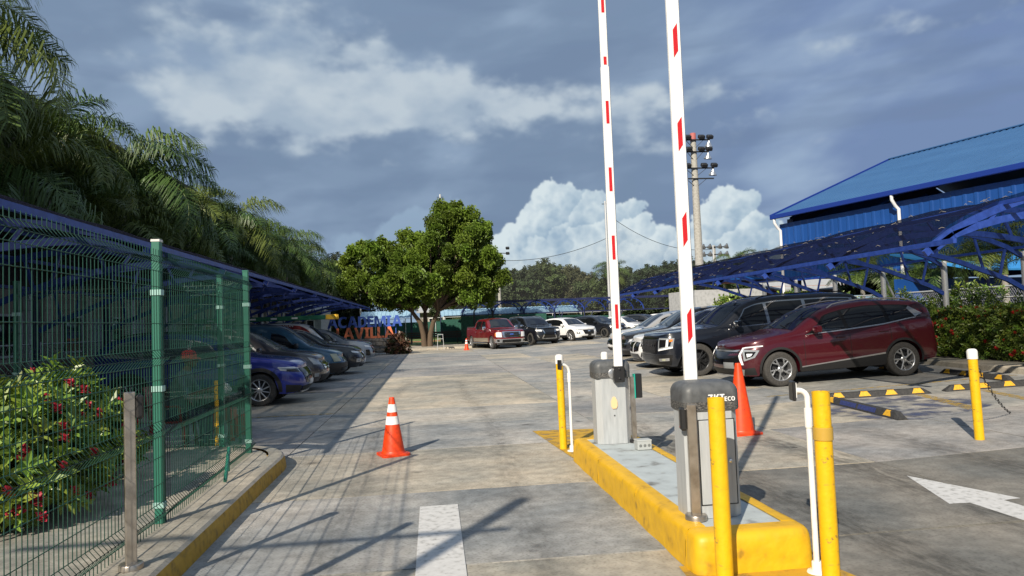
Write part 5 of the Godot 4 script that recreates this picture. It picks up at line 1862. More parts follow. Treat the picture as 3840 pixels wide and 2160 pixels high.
	p = suv({"label": "bright blue crossover parked nearest behind the green fence", "paint": "paint_blue", "at": Vector3(-4.98, 0.0, -16.55), "L": 4.46, "W": 1.825, "r": 0.345, "fw": 0.93, "wb": 2.64, "rim": "turbine", "rails": [2.1, 3.9], "rail_mat": "gloss_black", "clad_w": 0.08, "sill_h": 0.2, "sill_h0": 0.2,
		"band_mat": "silver_trim",
		"front": [
			["grille", "gloss_black", [[-0.40, 0.44], [0.40, 0.44], [0.56, 0.76], [-0.56, 0.76]], false, 0.012, 14],
			["headlight", "lamp_clear", [[0.60, 0.68], [1.12, 0.74], [1.18, 0.80], [0.60, 0.78]], true, 0.012, 12],
			["daytime_lamp", "lamp_white", [[0.60, 0.765], [1.18, 0.80], [1.18, 0.82], [0.60, 0.785]], true, 0.018, 12],
			["lamp_inner", "gloss_black", [[0.66, 0.69], [1.0, 0.72], [1.0, 0.765], [0.66, 0.755]], true, 0.016],
			["lower_grille", "cladding", [[-0.52, 0.28], [0.52, 0.28], [0.56, 0.38], [-0.56, 0.38]], false, 0.014, 14],
			["number_plate", "plate_white", quad4(-0.19, 0.40, 0.19, 0.50), false, 0.03],
			["bumper_trim", "cladding", [[0.56, 0.27], [1.02, 0.27], [1.02, 0.44], [0.62, 0.40]], true, 0.012],
			["skid_plate", "silver_trim", [[-0.5, 0.24], [0.5, 0.24], [0.5, 0.275], [-0.5, 0.275]], false, 0.024, 14]]})
	p.merge(left, true)
	car(p)
	p = suv({"label": "graphite crossover with chrome grille bars beside the blue one", "paint": "paint_graphite", "at": Vector3(-5.05, 0.0, -19.6), "L": 4.53, "W": 1.82, "rim": "five", "rails": [2.2, 4.0],
		"top": [[0.0, 0.74], [0.06, 0.86], [0.3, 0.98], [0.75, 1.06], [1.1, 1.11], [1.2, 1.15], [1.95, 1.58], [2.3, 1.66], [2.9, 1.69], [3.6, 1.67], [4.05, 1.6], [4.3, 1.42], [4.48, 1.05], [4.53, 0.95]],
		"screen": [1.18, 2.02, 0.98, 0.95], "band_mat": "silver_trim",
		"front": [
			["grille", "gloss_black", [[-0.42, 0.56], [0.42, 0.56], [0.50, 0.78], [-0.50, 0.78]], false, 0.008, 14],
			["grille_bar", "chrome", [[-0.46, 0.71], [0.46, 0.71], [0.48, 0.755], [-0.48, 0.755]], false, 0.016, 14],
			["grille_bar", "chrome", [[-0.44, 0.645], [0.44, 0.645], [0.46, 0.685], [-0.46, 0.685]], false, 0.016, 14],
			["grille_bar", "chrome", [[-0.42, 0.58], [0.42, 0.58], [0.43, 0.62], [-0.43, 0.62]], false, 0.016, 14],
			["headlight", "lamp_clear", [[0.52, 0.66], [0.88, 0.70], [1.05, 0.90], [0.54, 0.79]], true, 0.012, 10],
			["lower_intake", "cladding", quad4(-0.6, 0.27, 0.6, 0.42), false, 0.012, 14],
			["fog_lamp", "lamp_clear", quad4(0.72, 0.38, 0.86, 0.47), true, 0.014]]})
	p.merge(left, true)
	car(p)
	# teal van
	p = suv({"called": "parked_van", "category": "van", "label": "teal van with round headlamps and a ladder on its roof", "paint": "paint_teal", "at": Vector3(-4.75, 0.0, -22.8), "L": 4.15, "W": 1.75, "r": 0.31, "fw": 0.78, "wb": 2.70, "rock": 0.25, "rim": "steel", "rim_mat": "alloy_dark", "cf": 0.75, "nf": 2.2, "tum": 0.16, "rr": 0.20, "clad": false,
		"top": [[0.0, 0.72], [0.08, 0.84], [0.4, 0.98], [0.85, 1.08], [1.0, 1.14], [1.65, 1.62], [1.95, 1.76], [2.5, 1.83], [3.6, 1.82], [3.95, 1.76], [4.08, 1.3], [4.15, 0.9]],
		"belt": [[0.0, 0.71], [0.2, 0.80], [0.6, 0.93], [1.0, 1.02], [2.0, 1.05], [3.6, 1.06], [4.0, 1.02], [4.15, 0.9]],
		"low": [[0.0, 0.27], [0.4, 0.24], [1.5, 0.25], [3.4, 0.25], [4.15, 0.34]],
		"screen": [0.98, 1.74, 0.98, 0.92], "windows": [[[1.30, 0.08], [2.15, 0.08], [2.12, 0.86], [1.72, 0.86]], [[2.4, 0.12], [2.9, 0.12], [2.9, 0.8], [2.4, 0.8]]],
		"seams": [1.2, 2.22, 3.2], "handles": [2.1], "handle_mat": "black_plastic", "mirror_mat": "black_plastic",
		"front": [
			["bumper", "cladding", [[-1.15, 0.27], [1.15, 0.27], [1.12, 0.56], [-1.12, 0.56]], false, 0.02, 26],
			["lower_intake", "gloss_black", quad4(-0.5, 0.33, 0.5, 0.42), false, 0.026, 14],
			["grille", "gloss_black", quad4(-0.34, 0.60, 0.34, 0.68), false, 0.01, 10],
			["headlight", "lamp_fog", [[0.50, 0.60], [0.80, 0.60], [0.92, 0.84], [0.62, 0.84]], true, 0.012, 10]]})
	p.erase("rear_screen")
	p.erase("band")
	p.merge(left, true)
	p["glass"] = "glass_dark"
	p["screen_glass"] = "glass_clear"
	var van := car(p)
	b = Mb.new()
	for x in [-0.9, 0.6]:
		b.bx(x, 1.87, 0, 0.04, 0.05, 1.3, 0.01)
	part(b, M.dark_steel, "roof_bar", van)
	var lad := thing("ladder", "green fibreglass ladder with a yellow end lying on the teal van roof", "ladder", Vector3(-4.75, 1.90, -22.6))
	for z in [-0.2, 0.2]:
		b = Mb.new()
		b.bx(-0.35, 0.075, z, 4.3, 0.13, 0.035, 0.008)
		var rl := part(b, M.ladder_green, "rail", lad)
		b = Mb.new()
		b.bx(1.68, 0.075, z, 0.34, 0.15, 0.045, 0.008)
		part(b, M.ladder_yellow, "end_plate", rl)
		for k in 5:
			b = Mb.new()
			b.bx(-1.9 + k * 0.62, 0.075, z + 0.019, 0.18, 0.05, 0.003)
			part(b, M.white_print, "sticker", rl)
	for k in 12:
		b = Mb.new()
		b.rod(Vector3(-2.3 + k * 0.34, 0.075, -0.2), Vector3(-2.3 + k * 0.34, 0.075, 0.2), 0.016, 8)
		part(b, M.silver_trim, "rung", lad)
	# black crossover
	p = suv({"label": "black crossover with a pale number plate beside the teal van", "paint": "paint_black", "at": Vector3(-4.6, 0.0, -25.9), "L": 4.40, "W": 1.84,
		"front": [
			["grille", "gloss_black", [[-0.36, 0.48], [0.36, 0.48], [0.44, 0.74], [-0.44, 0.74]], false, 0.010, 12],
			["grille_bar", "chrome", [[0.36, 0.50], [0.44, 0.50], [0.50, 0.76], [0.43, 0.76]], true, 0.018],
			["headlight", "lamp_white", [[0.54, 0.70], [0.98, 0.76], [1.04, 0.82], [0.54, 0.77]], true, 0.012, 10],
			["fog_surround", "silver_trim", [[0.62, 0.42], [0.84, 0.42], [0.84, 0.54], [0.62, 0.54]], true, 0.012],
			["fog_lamp", "lamp_clear", [[0.67, 0.45], [0.79, 0.45], [0.79, 0.51], [0.67, 0.51]], true, 0.018],
			["number_plate", "plate_white", quad4(-0.22, 0.38, 0.22, 0.52), false, 0.02],
			["lower_intake", "cladding", quad4(-0.6, 0.26, 0.6, 0.36), false, 0.012, 14]]})
	p.merge(left, true)
	car(p)
	# white pressure-washing van
	p = suv({"called": "parked_van", "category": "van", "label": "white van with a lettered red roof band between black and silver cars", "paint": "paint_white", "at": Vector3(-5.55, 0.0, -29.0), "L": 4.40, "W": 1.72, "r": 0.31, "fw": 0.85, "wb": 2.6, "rim": "steel", "tum": 0.16, "clad": false,
		"top": [[0.0, 0.74], [0.08, 0.86], [0.3, 0.98], [0.6, 1.06], [0.72, 1.12], [1.35, 1.72], [1.7, 1.86], [2.4, 1.92], [3.9, 1.90], [4.2, 1.8], [4.36, 1.2], [4.40, 0.9]],
		"belt": [[0.0, 0.73], [0.3, 0.88], [0.8, 1.02], [2.0, 1.05], [4.0, 1.06], [4.40, 0.9]],
		"screen": [0.70, 1.42, 0.98, 0.92], "windows": [[[0.98, 0.06], [1.9, 0.06], [1.88, 0.78], [1.42, 0.78]]], "seams": [0.95, 2.0], "handles": [1.85]})
	p.erase("rear_screen")
	p.erase("band")
	p.merge(left, true)
	p["glass"] = "glass_dark"
	p["screen_glass"] = "glass_dark"
	van = car(p)
	var c := Car.new()
	c.setup(p)
	b = glass_patch(c, [[1.30, 0.84], [4.1, 0.84], [4.1, 1.25], [1.75, 1.25]], 1.0, 0.008, 16, 4)
	var band := part(b, M.band_red, "roof_band", van)
	tm = TextMesh.new()
	tm.text = "LAVADO A PRESION"
	tm.font_size = 32
	tm.pixel_size = 0.0052
	tm.depth = 0.004
	var tp := c.upper(2.75, 1.05, 1.0)
	mi(tm, M.white_print, "lettering", band, Transform3D(Basis(Vector3.RIGHT, -0.25), tp + Vector3(0, 0.0, 0.02)))
	# silver crossover
	p = suv({"label": "silver crossover last in the left row before the letter sign", "paint": "paint_silver", "at": Vector3(-4.85, 0.0, -33.3), "L": 4.45, "W": 1.84,
		"front": [["grille", "gloss_black", quad4(-0.5, 0.46, 0.5, 0.72), false, 0.01, 12], ["headlight", "lamp_white", [[0.54, 0.70], [1.0, 0.76], [1.05, 0.82], [0.54, 0.78]], true, 0.012], ["side_vent", "gloss_black", [[0.7, 0.36], [0.95, 0.36], [0.98, 0.62], [0.80, 0.62]], true, 0.012]]})
	p.merge(left, true)
	car(p)

	# ------------------------------------------------ far row
	var far := {"group": "cars parked across the far end", "glass": "glass_dark"}
	var chrome_front := [
		["grille", "chrome", [[-0.60, 0.70], [0.60, 0.70], [0.62, 1.06], [-0.62, 1.06]], false, 0.02, 10],
		["grille_inner", "alloy_dark", [[-0.46, 0.75], [0.46, 0.75], [0.48, 1.01], [-0.48, 1.01]], false, 0.03, 10],
		["grille_bar", "chrome", [[-0.46, 0.83], [0.46, 0.83], [0.46, 0.87], [-0.46, 0.87]], false, 0.04, 10],
		["grille_bar", "chrome", [[-0.46, 0.91], [0.46, 0.91], [0.46, 0.95], [-0.46, 0.95]], false, 0.04, 10],
		["emblem", "letter_blue", [[-0.11, 0.85], [0.11, 0.85], [0.11, 0.93], [-0.11, 0.93]], false, 0.05, 4],
		["headlight", "lamp_white", [[0.64, 0.72], [1.0, 0.74], [1.02, 1.02], [0.66, 1.02]], true, 0.014],
		["turn_signal", "lamp_amber", [[1.0, 0.78], [1.12, 0.78], [1.12, 0.98], [1.02, 0.98]], true, 0.016],
		["bumper", "chrome", [[-1.2, 0.40], [1.2, 0.40], [1.2, 0.62], [-1.2, 0.62]], false, 0.05, 24],
		["bumper_pad", "gloss_black", [[-0.62, 0.42], [0.62, 0.42], [0.6, 0.58], [-0.6, 0.58]], false, 0.06, 14],
		["fog_lamp", "gloss_black", quad4(0.78, 0.47, 0.92, 0.58), true, 0.06],
		["air_dam", "cladding", [[-1.0, 0.26], [1.0, 0.26], [1.05, 0.40], [-1.05, 0.40]], false, 0.01, 16]]
	p = suv({"called": "pickup_truck", "category": "pickup truck", "label": "red crew cab pickup with chrome grille at the far end", "paint": "paint_pickup", "at": Vector3(4.05, 0.0, -46.0), "turn": deg_to_rad(-74.0), "L": 5.9, "W": 2.0, "r": 0.40, "fw": 0.98, "wb": 3.75, "rock": 0.42, "rim": "six", "tum": 0.24, "cf": 0.45, "nf": 3.6, "mirror_mat": "chrome", "mirror_size": Vector3(0.16, 0.24, 0.22), "clad": false, "soft": 0.05,
		"top": [[0.0, 1.06], [0.05, 1.14], [0.3, 1.19], [1.1, 1.24], [1.45, 1.27], [1.55, 1.32], [2.2, 1.83], [2.5, 1.92], [3.0, 1.94], [3.8, 1.91], [4.05, 1.80], [4.2, 1.40], [4.24, 1.36], [5.85, 1.36], [5.9, 1.3]],
		"belt": [[0.0, 1.05], [0.2, 1.10], [1.5, 1.17], [4.0, 1.20], [4.3, 1.34], [5.9, 1.34]],
		"low": [[0.0, 0.38], [0.3, 0.34], [1.6, 0.42], [4.3, 0.42], [5.9, 0.5]],
		"nose": [[0.0, 0.10], [0.1, 0.02], [0.3, 0.0], [0.9, 0.01], [1.0, 0.05]],
		"screen": [1.54, 2.26, 0.97, 0.94], "rear_screen": [4.17, 4.06, 0.8, 0.8],
		"windows": [[[1.86, 0.06], [2.82, 0.06], [2.78, 0.9], [2.26, 0.9]], [[2.92, 0.06], [3.9, 0.06], [3.8, 0.9], [2.88, 0.9]]],
		"seams": [1.75, 2.87, 3.98], "handles": [2.70, 3.75], "handle_mat": "chrome", "front": chrome_front})
	p.erase("band"); p.erase("tail_lamp")
	p.merge(far, true)
	var pk := car(p)
	b = Mb.new()
	b.bx(-2.1, 1.385, 0, 1.60, 0.05, 1.70, 0.02)
	part(b, M.black_rubber, "bed_cover", pk)
	c = Car.new()
	c.setup(p)
	for sg in [-1.0, 1.0]:
		var a0 := c.arc_at(1.5)
		var a1 := c.arc_at(4.2)
		part(ring_patch(c, [[a0 * sg, 0.44], [a1 * sg, 0.44], [a1 * sg, 0.68], [a0 * sg, 0.68]], 0.006, 16, 2), M.paint_beige, "two_tone_panel", pk)
		b = Mb.new()
		b.rod(Vector3(1.4, 0.36, sg * 0.98), Vector3(-1.3, 0.36, sg * 0.98), 0.045, 10)
		part(b, M.chrome, "running_board", pk)
	p = suv({"label": "black luxury sport utility with spindle grille beside the red pickup", "paint": "paint_black", "at": Vector3(6.75, gy(6.7), -47.7), "turn": deg_to_rad(-70.0), "L": 5.0, "W": 1.98, "r": 0.40, "wb": 2.85, "fw": 0.95, "rock": 0.34, "rim_mat": "alloy_dark", "mirror_mat": "chrome", "cf": 0.5, "nf": 3.0, "tum": 0.22, "clad": false,
		"top": [[0.0, 0.98], [0.06, 1.08], [0.3, 1.15], [1.0, 1.20], [1.40, 1.23], [1.5, 1.28], [2.05, 1.72], [2.4, 1.86], [3.0, 1.90], [4.3, 1.86], [4.7, 1.72], [4.95, 1.15], [5.0, 1.0]],
		"belt": [[0.0, 0.97], [0.2, 1.05], [1.4, 1.14], [3.0, 1.16], [4.7, 1.18], [5.0, 1.0]], "low": [[0.0, 0.34], [0.3, 0.30], [1.5, 0.34], [4.0, 0.34], [5.0, 0.42]],
		"screen": [1.48, 2.12, 0.98, 0.95], "rear_screen": [4.9, 4.6, 0.8, 0.85],
		"front": [
			["grille", "gloss_black", [[-0.42, 0.42], [0.42, 0.42], [0.42, 0.96], [-0.42, 0.96]], false, 0.012, 10],
			["grille_frame", "chrome", [[0.50, 0.42], [0.56, 0.42], [0.40, 0.74], [0.34, 0.74]], true, 0.022],
			["grille_frame", "chrome", [[0.34, 0.74], [0.40, 0.74], [0.52, 1.0], [0.46, 1.0]], true, 0.022],
			["grille_frame", "chrome", [[-0.52, 0.40], [0.52, 0.40], [0.50, 0.44], [-0.50, 0.44]], false, 0.022, 10],
			["headlight", "lamp_white", [[0.56, 0.86], [0.98, 0.90], [1.0, 0.98], [0.56, 0.98]], true, 0.014],
			["fog_surround", "chrome", [[0.72, 0.46], [0.78, 0.46], [0.92, 0.66], [0.86, 0.68]], true, 0.016],
			["lower_intake", "cladding", quad4(-0.9, 0.31, 0.9, 0.39), false, 0.014, 14]]})
	p.merge(far, true)
	p["rails"] = [2.4, 4.5]
	car(p)
	p = suv({"label": "white crossover with dark hexagonal grille in the far row", "paint": "paint_white", "at": Vector3(9.55, gy(9.5), -49.4), "turn": deg_to_rad(-62.0), "L": 4.77, "W": 1.89, "wb": 2.77, "mirror_mat": "paint_white",
		"front": [
			["grille", "gloss_black", [[-0.38, 0.46], [0.38, 0.46], [0.54, 0.76], [-0.54, 0.76]], false, 0.012, 10],
			["emblem", "chrome", quad4(-0.08, 0.63, 0.08, 0.70), false, 0.03],
			["daytime_lamp", "lamp_clear", [[0.58, 0.72], [1.05, 0.78], [1.05, 0.83], [0.56, 0.79]], true, 0.014],
			["headlight", "gloss_black", [[0.74, 0.48], [0.98, 0.50], [0.98, 0.64], [0.74, 0.62]], true, 0.014],
			["lamp_lens", "lamp_white", [[0.79, 0.52], [0.92, 0.53], [0.92, 0.60], [0.79, 0.59]], true, 0.02],
			["plate_holder", "gloss_black", quad4(-0.14, 0.36, 0.14, 0.50), false, 0.02],
			["lower_intake", "cladding", quad4(-0.6, 0.27, 0.6, 0.34), false, 0.014, 14]]})
	p.merge(far, true)
	car(p)
	p = suv({"label": "black crossover with silver bumper trim in the far row", "paint": "paint_black", "at": Vector3(12.2, gy(12.2), -51.2), "turn": deg_to_rad(-56.0), "L": 4.6, "W": 1.86, "rim_mat": "alloy_dark",
		"front": [
			["grille", "gloss_black", quad4(-0.56, 0.50, 0.56, 0.74), false, 0.012, 10],
			["headlight", "lamp_white", [[0.56, 0.70], [1.0, 0.76], [1.06, 0.85], [0.56, 0.79]], true, 0.014],
			["emblem", "chrome", quad4(-0.07, 0.62, 0.07, 0.71), false, 0.03],
			["bumper_trim", "silver_trim", [[-0.5, 0.40], [0.5, 0.40], [0.45, 0.44], [-0.45, 0.44]], false, 0.02, 10],
			["bumper_trim", "silver_trim", [[0.5, 0.30], [0.9, 0.30], [0.9, 0.34], [0.45, 0.44]], true, 0.02]]})
	p.merge(far, true)
	car(p)
	p = suv({"label": "small white hatchback behind the far black crossover", "paint": "paint_white", "at": Vector3(14.7, gy(14.0), -53.6), "turn": deg_to_rad(-52.0), "L": 4.0, "W": 1.72, "r": 0.31, "fw": 0.8, "wb": 2.5, "clad": false,
		"top": [[0.0, 0.66], [0.06, 0.76], [0.3, 0.88], [0.8, 0.98], [0.95, 1.02], [1.6, 1.38], [1.95, 1.49], [2.6, 1.52], [3.4, 1.44], [3.8, 1.2], [4.0, 0.9]],
		"belt": [[0.0, 0.66], [0.3, 0.82], [1.0, 0.94], [2.5, 0.98], [3.7, 1.02], [4.0, 0.88]], "low": [[0.0, 0.22], [0.5, 0.2], [3.5, 0.22], [4.0, 0.3]], "rock": 0.22,
		"screen": [0.94, 1.68, 0.98, 0.94], "rear_screen": [3.85, 3.5, 0.8, 0.8], "band": [[1.2, 0.02], [3.5, 0.05], [3.3, 0.95], [1.6, 0.95]],
		"windows": [[[1.3, 0.08], [2.1, 0.08], [2.06, 0.92], [1.66, 0.92]], [[2.18, 0.08], [3.1, 0.08], [2.95, 0.92], [2.12, 0.92]]], "seams": [1.15, 2.14, 3.0]})
	p.merge(far, true)
	car(p)
	p = suv({"label": "dark grey car with sloping windscreen beyond the white hatchback", "paint": "paint_charcoal", "at": Vector3(17.2, gy(14.0), -55.4), "turn": deg_to_rad(-50.0), "L": 4.4, "W": 1.8})
	p.merge(far, true)
	car(p)
	p = suv({"label": "white car with four side windows farthest back on the right", "paint": "paint_white", "at": Vector3(20.2, gy(14.0), -58.2), "turn": deg_to_rad(-40.0), "L": 4.3, "W": 1.8})
	p.merge(far, true)
	p["glass"] = "glass_clear"
	car(p)


# ---------------------------------------------------------------- carports and buildings
# arched carport: lane side tip at (x0, y0), back post at (x1, y1), ribs at zs
func carport(called: String, label: String, x0: float, y0: float, x1: float, y1: float, peak: float, zs: Array, net: Material, post_m: Material, braces: bool) -> void:
	var steel: Material = M.truss_blue
	var t := thing(called, label, "carport", Vector3(x1, 0, zs[0]))
	var gx := gy(x1)
	var o := Vector3(x1, 0, zs[0])
	var prof := func(u: float, drop: float) -> Vector2:
		# u from the tip to the post
		var x := lerpf(x0, x1, u)
		var base := lerpf(y0, y1, u)
		var k := 4.0 * u * (1.0 - u)
		return Vector2(x, base + (peak - (y0 + y1) * 0.5) * pow(k, 0.85) - drop * clampf(u * 1.2, 0.06, 1.0))
	for i in zs.size():
		var b := Mb.new()
		var n := 16
		for k in n:
			for dr in [0.0, 0.72]:
				var a: Vector2 = prof.call(float(k) / n, dr)
				var c: Vector2 = prof.call(float(k + 1) / n, dr)
				b.bar(Vector3(a.x - o.x, a.y, zs[i] - o.z), Vector3(c.x - o.x, c.y, zs[i] - o.z), 0.065, 0.10)
			if k % 2 == 1:
				var a: Vector2 = prof.call(float(k) / n, 0.0)
				var c: Vector2 = prof.call((k + (0.5 if k % 4 == 1 else -0.5)) / n, 0.72)
				b.bar(Vector3(a.x - o.x, a.y, zs[i] - o.z), Vector3(c.x - o.x, c.y, zs[i] - o.z), 0.035, 0.05)
		# boxed tip
		var q0: Vector2 = prof.call(0.0, 0.0)
		var q1: Vector2 = prof.call(0.03, 0.0)
		var dd := (q0 - q1).normalized()
		b.bar(Vector3(q0.x - o.x, q0.y - 0.02, zs[i] - o.z), Vector3(q0.x + dd.x * 0.09 - o.x, q0.y + dd.y * 0.09 - 0.02, zs[i] - o.z), 0.06, 0.09)
		part(b, steel, "arch_truss", t)
		b = Mb.new()
		b.rod(Vector3(0.06 * signf(x1 - x0), gx - 0.05, zs[i] - o.z), Vector3(0.06 * signf(x1 - x0), y1 + 0.10, zs[i] - o.z), 0.07, 14)
		var po := part(b, post_m, "post", t)
		if braces and i % 2 == 0:
			b = Mb.new()
			b.rod(Vector3(0.12 * signf(x1 - x0), y1 - 0.15, zs[i] - o.z), Vector3(0.75 * signf(x1 - x0), gx + 0.9, zs[i] - o.z - 0.1), 0.03, 8)
			part(b, post_m, "brace", po)
	# purlins
	for u in [0.0, 0.2, 0.48, 0.74, 0.97]:
		var b := Mb.new()
		var p: Vector2 = prof.call(u, 0.0)
		b.bar(Vector3(p.x - o.x, p.y + 0.055, zs[0] - o.z + 0.5), Vector3(p.x - o.x, p.y + 0.055, zs[zs.size() - 1] - o.z - 0.5), 0.05, 0.06 if u > 0.0 else 0.07)
		part(b, steel, "purlin", t)
	# net, one sheet between ribs, sagging a little
	var wob := noise(77, 0.9, 3)
	for i in zs.size() - 1:
		var g := PackedVector3Array()
		var nu := 18
		var nv := 8
		for v in nv + 1:
			for u in nu + 1:
				var f := float(v) / nv
				var p: Vector2 = prof.call(float(u) / nu, 0.0)
				var z := lerpf(zs[i], zs[i + 1], f)
				var sag := 0.06 * sin(PI * f) * sin(PI * u / nu) + 0.02 * wob.get_noise_2d(p.x * 2.0, z * 2.0)
				g.append(Vector3(p.x - o.x - (0.015 if u == 0 else 0.0) * signf(x1 - x0), p.y + 0.115 - sag - (0.03 if u == 0 else 0.0), z - o.z))
		var b := Mb.new()
		b.grid(g, nv + 1, nu + 1, Vector3((x0 - x1) * 0.5, -50, 0))
		part(b, net, "shade_net", t)
	if not braces:
		return
	# litter lying on the net
	var lit := Mb.new()
	for k in 190:
		var u := pow(rng.randf(), 1.6) * 0.7
		var p: Vector2 = prof.call(u, 0.0)
		var zz := rng.randf_range(zs[zs.size() - 1], zs[0])
		var a := rng.randf() * TAU
		var l := rng.randf_range(0.03, 0.13)
		var m := Vector3(p.x - o.x, p.y + 0.125, zz - o.z)
		lit.tube(PackedVector3Array([m, m + Vector3(cos(a) * l * 0.5, 0.02, sin(a) * l * 0.5), m + Vector3(cos(a + 0.6) * l, 0.0, sin(a + 0.6) * l)]), 0.004, 4, -1.0, false)
	tag(part(lit, M.palm_bark, "leaf_litter", t), "", "", "", "stuff")


func corrugated(w: float, l: float, pitch: float, h: float) -> ArrayMesh:
	# sheet in the local xy plane: x across (ribs), y along, ribs towards +z
	var b := Mb.new()
	var n := int(round(w / pitch))
	var x := -w / 2
	for k in n:
		var p := pitch
		var pts := [[0.0, 0.0], [p * 0.56, 0.0], [p * 0.68, h], [p * 0.88, h], [p, 0.0]]
		for j in 4:
			var a: Array = pts[j]
			var c: Array = pts[j + 1]
			b.quad(Vector3(x + a[0], -l / 2, a[1]), Vector3(x + a[0], l / 2, a[1]), Vector3(x + c[0], l / 2, c[1]), Vector3(x + c[0], -l / 2, c[1]))
		x += pitch
	return b.mesh()


func build_hangar() -> void:
	var A := Vector3(19.2, 0, -37.45)
	var u := Vector3(0.2835, 0, 0.959)          # along the eave towards the camera
	var n := Vector3(0.959, 0, -0.2835)         # inwards
	var t := thing("sports_hall", "blue sheet metal hall with a pale blue pitched roof on the right", "building", A)
	var L := 34.0
	var eave := 7.0
	var rise := 3.7
	var run := 9.57
	# roof sheets, one metre wide
	var sl := Vector3(n.x * run, rise, n.z * run)
	var len := sl.length()
	var up := sl / len
	var nor := u.cross(up)
	if nor.y < 0:
		nor = -nor
	var sheet := corrugated(0.996, len + 0.25, 0.332, 0.06)
	for k in int(L):
		var c := u * (k + 0.5) + Vector3(0, eave, 0) + sl * 0.5
		var x := up.cross(nor)
		mi(sheet, M.roof_blue, "roof_sheet", t, Transform3D(Basis(x, up, nor), c + nor * rng.randf_range(0.0, 0.004)))
	# far slope
	var b := Mb.new()
	b.quad(Vector3(0, eave, 0) + sl, Vector3(0, eave, 0) + sl + u * L, Vector3(0, eave, 0) + n * run * 2 + u * L, Vector3(0, eave, 0) + n * run * 2)
	part(b, M.roof_blue, "far_roof_slope", t)
	b = Mb.new()
	b.bar(sl + Vector3(0, eave + 0.05, 0), sl + Vector3(0, eave + 0.05, 0) + u * L, 0.4, 0.08, 0.02)
	part(b, M.roof_blue, "ridge_cap", t)
	# fascia gutter along the eave and the rake
	b = Mb.new()
	b.bar(Vector3(0, eave - 0.10, 0) - n * 0.10 - u * 0.1, Vector3(0, eave - 0.10, 0) - n * 0.10 + u * L, 0.16, 0.24, 0.02)
	part(b, M.fascia_blue, "gutter", t)
	b = Mb.new()
	b.bar(Vector3(0, eave, 0) - u * 0.05 - up * 0.15, Vector3(0, eave, 0) + sl - u * 0.05, 0.10, 0.22, 0.01)
	part(b, M.fascia_blue, "rake_trim", t)
	# upper wall of ribbed sheets; open below
	var wall := corrugated(0.996, 3.2, 0.498, 0.018)
	for k in int(L):
		var c := u * (k + 0.5) + n * 0.42 + Vector3(0, 4.92 + rng.randf_range(-0.01, 0.01), 0)
		mi(wall, M.wall_blue, "wall_sheet", t, Transform3D(Basis(-u, Vector3.UP, -n), c))
	b = Mb.new()
	b.bar(n * 0.47 + Vector3(0, 3.34, 0), n * 0.47 + Vector3(0, 3.34, 0) + u * L, 0.12, 0.12)
	part(b, M.fascia_blue, "wall_rail", t)
	var k := 0
	while k * 6.5 < L:
		b = Mb.new()
		var p := u * (k * 6.5 + 0.3) + n * 1.1
		b.box(Transform3D(Basis(u, Vector3.UP, u.cross(Vector3.UP)), p + Vector3(0, 3.35, 0)), Vector3(0.42, 6.9, 0.42), 0.02)
		part(b, M.column_navy, "column", t)
		b = Mb.new()
		b.box(Transform3D(Basis(u, Vector3.UP, u.cross(Vector3.UP)), p + n * 16.0 + Vector3(0, 3.35, 0)), Vector3(0.42, 6.9, 0.42), 0.02)
		part(b, M.column_navy, "column", t)
		b = Mb.new()
		b.bar(p + Vector3(0, 6.6, 0), p + n * 8.5 + Vector3(0, 9.9, 0), 0.25, 0.5)
		b.bar(p + n * 8.5 + Vector3(0, 9.9, 0), p + n * 17 + Vector3(0, 6.6, 0), 0.25, 0.5)
		part(b, M.column_navy, "rafter", t)
		k += 1
	# gable sheeting and back wall
	b = Mb.new()
	for q in [0.3, L - 0.2]:
		b.quad(u * q + n * 0.9 + Vector3(0, 3.4, 0), u * q + n * 18.2 + Vector3(0, 3.4, 0), u * q + n * 18.2 + Vector3(0, 6.9, 0), u * q + n * 0.9 + Vector3(0, 6.9, 0))
		b.tri(u * q + n * 0.9 + Vector3(0, 6.9, 0), u * q + n * 18.2 + Vector3(0, 6.9, 0), u * q + n * 9.57 + Vector3(0, 10.5, 0))
	b.quad(n * 18.3 + Vector3(0, 3.4, 0), n * 18.3 + u * L + Vector3(0, 3.4, 0), n * 18.3 + u * L + Vector3(0, 7.0, 0), n * 18.3 + Vector3(0, 7.0, 0))
	part(b, M.wall_blue, "end_wall", t)
	# downpipes
	for s in [0.15, 7.55]:
		b = Mb.new()
		var e: Vector3 = u * s + Vector3(0, eave - 0.2, 0) - n * 0.08
		var w: Vector3 = u * (s + 0.05) + n * 0.28
		b.tube(PackedVector3Array([e, e + Vector3(0, -0.22, 0), e.lerp(w + Vector3(0, eave - 0.2, 0), 0.5) + Vector3(0, -0.5, 0), w + Vector3(0, eave - 0.85, 0), w + Vector3(0, 4.6, 0), w + Vector3(0, 0.2, 0)]), 0.075, 12)
		part(b, M.gutter_white, "downpipe", t)
	# covered stand inside, with its light blue roof
	var st := thing("spectator_stand", "bright blue roofed stand seen below the hall on the right edge", "stand", Vector3(24.5, 0.2, -24.0), 0.25)
	b = Mb.new()
	b.box(Transform3D(Basis(Vector3.RIGHT, 0.25), Vector3(0, 2.9, 0)), Vector3(16, 0.06, 3.2))
	part(b, M.stand_blue, "roof", st)
	for x in [-7.0, -3.5, 0.0, 3.5, 7.0]:
		b = Mb.new()
		b.bx(x, 1.35, 1.2, 0.12, 2.7, 0.12)
		part(b, M.column_navy, "post", st)
	b = Mb.new()
	b.bx(0, 1.2, -1.4, 16, 2.4, 0.1)
	part(b, M.wall_blue, "back_panel", st)


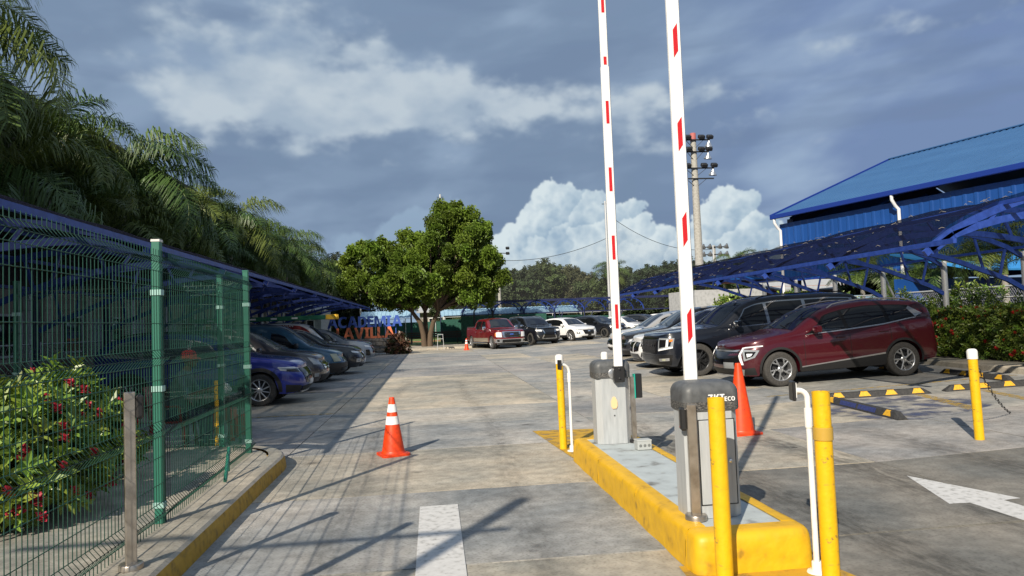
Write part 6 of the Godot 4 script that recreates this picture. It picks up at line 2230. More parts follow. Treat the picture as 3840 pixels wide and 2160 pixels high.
func windowed(t: Node3D, x: float, y: float, z: float, w: float, h: float, axis: String, m: Material, frame: Material) -> void:
	var b := Mb.new()
	var along := axis == "x"
	b.bx(x, y, z, w if along else 0.06, h, 0.06 if along else w, 0.0)
	var o := part(b, m, "window", t)
	b = Mb.new()
	for s in [-1.0, 1.0]:
		if along:
			b.bx(x + s * w / 2, y, z, 0.07, h + 0.14, 0.1)
			b.bx(x, y + s * h / 2, z, w, 0.07, 0.1)
		else:
			b.bx(x, y, z + s * w / 2, 0.1, h + 0.14, 0.07)
			b.bx(x, y + s * h / 2, z, 0.1, 0.07, w)
	part(b, frame, "frame", o)


func build_left() -> void:
	var zs := []
	for k in 12:
		zs.append(-6.2 - 3.25 * k)
	carport("carport", "dark shade net carport on blue arched ribs over the left row of cars", -3.6, 2.70, -8.2, 2.50, 3.08, zs, M.shade_net, M.column_navy, false)
	# long building behind the left carport
	var t := thing("school_building", "two storey cream building behind the palms and the left carport", "building", Vector3(-12.2, 0, -29.0))
	var b := Mb.new()
	b.bx(-4.0, 4.3, 0, 8.0, 8.6, 68.0)
	part(b, M.wall_cream, "wall", t)
	b = Mb.new()
	b.bx(0.02, 0.45, 0, 0.10, 0.9, 68.1)
	part(b, M.plinth_brown, "plinth", t)
	b = Mb.new()
	b.box(Transform3D(Basis(Vector3(0, 0, 1), -0.12), Vector3(-3.6, 9.0, 0)), Vector3(9.6, 0.22, 69.4), 0.03)
	part(b, M.roof_brown, "roof", t)
	for k in 18:
		var z := 31.0 - k * 3.7
		b = Mb.new()
		b.bx(0.03, 1.15, z, 0.08, 2.3, 1.0, 0.01)
		var d := part(b, M.door_grey, "door", t)
		b = Mb.new()
		b.bx(0.085, 1.05, z - 0.4, 0.04, 0.04, 0.12)
		part(b, M.chrome, "handle", d)
		windowed(t, 0.02, 1.75, z - 1.8, 1.3, 1.2, "z", M.glass_dark, M.wall_grey)
		windowed(t, 0.02, 4.9, z - 1.2, 1.5, 1.3, "z", M.glass_dark, M.wall_grey)
		b = Mb.new()
		b.bx(0.06, 4.2, z + 0.9, 0.22, 8.3, 0.3, 0.02)
		part(b, M.wall_grey, "pilaster", t)
	# wire mesh fence in front of it
	t = thing("chain_link_fence", "low wire mesh fence along the building behind the left row of cars", "fence", Vector3(-8.6, 0, -25.0))
	for k in 12:
		b = Mb.new()
		b.rod(Vector3(0, 0, 18.0 - k * 3.25), Vector3(0, 1.55, 18.0 - k * 3.25), 0.03, 8)
		part(b, M.galvanised, "post", t)
	b = Mb.new()
	b.rod(Vector3(0, 1.5, 18.0), Vector3(0, 1.5, -18.0), 0.022, 8)
	part(b, M.galvanised, "top_rail", t)
	b = Mb.new()
	for k in 300:
		var z := 18.0 - k * 0.12
		b.rod(Vector3(0, 0.05, z), Vector3(0, 1.5, z - 0.75), 0.003, 3, -1.0, false)
		b.rod(Vector3(0.005, 0.05, z - 0.75), Vector3(0.005, 1.5, z), 0.003, 3, -1.0, false)
	part(b, M.galvanised, "wire_mesh", t)


func build_right() -> void:
	var zs := []
	for k in 8:
		zs.append(-9.2 - 2.45 * k)
	carport("carport", "dark shade net carport on blue arched ribs over the right row of cars", 7.0, 2.40, 12.9, 2.62, 3.28, zs, M.shade_net_thin, M.galvanised, true)
	# chain link fence behind the hedge
	var t := thing("chain_link_fence", "galvanised chain link fence behind the flowering hedge", "fence", Vector3(14.1, 0.3, -14.0))
	for k in 10:
		var b := Mb.new()
		b.rod(Vector3(0, -0.2, 13.0 - k * 3.2), Vector3(0, 1.75, 13.0 - k * 3.2), 0.028, 8)
		part(b, M.galvanised, "post", t)
	for y in [1.72, 1.45]:
		var b := Mb.new()
		b.rod(Vector3(0, y, 13.2), Vector3(0, y, -16.0), 0.024 if y > 1.5 else 0.02, 8)
		part(b, M.galvanised, "rail", t)
	var b := Mb.new()
	for k in 400:
		var z := 13.0 - k * 0.072
		b.rod(Vector3(0.0, 0.1, z), Vector3(0.0, 1.7, z - 1.1), 0.0028, 3, -1.0, false)
		b.rod(Vector3(0.006, 0.1, z - 1.1), Vector3(0.006, 1.7, z), 0.0028, 3, -1.0, false)
	part(b, M.galvanised, "wire_mesh", t)
	# tall ball court netting behind it is only wire; low buildings beyond
	t = thing("low_building", "grey block building behind the far end of the right carport", "building", Vector3(19.0, 0, -45.5), 0.1)
	b = Mb.new()
	b.bx(0, 1.6, 0, 5.0, 3.2, 4.0, 0.02)
	part(b, M.wall_grey, "wall", t)
	windowed(t, -0.8, 1.9, 2.02, 0.6, 0.5, "x", M.dark_interior, M.wall_grey)
	b = Mb.new()
	b.bx(0.3, 4.0, 0, 6.6, 0.5, 4.6, 0.04)
	part(b, M.wall_blue, "roof_edge", t)
	t = thing("low_building", "terracotta walled house with grey roof seen under the right carport", "building", Vector3(27.0, 0, -50.0), 0.2)
	b = Mb.new()
	b.bx(0, 1.7, 0, 9.0, 3.4, 6.0)
	part(b, M.wall_terracotta, "wall", t)
	b = Mb.new()
	b.box(Transform3D(Basis(Vector3.RIGHT, 0.2), Vector3(0, 3.8, 0.6)), Vector3(9.8, 0.12, 7.6))
	part(b, M.wall_grey, "roof", t)
	windowed(t, -1.5, 1.8, 3.03, 1.2, 1.1, "x", M.glass_dark, M.wall_grey)
	windowed(t, 2.0, 1.8, 3.03, 1.2, 1.1, "x", M.glass_dark, M.wall_grey)
	t = thing("storage_shed", "pale blue metal shed low behind the right hand palms", "shed", Vector3(21.5, 0, -30.5), 0.28)
	var sheet := corrugated(0.99, 1.9, 0.33, 0.03)
	for k in 9:
		mi(sheet, M.roof_sky, "wall_sheet", t, at(-4.5 + k, 0.95, 1.5))
	b = Mb.new()
	b.box(Transform3D(Basis(Vector3.RIGHT, 0.15), Vector3(-0.5, 2.0, 0.2)), Vector3(9.4, 0.05, 3.2))
	part(b, M.roof_sky, "roof", t)


func build_far() -> void:
	# far carport: row of blue arches with a dark net
	var t := thing("far_carport", "blue arched frame with dark net behind the far row of cars", "carport", Vector3(8.5, 0.15, -57.0))
	for k in 6:
		var x0 := -6.0 + k * 2.5
		for dz in [0.0, -3.0]:
			var b := Mb.new()
			var prev := Vector3.ZERO
			for j in 15:
				var th := PI * j / 14.0
				var p := Vector3(x0 + 1.25 - cos(th) * 1.25, 2.15 + sin(th) * 1.0, dz)
				if j:
					b.bar(prev, p, 0.07, 0.09)
				prev = p
			for j in range(2, 13, 2):
				var th := PI * j / 14.0
				b.bar(Vector3(x0 + 1.25 - cos(th) * 1.25, 2.15 + sin(th) * 1.0, dz), Vector3(x0 + 1.25 - cos(th) * 1.05, 2.15 + sin(th) * 0.78, dz), 0.05, 0.05)
			part(b, M.truss_blue, "arch_truss", t)
		var g := PackedVector3Array()
		for v in 5:
			for j in 15:
				var th := PI * j / 14.0
				g.append(Vector3(x0 + 1.25 - cos(th) * 1.28, 2.2 + sin(th) * 1.02, 0.3 - v * 0.9))
		var b := Mb.new()
		b.grid(g, 5, 15, Vector3(x0 + 1.25, 0, -1.5))
		part(b, M.shade_net_far, "shade_net", t)
		b = Mb.new()
		b.rod(Vector3(x0, 0.0, 0), Vector3(x0, 2.2, 0), 0.05, 8)
		b.rod(Vector3(x0, 0.6, 0), Vector3(x0 + 0.7, 2.1, 0), 0.035, 6)
		part(b, M.column_navy, "post", t)
	for q in [[2.15, 0.05], [3.22, 0.05], [3.22, -3.0]]:
		var b := Mb.new()
		b.bar(Vector3(-7.5, q[0], q[1]), Vector3(12.5, q[0], q[1]), 0.06, 0.09)
		part(b, M.column_navy, "beam", t)
	# dugouts with pale blue sheet roofs
	var sheet := corrugated(0.996, 2.2, 0.332, 0.03)
	for d in [[-5.6, 4, "short pale blue roofed dugout left of the big tree", -57.5], [0.8, 12, "long pale blue roofed dugout behind the far cars", -60.0]]:
		t = thing("dugout", d[2], "dugout", Vector3(d[0], 0.15, d[3]))
		for k in d[1]:
			var tilt := Basis(Vector3.RIGHT, -PI / 2 + 0.28)
			mi(sheet, M.roof_sky, "roof_sheet", t, Transform3D(tilt, Vector3(k + 0.5, 2.45, 0.0)))
		for k in int(d[1] / 2) + 1:
			var b := Mb.new()
			b.bx(k * 2.0, 1.15, 0.9, 0.08, 2.3, 0.08)
			part(b, M.column_navy, "post", t)
			b = Mb.new()
			b.bx(k * 2.0, 1.3, -0.95, 0.08, 2.6, 0.08)
			part(b, M.column_navy, "post", t)
		if d[1] > 5:
			var b := Mb.new()
			b.bx(d[1] * 0.5, 0.9, -0.9, d[1], 1.8, 0.05)
			part(b, M.screen_green, "windscreen_cloth", t)
			b = Mb.new()
			b.bx(d[1] * 0.5, 0.95, 0.95, d[1], 1.9, 0.03)
			part(b, M.screen_green, "front_cloth", t)
	# green windscreen fence round the field
	t = thing("field_fence", "green cloth covered fence across the back of the field", "fence", Vector3(0, 0.17, -84.0))
	for k in 30:
		var b := Mb.new()
		var x := -52.0 + k * 3.5
		b.bx(x + 1.75, 0.95, 0, 3.44, 1.9, 0.04)
		part(b, M.screen_green, "cloth_panel", t)
		b = Mb.new()
		b.rod(Vector3(x, 0, 0.05), Vector3(x, 2.4, 0.05), 0.05, 6)
		part(b, M.galvanised, "post", t)
	var b := Mb.new()
	b.rod(Vector3(-52, 2.35, 0.05), Vector3(53, 2.35, 0.05), 0.035, 6)
	part(b, M.galvanised, "top_rail", t)
	# dark wire fence by the tree
	t = thing("chain_link_fence", "dark post wire fence between the tree and the playing field", "fence", Vector3(-2.0, 0.15, -53.0))
	for x in [0.0, 1.6, 5.2, 6.6]:
		b = Mb.new()
		b.rod(Vector3(x, 0, 0), Vector3(x, 2.4 if x > 3 else 1.9, 0), 0.06 if x > 3 else 0.03, 8)
		part(b, M.dark_steel, "post", t)
	b = Mb.new()
	for k in 60:
		b.rod(Vector3(k * 0.11, 0.05, 0), Vector3(k * 0.11 - 1.0, 1.15, 0), 0.004, 3, -1.0, false)
		b.rod(Vector3(k * 0.11 - 1.0, 0.05, 0.01), Vector3(k * 0.11, 1.15, 0.01), 0.004, 3, -1.0, false)
	part(b, M.dark_steel, "wire_mesh", t)
	t = thing("cloth_screen", "dark green cloth screen standing beside the red pickup", "screen", Vector3(4.6, 0.15, -53.6))
	for k in 3:
		b = Mb.new()
		b.bx(-1.3 + k * 2.2, 1.05, 0, 2.14, 2.0, 0.05)
		part(b, M.screen_green, "cloth_panel", t)
	# bench
	t = thing("bench", "dark brown slatted bench behind the big tree", "bench", Vector3(0.2, 0.15, -56.0))
	for k in 3:
		b = Mb.new()
		b.bx(0, 0.55 + k * 0.17, -0.2, 4.2, 0.12, 0.035, 0.005)
		part(b, M.bench_brown, "back_slat", t)
	for k in 3:
		b = Mb.new()
		b.bx(0, 0.45, -0.05 + k * 0.15, 4.2, 0.035, 0.12, 0.005)
		part(b, M.bench_brown, "seat_slat", t)
	for x in [-1.8, 0.0, 1.8]:
		b = Mb.new()
		b.bx(x, 0.22, 0.1, 0.08, 0.44, 0.4)
		b.bx(x, 0.5, -0.23, 0.07, 1.0, 0.05)
		part(b, M.dark_steel, "leg", t)
	# bare metal stool frame
	t = thing("stool_frame", "bare metal stool frame standing before the big tree", "stool", Vector3(0.55, 0.0, -46.1))
	for s in [[-0.22, -0.2], [0.22, -0.2], [-0.22, 0.2], [0.22, 0.2]]:
		b = Mb.new()
		b.rod(Vector3(s[0], 0, s[1]), Vector3(s[0] * 0.7, 1.0, s[1] * 0.7), 0.018, 6)
		part(b, M.galvanised, "leg", t)
	b = Mb.new()
	b.bx(0, 1.0, 0, 0.36, 0.035, 0.32, 0.008)
	b.bx(0, 0.72, 0.155, 0.34, 0.03, 0.03)
	part(b, M.galvanised, "seat", t)
	# letter sign on its stone planter
	t = thing("planter_wall", "rough stone planter wall below the letter sign", "planter", Vector3(-4.0, 0.1, -42.5))
	for r in 4:
		for k in 10:
			b = Mb.new()
			b.bx(-2.0 + k * 0.42 + (0.2 if r % 2 else 0.0), 0.11 + r * 0.215, rng.randf_range(-0.02, 0.02), 0.405, 0.205, 0.55, 0.03)
			part(b, M.stone, "stone", t)
	b = Mb.new()
	b.bx(0.1, 0.42, -0.03, 4.3, 0.8, 0.5)
	part(b, M.stone, "core", t)
	t = thing("letter_sign", "standing letters spelling two words in blue and orange on the planter", "sign", Vector3(-4.1, 0.98, -42.5), 0.05)
	var f := SystemFont.new()
	f.font_names = PackedStringArray(["Droid Sans"])
	f.font_weight = 700
	var fv := FontVariation.new()
	fv.base_font = f
	fv.variation_embolden = 0.35
	var words := [["ACADEMIA", "letter_blue", -1.95, 0.66, 3.7, 0.62], ["LAVILLA", "letter_orange", -1.45, 0.0, 3.0, 0.62]]
	for w in words:
		var txt: String = w[0]
		var x: float = w[2]
		for k in txt.length():
			var tm := TextMesh.new()
			tm.text = txt[k]
			tm.font = fv
			tm.font_size = 64
			tm.pixel_size = w[5] / 45.5
			tm.depth = 0.10
			tm.horizontal_alignment = HORIZONTAL_ALIGNMENT_LEFT
			tm.vertical_alignment = VERTICAL_ALIGNMENT_BOTTOM
			var bb := tm.get_aabb()
			var step: float = w[4] / txt.length()
			var wid := 0.22 if txt[k] == "I" else 0.46
			var o := mi(tm, M[w[1]], "letter", t)
			o.transform = Transform3D(Basis(), Vector3(x - bb.position.x, w[3] - bb.position.y, 0))
			x += bb.size.x + 0.03
			if k == 0 and wid > 9.0:
				x += step
	b = Mb.new()
	b.rod(Vector3(2.0, -0.9, -0.1), Vector3(2.0, 0.75, -0.1), 0.03, 8)
	b.rod(Vector3(-1.9, -0.9, -0.1), Vector3(-1.9, 0.75, -0.1), 0.03, 8)
	part(b, M.letter_blue, "support_post", t)
	# far houses
	for h in [[-13.0, -66.0, 7.0, 3.4, "wall_grey", "long grey roofed house behind the letter sign"], [3.0, -98.0, 9.0, 3.6, "wall_cream", "cream house behind the field beside the tree"], [15.0, -100.0, 8.0, 3.8, "wall_mint", "mint green house beyond the field fence"], [27.0, -104.0, 10.0, 4.0, "wall_cream", "cream house far off right of the mint one"], [-24.0, -100.0, 12.0, 5.0, "wall_grey", "grey house far behind the left palms"]]:
		t = thing("house", h[5], "house", Vector3(h[0], 0, h[1]))
		b = Mb.new()
		b.bx(0, h[3] / 2, 0, h[2], h[3], 6.0)
		part(b, M[h[4]], "wall", t)
		b = Mb.new()
		b.box(Transform3D(Basis(Vector3.RIGHT, 0.18), Vector3(0, h[3] + 0.45, 0.3)), Vector3(h[2] + 0.8, 0.15, 7.2))
		part(b, M.wall_grey, "roof", t)
		for s in [-0.3, 0.05, 0.33]:
			windowed(t, h[2] * s, h[3] * 0.55, 3.03, 1.2, 1.2, "x", M.glass_dark, M.white_print)
	build_poles()


func floodlight(b: Mb, p: Vector3) -> void:
	b.box(Transform3D(Basis(Vector3.RIGHT, 0.5), p), Vector3(0.42, 0.26, 0.34), 0.05)


func build_poles() -> void:
	# big floodlight mast
	var t := thing("floodlight_mast", "tall concrete floodlight mast with red painted tip", "light pole", Vector3(17.75, 0, -45.0))
	var b := Mb.new()
	b.lathe([Vector2(0.34, 0), Vector2(0.30, 4), Vector2(0.20, 13.2)], 8)
	part(b, M.pole_concrete, "mast", t)
	b = Mb.new()
	b.lathe([Vector2(0.21, 13.2), Vector2(0.20, 13.75), Vector2(0.0, 13.76)], 8)
	part(b, M.pole_red, "painted_tip", t)
	for q in [[13.25, 1.05], [12.45, 0.95], [11.35, 1.25], [10.65, 1.2]]:
		b = Mb.new()
		b.bar(Vector3(-q[1] - 0.15, q[0], 0.25), Vector3(q[1], q[0], 0.25), 0.08, 0.08)
		b.bar(Vector3(-q[1] * 0.6, q[0], 0.25), Vector3(-0.1, q[0] - 0.5, 0.15), 0.03, 0.03)
		b.bar(Vector3(q[1] * 0.6, q[0], 0.25), Vector3(0.1, q[0] - 0.5, 0.15), 0.03, 0.03)
		part(b, M.dark_steel, "cross_arm", t)
		if q[0] < 11.0:
			continue
		for x in [-1.0, -0.45, 0.45, 1.0]:
			b = Mb.new()
			floodlight(b, Vector3(x * q[1], q[0] + 0.18, 0.3))
			var fl := part(b, M.dark_steel, "floodlight", t)
			if absf(x) > 0.8:
				b = Mb.new()
				b.lathe([Vector2(0.05, 0.0), Vector2(0.09, -0.12), Vector2(0.24, -0.38), Vector2(0.27, -0.46), Vector2(0.0, -0.44)], 14, Transform3D(Basis(Vector3.RIGHT, 0.35), Vector3(x * q[1] * 0.92, q[0] - 0.05, 0.35)))
				part(b, M.lamp_reflector, "bell_lamp", fl)
	b = Mb.new()
	b.bx(0.1, 4.2, 0.33, 0.35, 0.32, 0.12)
	part(b, M.galvanised, "wall_lamp", t)
	# second mast far off
	t = thing("floodlight_mast", "small far floodlight mast beside the coconut palm", "light pole", Vector3(37.6, 0, -90.0))
	b = Mb.new()
	b.lathe([Vector2(0.32, 0), Vector2(0.22, 10.8)], 8)
	part(b, M.pole_concrete, "mast", t)
	for y in [10.6, 9.6]:
		b = Mb.new()
		b.bar(Vector3(-1.8, y, 0.2), Vector3(1.8, y, 0.2), 0.12, 0.12)
		part(b, M.dark_steel, "cross_arm", t)
		for x in [-1.6, -0.7, 0.7, 1.6]:
			b = Mb.new()
			b.lathe([Vector2(0.1, 0.3), Vector2(0.38, -0.25), Vector2(0.0, -0.25)], 10, Transform3D(Basis(Vector3.RIGHT, 0.6), Vector3(x, y + 0.1, 0.4)))
			part(b, M.lamp_reflector, "bell_lamp", t)
	# net poles and nets
	var poles := [[17.97, -70.0, 13.6, 0.12, "tall grey net pole between the two barrier arms"], [1.36, -75.0, 15.5, 0.13, "tall grey net pole rising behind the big tree"], [7.8, -80.0, 9.6, 0.16, "pale lamp pole right of the big tree"], [-13.5, -62.0, 10.0, 0.1, "thin pole behind the left palms"], [30.0, -72.0, 9.0, 0.1, "thin net pole behind the right carport"], [-6.2, -64.0, 6.6, 0.07, "thin pale pole left of the big tree"]]
	for p in poles:
		t = thing("net_pole", p[4], "pole", Vector3(p[0], 0, p[1]))
		b = Mb.new()
		b.lathe([Vector2(p[3] * 1.3, 0), Vector2(p[3], p[2] * 0.6), Vector2(p[3] * 0.8, p[2]), Vector2(0, p[2])], 8)
		part(b, M.galvanised if p[3] < 0.15 else M.pole_concrete, "shaft", t)
		b = Mb.new()
		if p[3] > 0.15:
			b.bar(Vector3(-0.3, p[2], 0), Vector3(1.2, p[2] - 0.1, 0), 0.08, 0.08)
			floodlight(b, Vector3(1.1, p[2] - 0.1, 0.1))
			floodlight(b, Vector3(1.1, p[2] + 0.5, 0.1))
		else:
			b.bar(Vector3(-0.35, p[2] - 0.3, 0), Vector3(0.35, p[2] - 0.3, 0), 0.06, 0.06)
		part(b, M.dark_steel, "top_fitting", t)
	for q in [["ball_net", "fine ball net hung left of the tall net pole", Vector3(1.36, 9.2, -72), Vector3(17.97, 9.8, -70.2), 1.6, 2.4], ["ball_net", "fine ball net hung right of the tall net pole", Vector3(17.97, 12.4, -70), Vector3(30.0, 8.6, -72), 1.3, 2.4]]:
		t = thing(q[0], q[1], "net", q[2])
		var a: Vector3 = q[2]
		var c: Vector3 = q[3]
		var g := PackedVector3Array()
		var top := PackedVector3Array()
		for v in 4:
			for k in 25:
				var u := k / 24.0
				var p := a.lerp(c, u) - a
				p.y -= 4.0 * q[4] * u * (1.0 - u)
				if v == 0:
					top.append(p)
				p.y = lerpf(p.y, q[5] - a.y, v / 3.0)
				p.z += 0.25 * sin(u * 21.0 + v) * v / 3.0
				g.append(p)
		b = Mb.new()
		b.grid(g, 4, 25, Vector3(8, 0, -50))
		part(b, M.far_net, "netting", t)
		b = Mb.new()
		b.tube(top, 0.025, 4)
		part(b, M.dark_steel, "head_rope", t)
	for q in [["overhead cable from the left palms to the net pole behind the tree", Vector3(-13.5, 9.6, -62), Vector3(1.36, 8.4, -75), 1.2], ["lower overhead cable left of the big tree", Vector3(-13.5, 8.4, -62), Vector3(1.36, 7.2, -75), 1.3]]:
		b = Mb.new()
		var pts := PackedVector3Array()
		for k in 21:
			var u := k / 20.0
			var p: Vector3 = (q[1] as Vector3).lerp(q[2], u)
			p.y -= 4.0 * q[3] * u * (1.0 - u)
			pts.append(p)
		b.tube(pts, 0.018, 4)
		tag(part(b, M.dark_steel, "overhead_cable", self), q[0], "cable")
	# telecom tower far away
	t = thing("telecom_mast", "white antenna mast rising over the far trees", "antenna mast", Vector3(27.1, 0, -200.0))
	b = Mb.new()
	b.lathe([Vector2(0.5, 0), Vector2(0.3, 14.0)], 8)
	part(b, M.pole_concrete, "mast", t)
	for k in 6:
		b = Mb.new()
		var th := TAU * k / 6.0
		b.bx(cos(th) * 1.1, 13.2, sin(th) * 1.1, 0.5, 2.6, 0.4, 0.05)
		part(b, M.gutter_white, "antenna_panel", t)
	# lamp post with arm behind the viewer, whose shadow crosses the lane
	t = thing("lamp_post", "steel lamp post with side arm at the gate behind the viewer", "lamp post", Vector3(-3.66, 0.15, 1.13))
	b = Mb.new()
	b.rod(Vector3(0, 0, 0), Vector3(0, 5.4, 0), 0.07, 12)
	part(b, M.galvanised, "shaft", t)
	b = Mb.new()
	b.rod(Vector3(-3.0, 4.75, 0), Vector3(0.3, 4.75, 0), 0.035, 8)
	part(b, M.galvanised, "arm", t)


# ---------------------------------------------------------------- plants
func leaf(b: Mb, p: Vector3, dir: Vector3, up: Vector3, l: float, w: float, droop: float) -> void:
	var side := dir.cross(up)
	side = side.normalized() if side.length_squared() > 1e-8 else Vector3.RIGHT
	var mid := p + dir * l * 0.45
	var tip := p + dir * l + Vector3(0, -droop * l, 0)
	var lift := up * w * 0.18
	b.tri(p, mid + side * w * 0.5 + lift, tip)
	b.tri(p, tip, mid - side * w * 0.5 + lift)


func sprig_mesh(seed_: int, n: int, l: float, w: float, stem: float, droop: float) -> ArrayMesh:
	# a short shoot with leaves set round it, growing along +y
	var r := RandomNumberGenerator.new()
	r.seed = seed_
	var b := Mb.new()
	b.tinted = true
	for k in n:
		var th := k * 2.4 + r.randf() * 0.5
		var h := stem * (k + 0.5) / n
		var el := lerpf(0.15, 0.95, float(k) / n) + r.randf_range(-0.15, 0.15)
		var dir := Vector3(cos(th) * cos(el), sin(el), sin(th) * cos(el))
		var s := r.randf_range(0.75, 1.15)
		var g := r.randf_range(0.8, 1.2)
		b.col = Color(g, g, g * 0.95)
		leaf(b, Vector3(0, h, 0), dir, Vector3(-dir.x * 0.5, 1.0, -dir.z * 0.5).normalized(), l * s, w * s, droop)
	return b.mesh()


func frond_mesh(seed_: int, l: float, arch: float, leaf_l: float, droop: float, pairs: int) -> Array:
	var r := RandomNumberGenerator.new()
	r.seed = seed_
	var rach := Mb.new()
	var b := Mb.new()
	b.tinted = true
	var path := PackedVector3Array()
	var p := Vector3.ZERO
	var ang := 1.15
	var n := 22
	for k in n + 1:
		path.append(p)
		var u := float(k) / n
		var a := ang - arch * pow(u, 1.25)
		p += Vector3(cos(a), sin(a), 0) * l / n
	rach.tube(path, 0.026, 5, 0.004, false)
	for k in pairs:
		var u := 0.10 + 0.90 * (k + r.randf() * 0.4) / pairs
		var f := u * n
		var i := mini(int(f), n - 1)
		var q := path[i].lerp(path[i + 1], f - i)
		var d := (path[i + 1] - path[i]).normalized()
		var nrm := Vector3(-d.y, d.x, 0)
		for s in [-1.0, 1.0]:
			var ll: float = leaf_l * (0.35 + 0.65 * sin(PI * clampf(u * 0.86 + 0.12, 0.0, 1.0))) * r.randf_range(0.85, 1.12)
			var out := (Vector3(0, 0, s) * r.randf_range(0.75, 1.0) + d * r.randf_range(0.35, 0.7) + nrm * r.randf_range(-0.35, 0.65)).normalized()
			var m1 := q + out * ll * 0.40
			var dn := (out + Vector3(0, -droop * 0.6, 0)).normalized()
			var m2 := m1 + dn * ll * 0.32
			var dn2 := (out * 0.5 + Vector3(0, -droop * 1.5, 0)).normalized()
			var tip := m2 + dn2 * ll * 0.34
			var w := 0.0105 + 0.004 * leaf_l
			var sd := out.cross(nrm).normalized() * w
			var g := r.randf_range(0.75, 1.25)
			b.col = Color(g, g, g)
			b.quad(q - sd * 0.5, q + sd * 0.5, m1 + sd, m1 - sd)
			b.quad(m1 - sd, m1 + sd, m2 + sd * 0.8, m2 - sd * 0.8)
			b.tri(m2 - sd * 0.8, m2 + sd * 0.8, tip)
	return [rach.mesh(), b.mesh()]


var fronds := []

func palm(pos: Vector3, h: float, size: float, nf: int, kind: int, label: String, lean := 0.0, group := "palms along the left building", called := "palm_tree") -> void:
	var t := thing(called, label, "palm", pos, rng.randf() * TAU, group)
	var b := Mb.new()
	var path := PackedVector3Array()
	for k in 9:
		var u := k / 8.0
		path.append(Vector3(lean * u * u, h * u, 0))
	b.tube(path, 0.14 * sqrt(size), 10, 0.095 * sqrt(size))
	part(b, M.palm_bark, "trunk", t)
	b = Mb.new()
	b.tube(PackedVector3Array([Vector3(lean, h - 0.1, 0), Vector3(lean, h + 0.35 * size, 0), Vector3(lean, h + 0.75 * size, 0)]), 0.12 * sqrt(size), 10, 0.05)
	part(b, M.palm_stem, "crown_shaft", t)
	for k in nf:
		var ms: Array = fronds[kind][k % 3]
		var th := k * 2.399 + rng.randf_range(-0.2, 0.2)
		var tier := float(k) / nf
		var pitch := lerpf(0.25, -0.75, tier) + rng.randf_range(-0.1, 0.1)
		var s := size * rng.randf_range(0.88, 1.1)
		var bs := Basis(Vector3.UP, th) * Basis(Vector3(0, 0, 1), pitch) * Basis(Vector3.RIGHT, rng.randf_range(-0.25, 0.25))
		var o := mi(ms[1], M["leaf_palm_%d" % (rng.randi() % 3)], "frond", t, Transform3D(bs.scaled(Vector3.ONE * s), Vector3(lean, h + lerpf(0.65, 0.2, tier) * size, 0)))
		mi(ms[0], M.palm_stem, "midrib", o)


func crown_cloud(centres: Array, per: int, spread: float, rr: RandomNumberGenerator, base: Color, vary: float, smin: float, smax: float, up_bias: float) -> Array:
	var xs := []
	var cc := PackedColorArray()
	for c in centres:
		var ctr: Vector3 = c[0]
		var rad: float = c[1]
		var tone := rr.randf_range(1.0 - vary, 1.0 + vary)
		var hue := rr.randf_range(-0.08, 0.08)
		for k in per:
			var d := Vector3(rr.randfn(), rr.randfn() * 0.8, rr.randfn()).normalized()
			var q := ctr + d * rad * pow(rr.randf(), 0.45) * spread
			var up := (d + Vector3(0, up_bias, 0) + Vector3(rr.randfn(), rr.randfn(), rr.randfn()) * 0.35).normalized()
			var x := up.cross(Vector3(0.3, 0.1, 1.0)).normalized()
			var bs := Basis(x, up, x.cross(up)) * Basis(Vector3.UP, rr.randf() * TAU)
			xs.append(Transform3D(bs.scaled(Vector3.ONE * rr.randf_range(smin, smax)), q))
			var g := tone * rr.randf_range(0.8, 1.2)
			cc.append(Color(base.r * g * (1.0 + hue), base.g * g, base.b * g))
	return [xs, cc]


func build_tree(called: String, label: String, pos: Vector3, centres: Array, mesh: Mesh, leafm: Material, per: int, base: Color, smin: float, smax: float, stems: int, trunk_r: float, fork: float, seed_: int, group := "") -> void:
	var rr := RandomNumberGenerator.new()
	rr.seed = seed_
	var t := thing(called, label, "tree", pos, 0.0, group)
	var b := Mb.new()
	var forks := []
	for k in stems:
		var th := TAU * k / stems + 0.4
		var off := Vector3(cos(th), 0, sin(th)) * trunk_r * (0.8 if stems > 1 else 0.0)
		var top := off * 4.0 + Vector3(0, fork, 0) + Vector3(rr.randf_range(-0.3, 0.3), 0, rr.randf_range(-0.3, 0.3))
		b.tube(PackedVector3Array([off * 0.9 + Vector3(0, -0.1, 0), off * 1.2 + Vector3(0, fork * 0.35, 0), off * 2.2 + Vector3(0, fork * 0.7, 0), top]), trunk_r * (0.75 if stems > 1 else 1.0), 10, trunk_r * 0.45)
		forks.append(top)
	part(b, M.bark, "trunk", t)
	b = Mb.new()
	for i in centres.size():
		var c: Vector3 = centres[i][0]
		if i % 2 == 1 and centres.size() > 40:
			continue
		var f: Vector3 = forks[0]
		for g in forks:
			if (g as Vector3).distance_to(c) < f.distance_to(c):
				f = g
		var mid := f.lerp(c, 0.5) + Vector3(rr.randf_range(-0.3, 0.3), rr.randf_range(0.0, 0.5), rr.randf_range(-0.3, 0.3))
		b.tube(PackedVector3Array([f, f.lerp(mid, 0.5) + Vector3(0, 0.15, 0), mid, mid.lerp(c, 0.6), c]), trunk_r * 0.26, 5, 0.015, false)
	part(b, M.bark, "limbs", t)
	var cl := crown_cloud(centres, per, 1.0, rr, base, 0.30, smin, smax, 0.45)
	tag(multi(mesh, leafm, "crown", t, cl[0], cl[1]), "", "", "", "stuff")


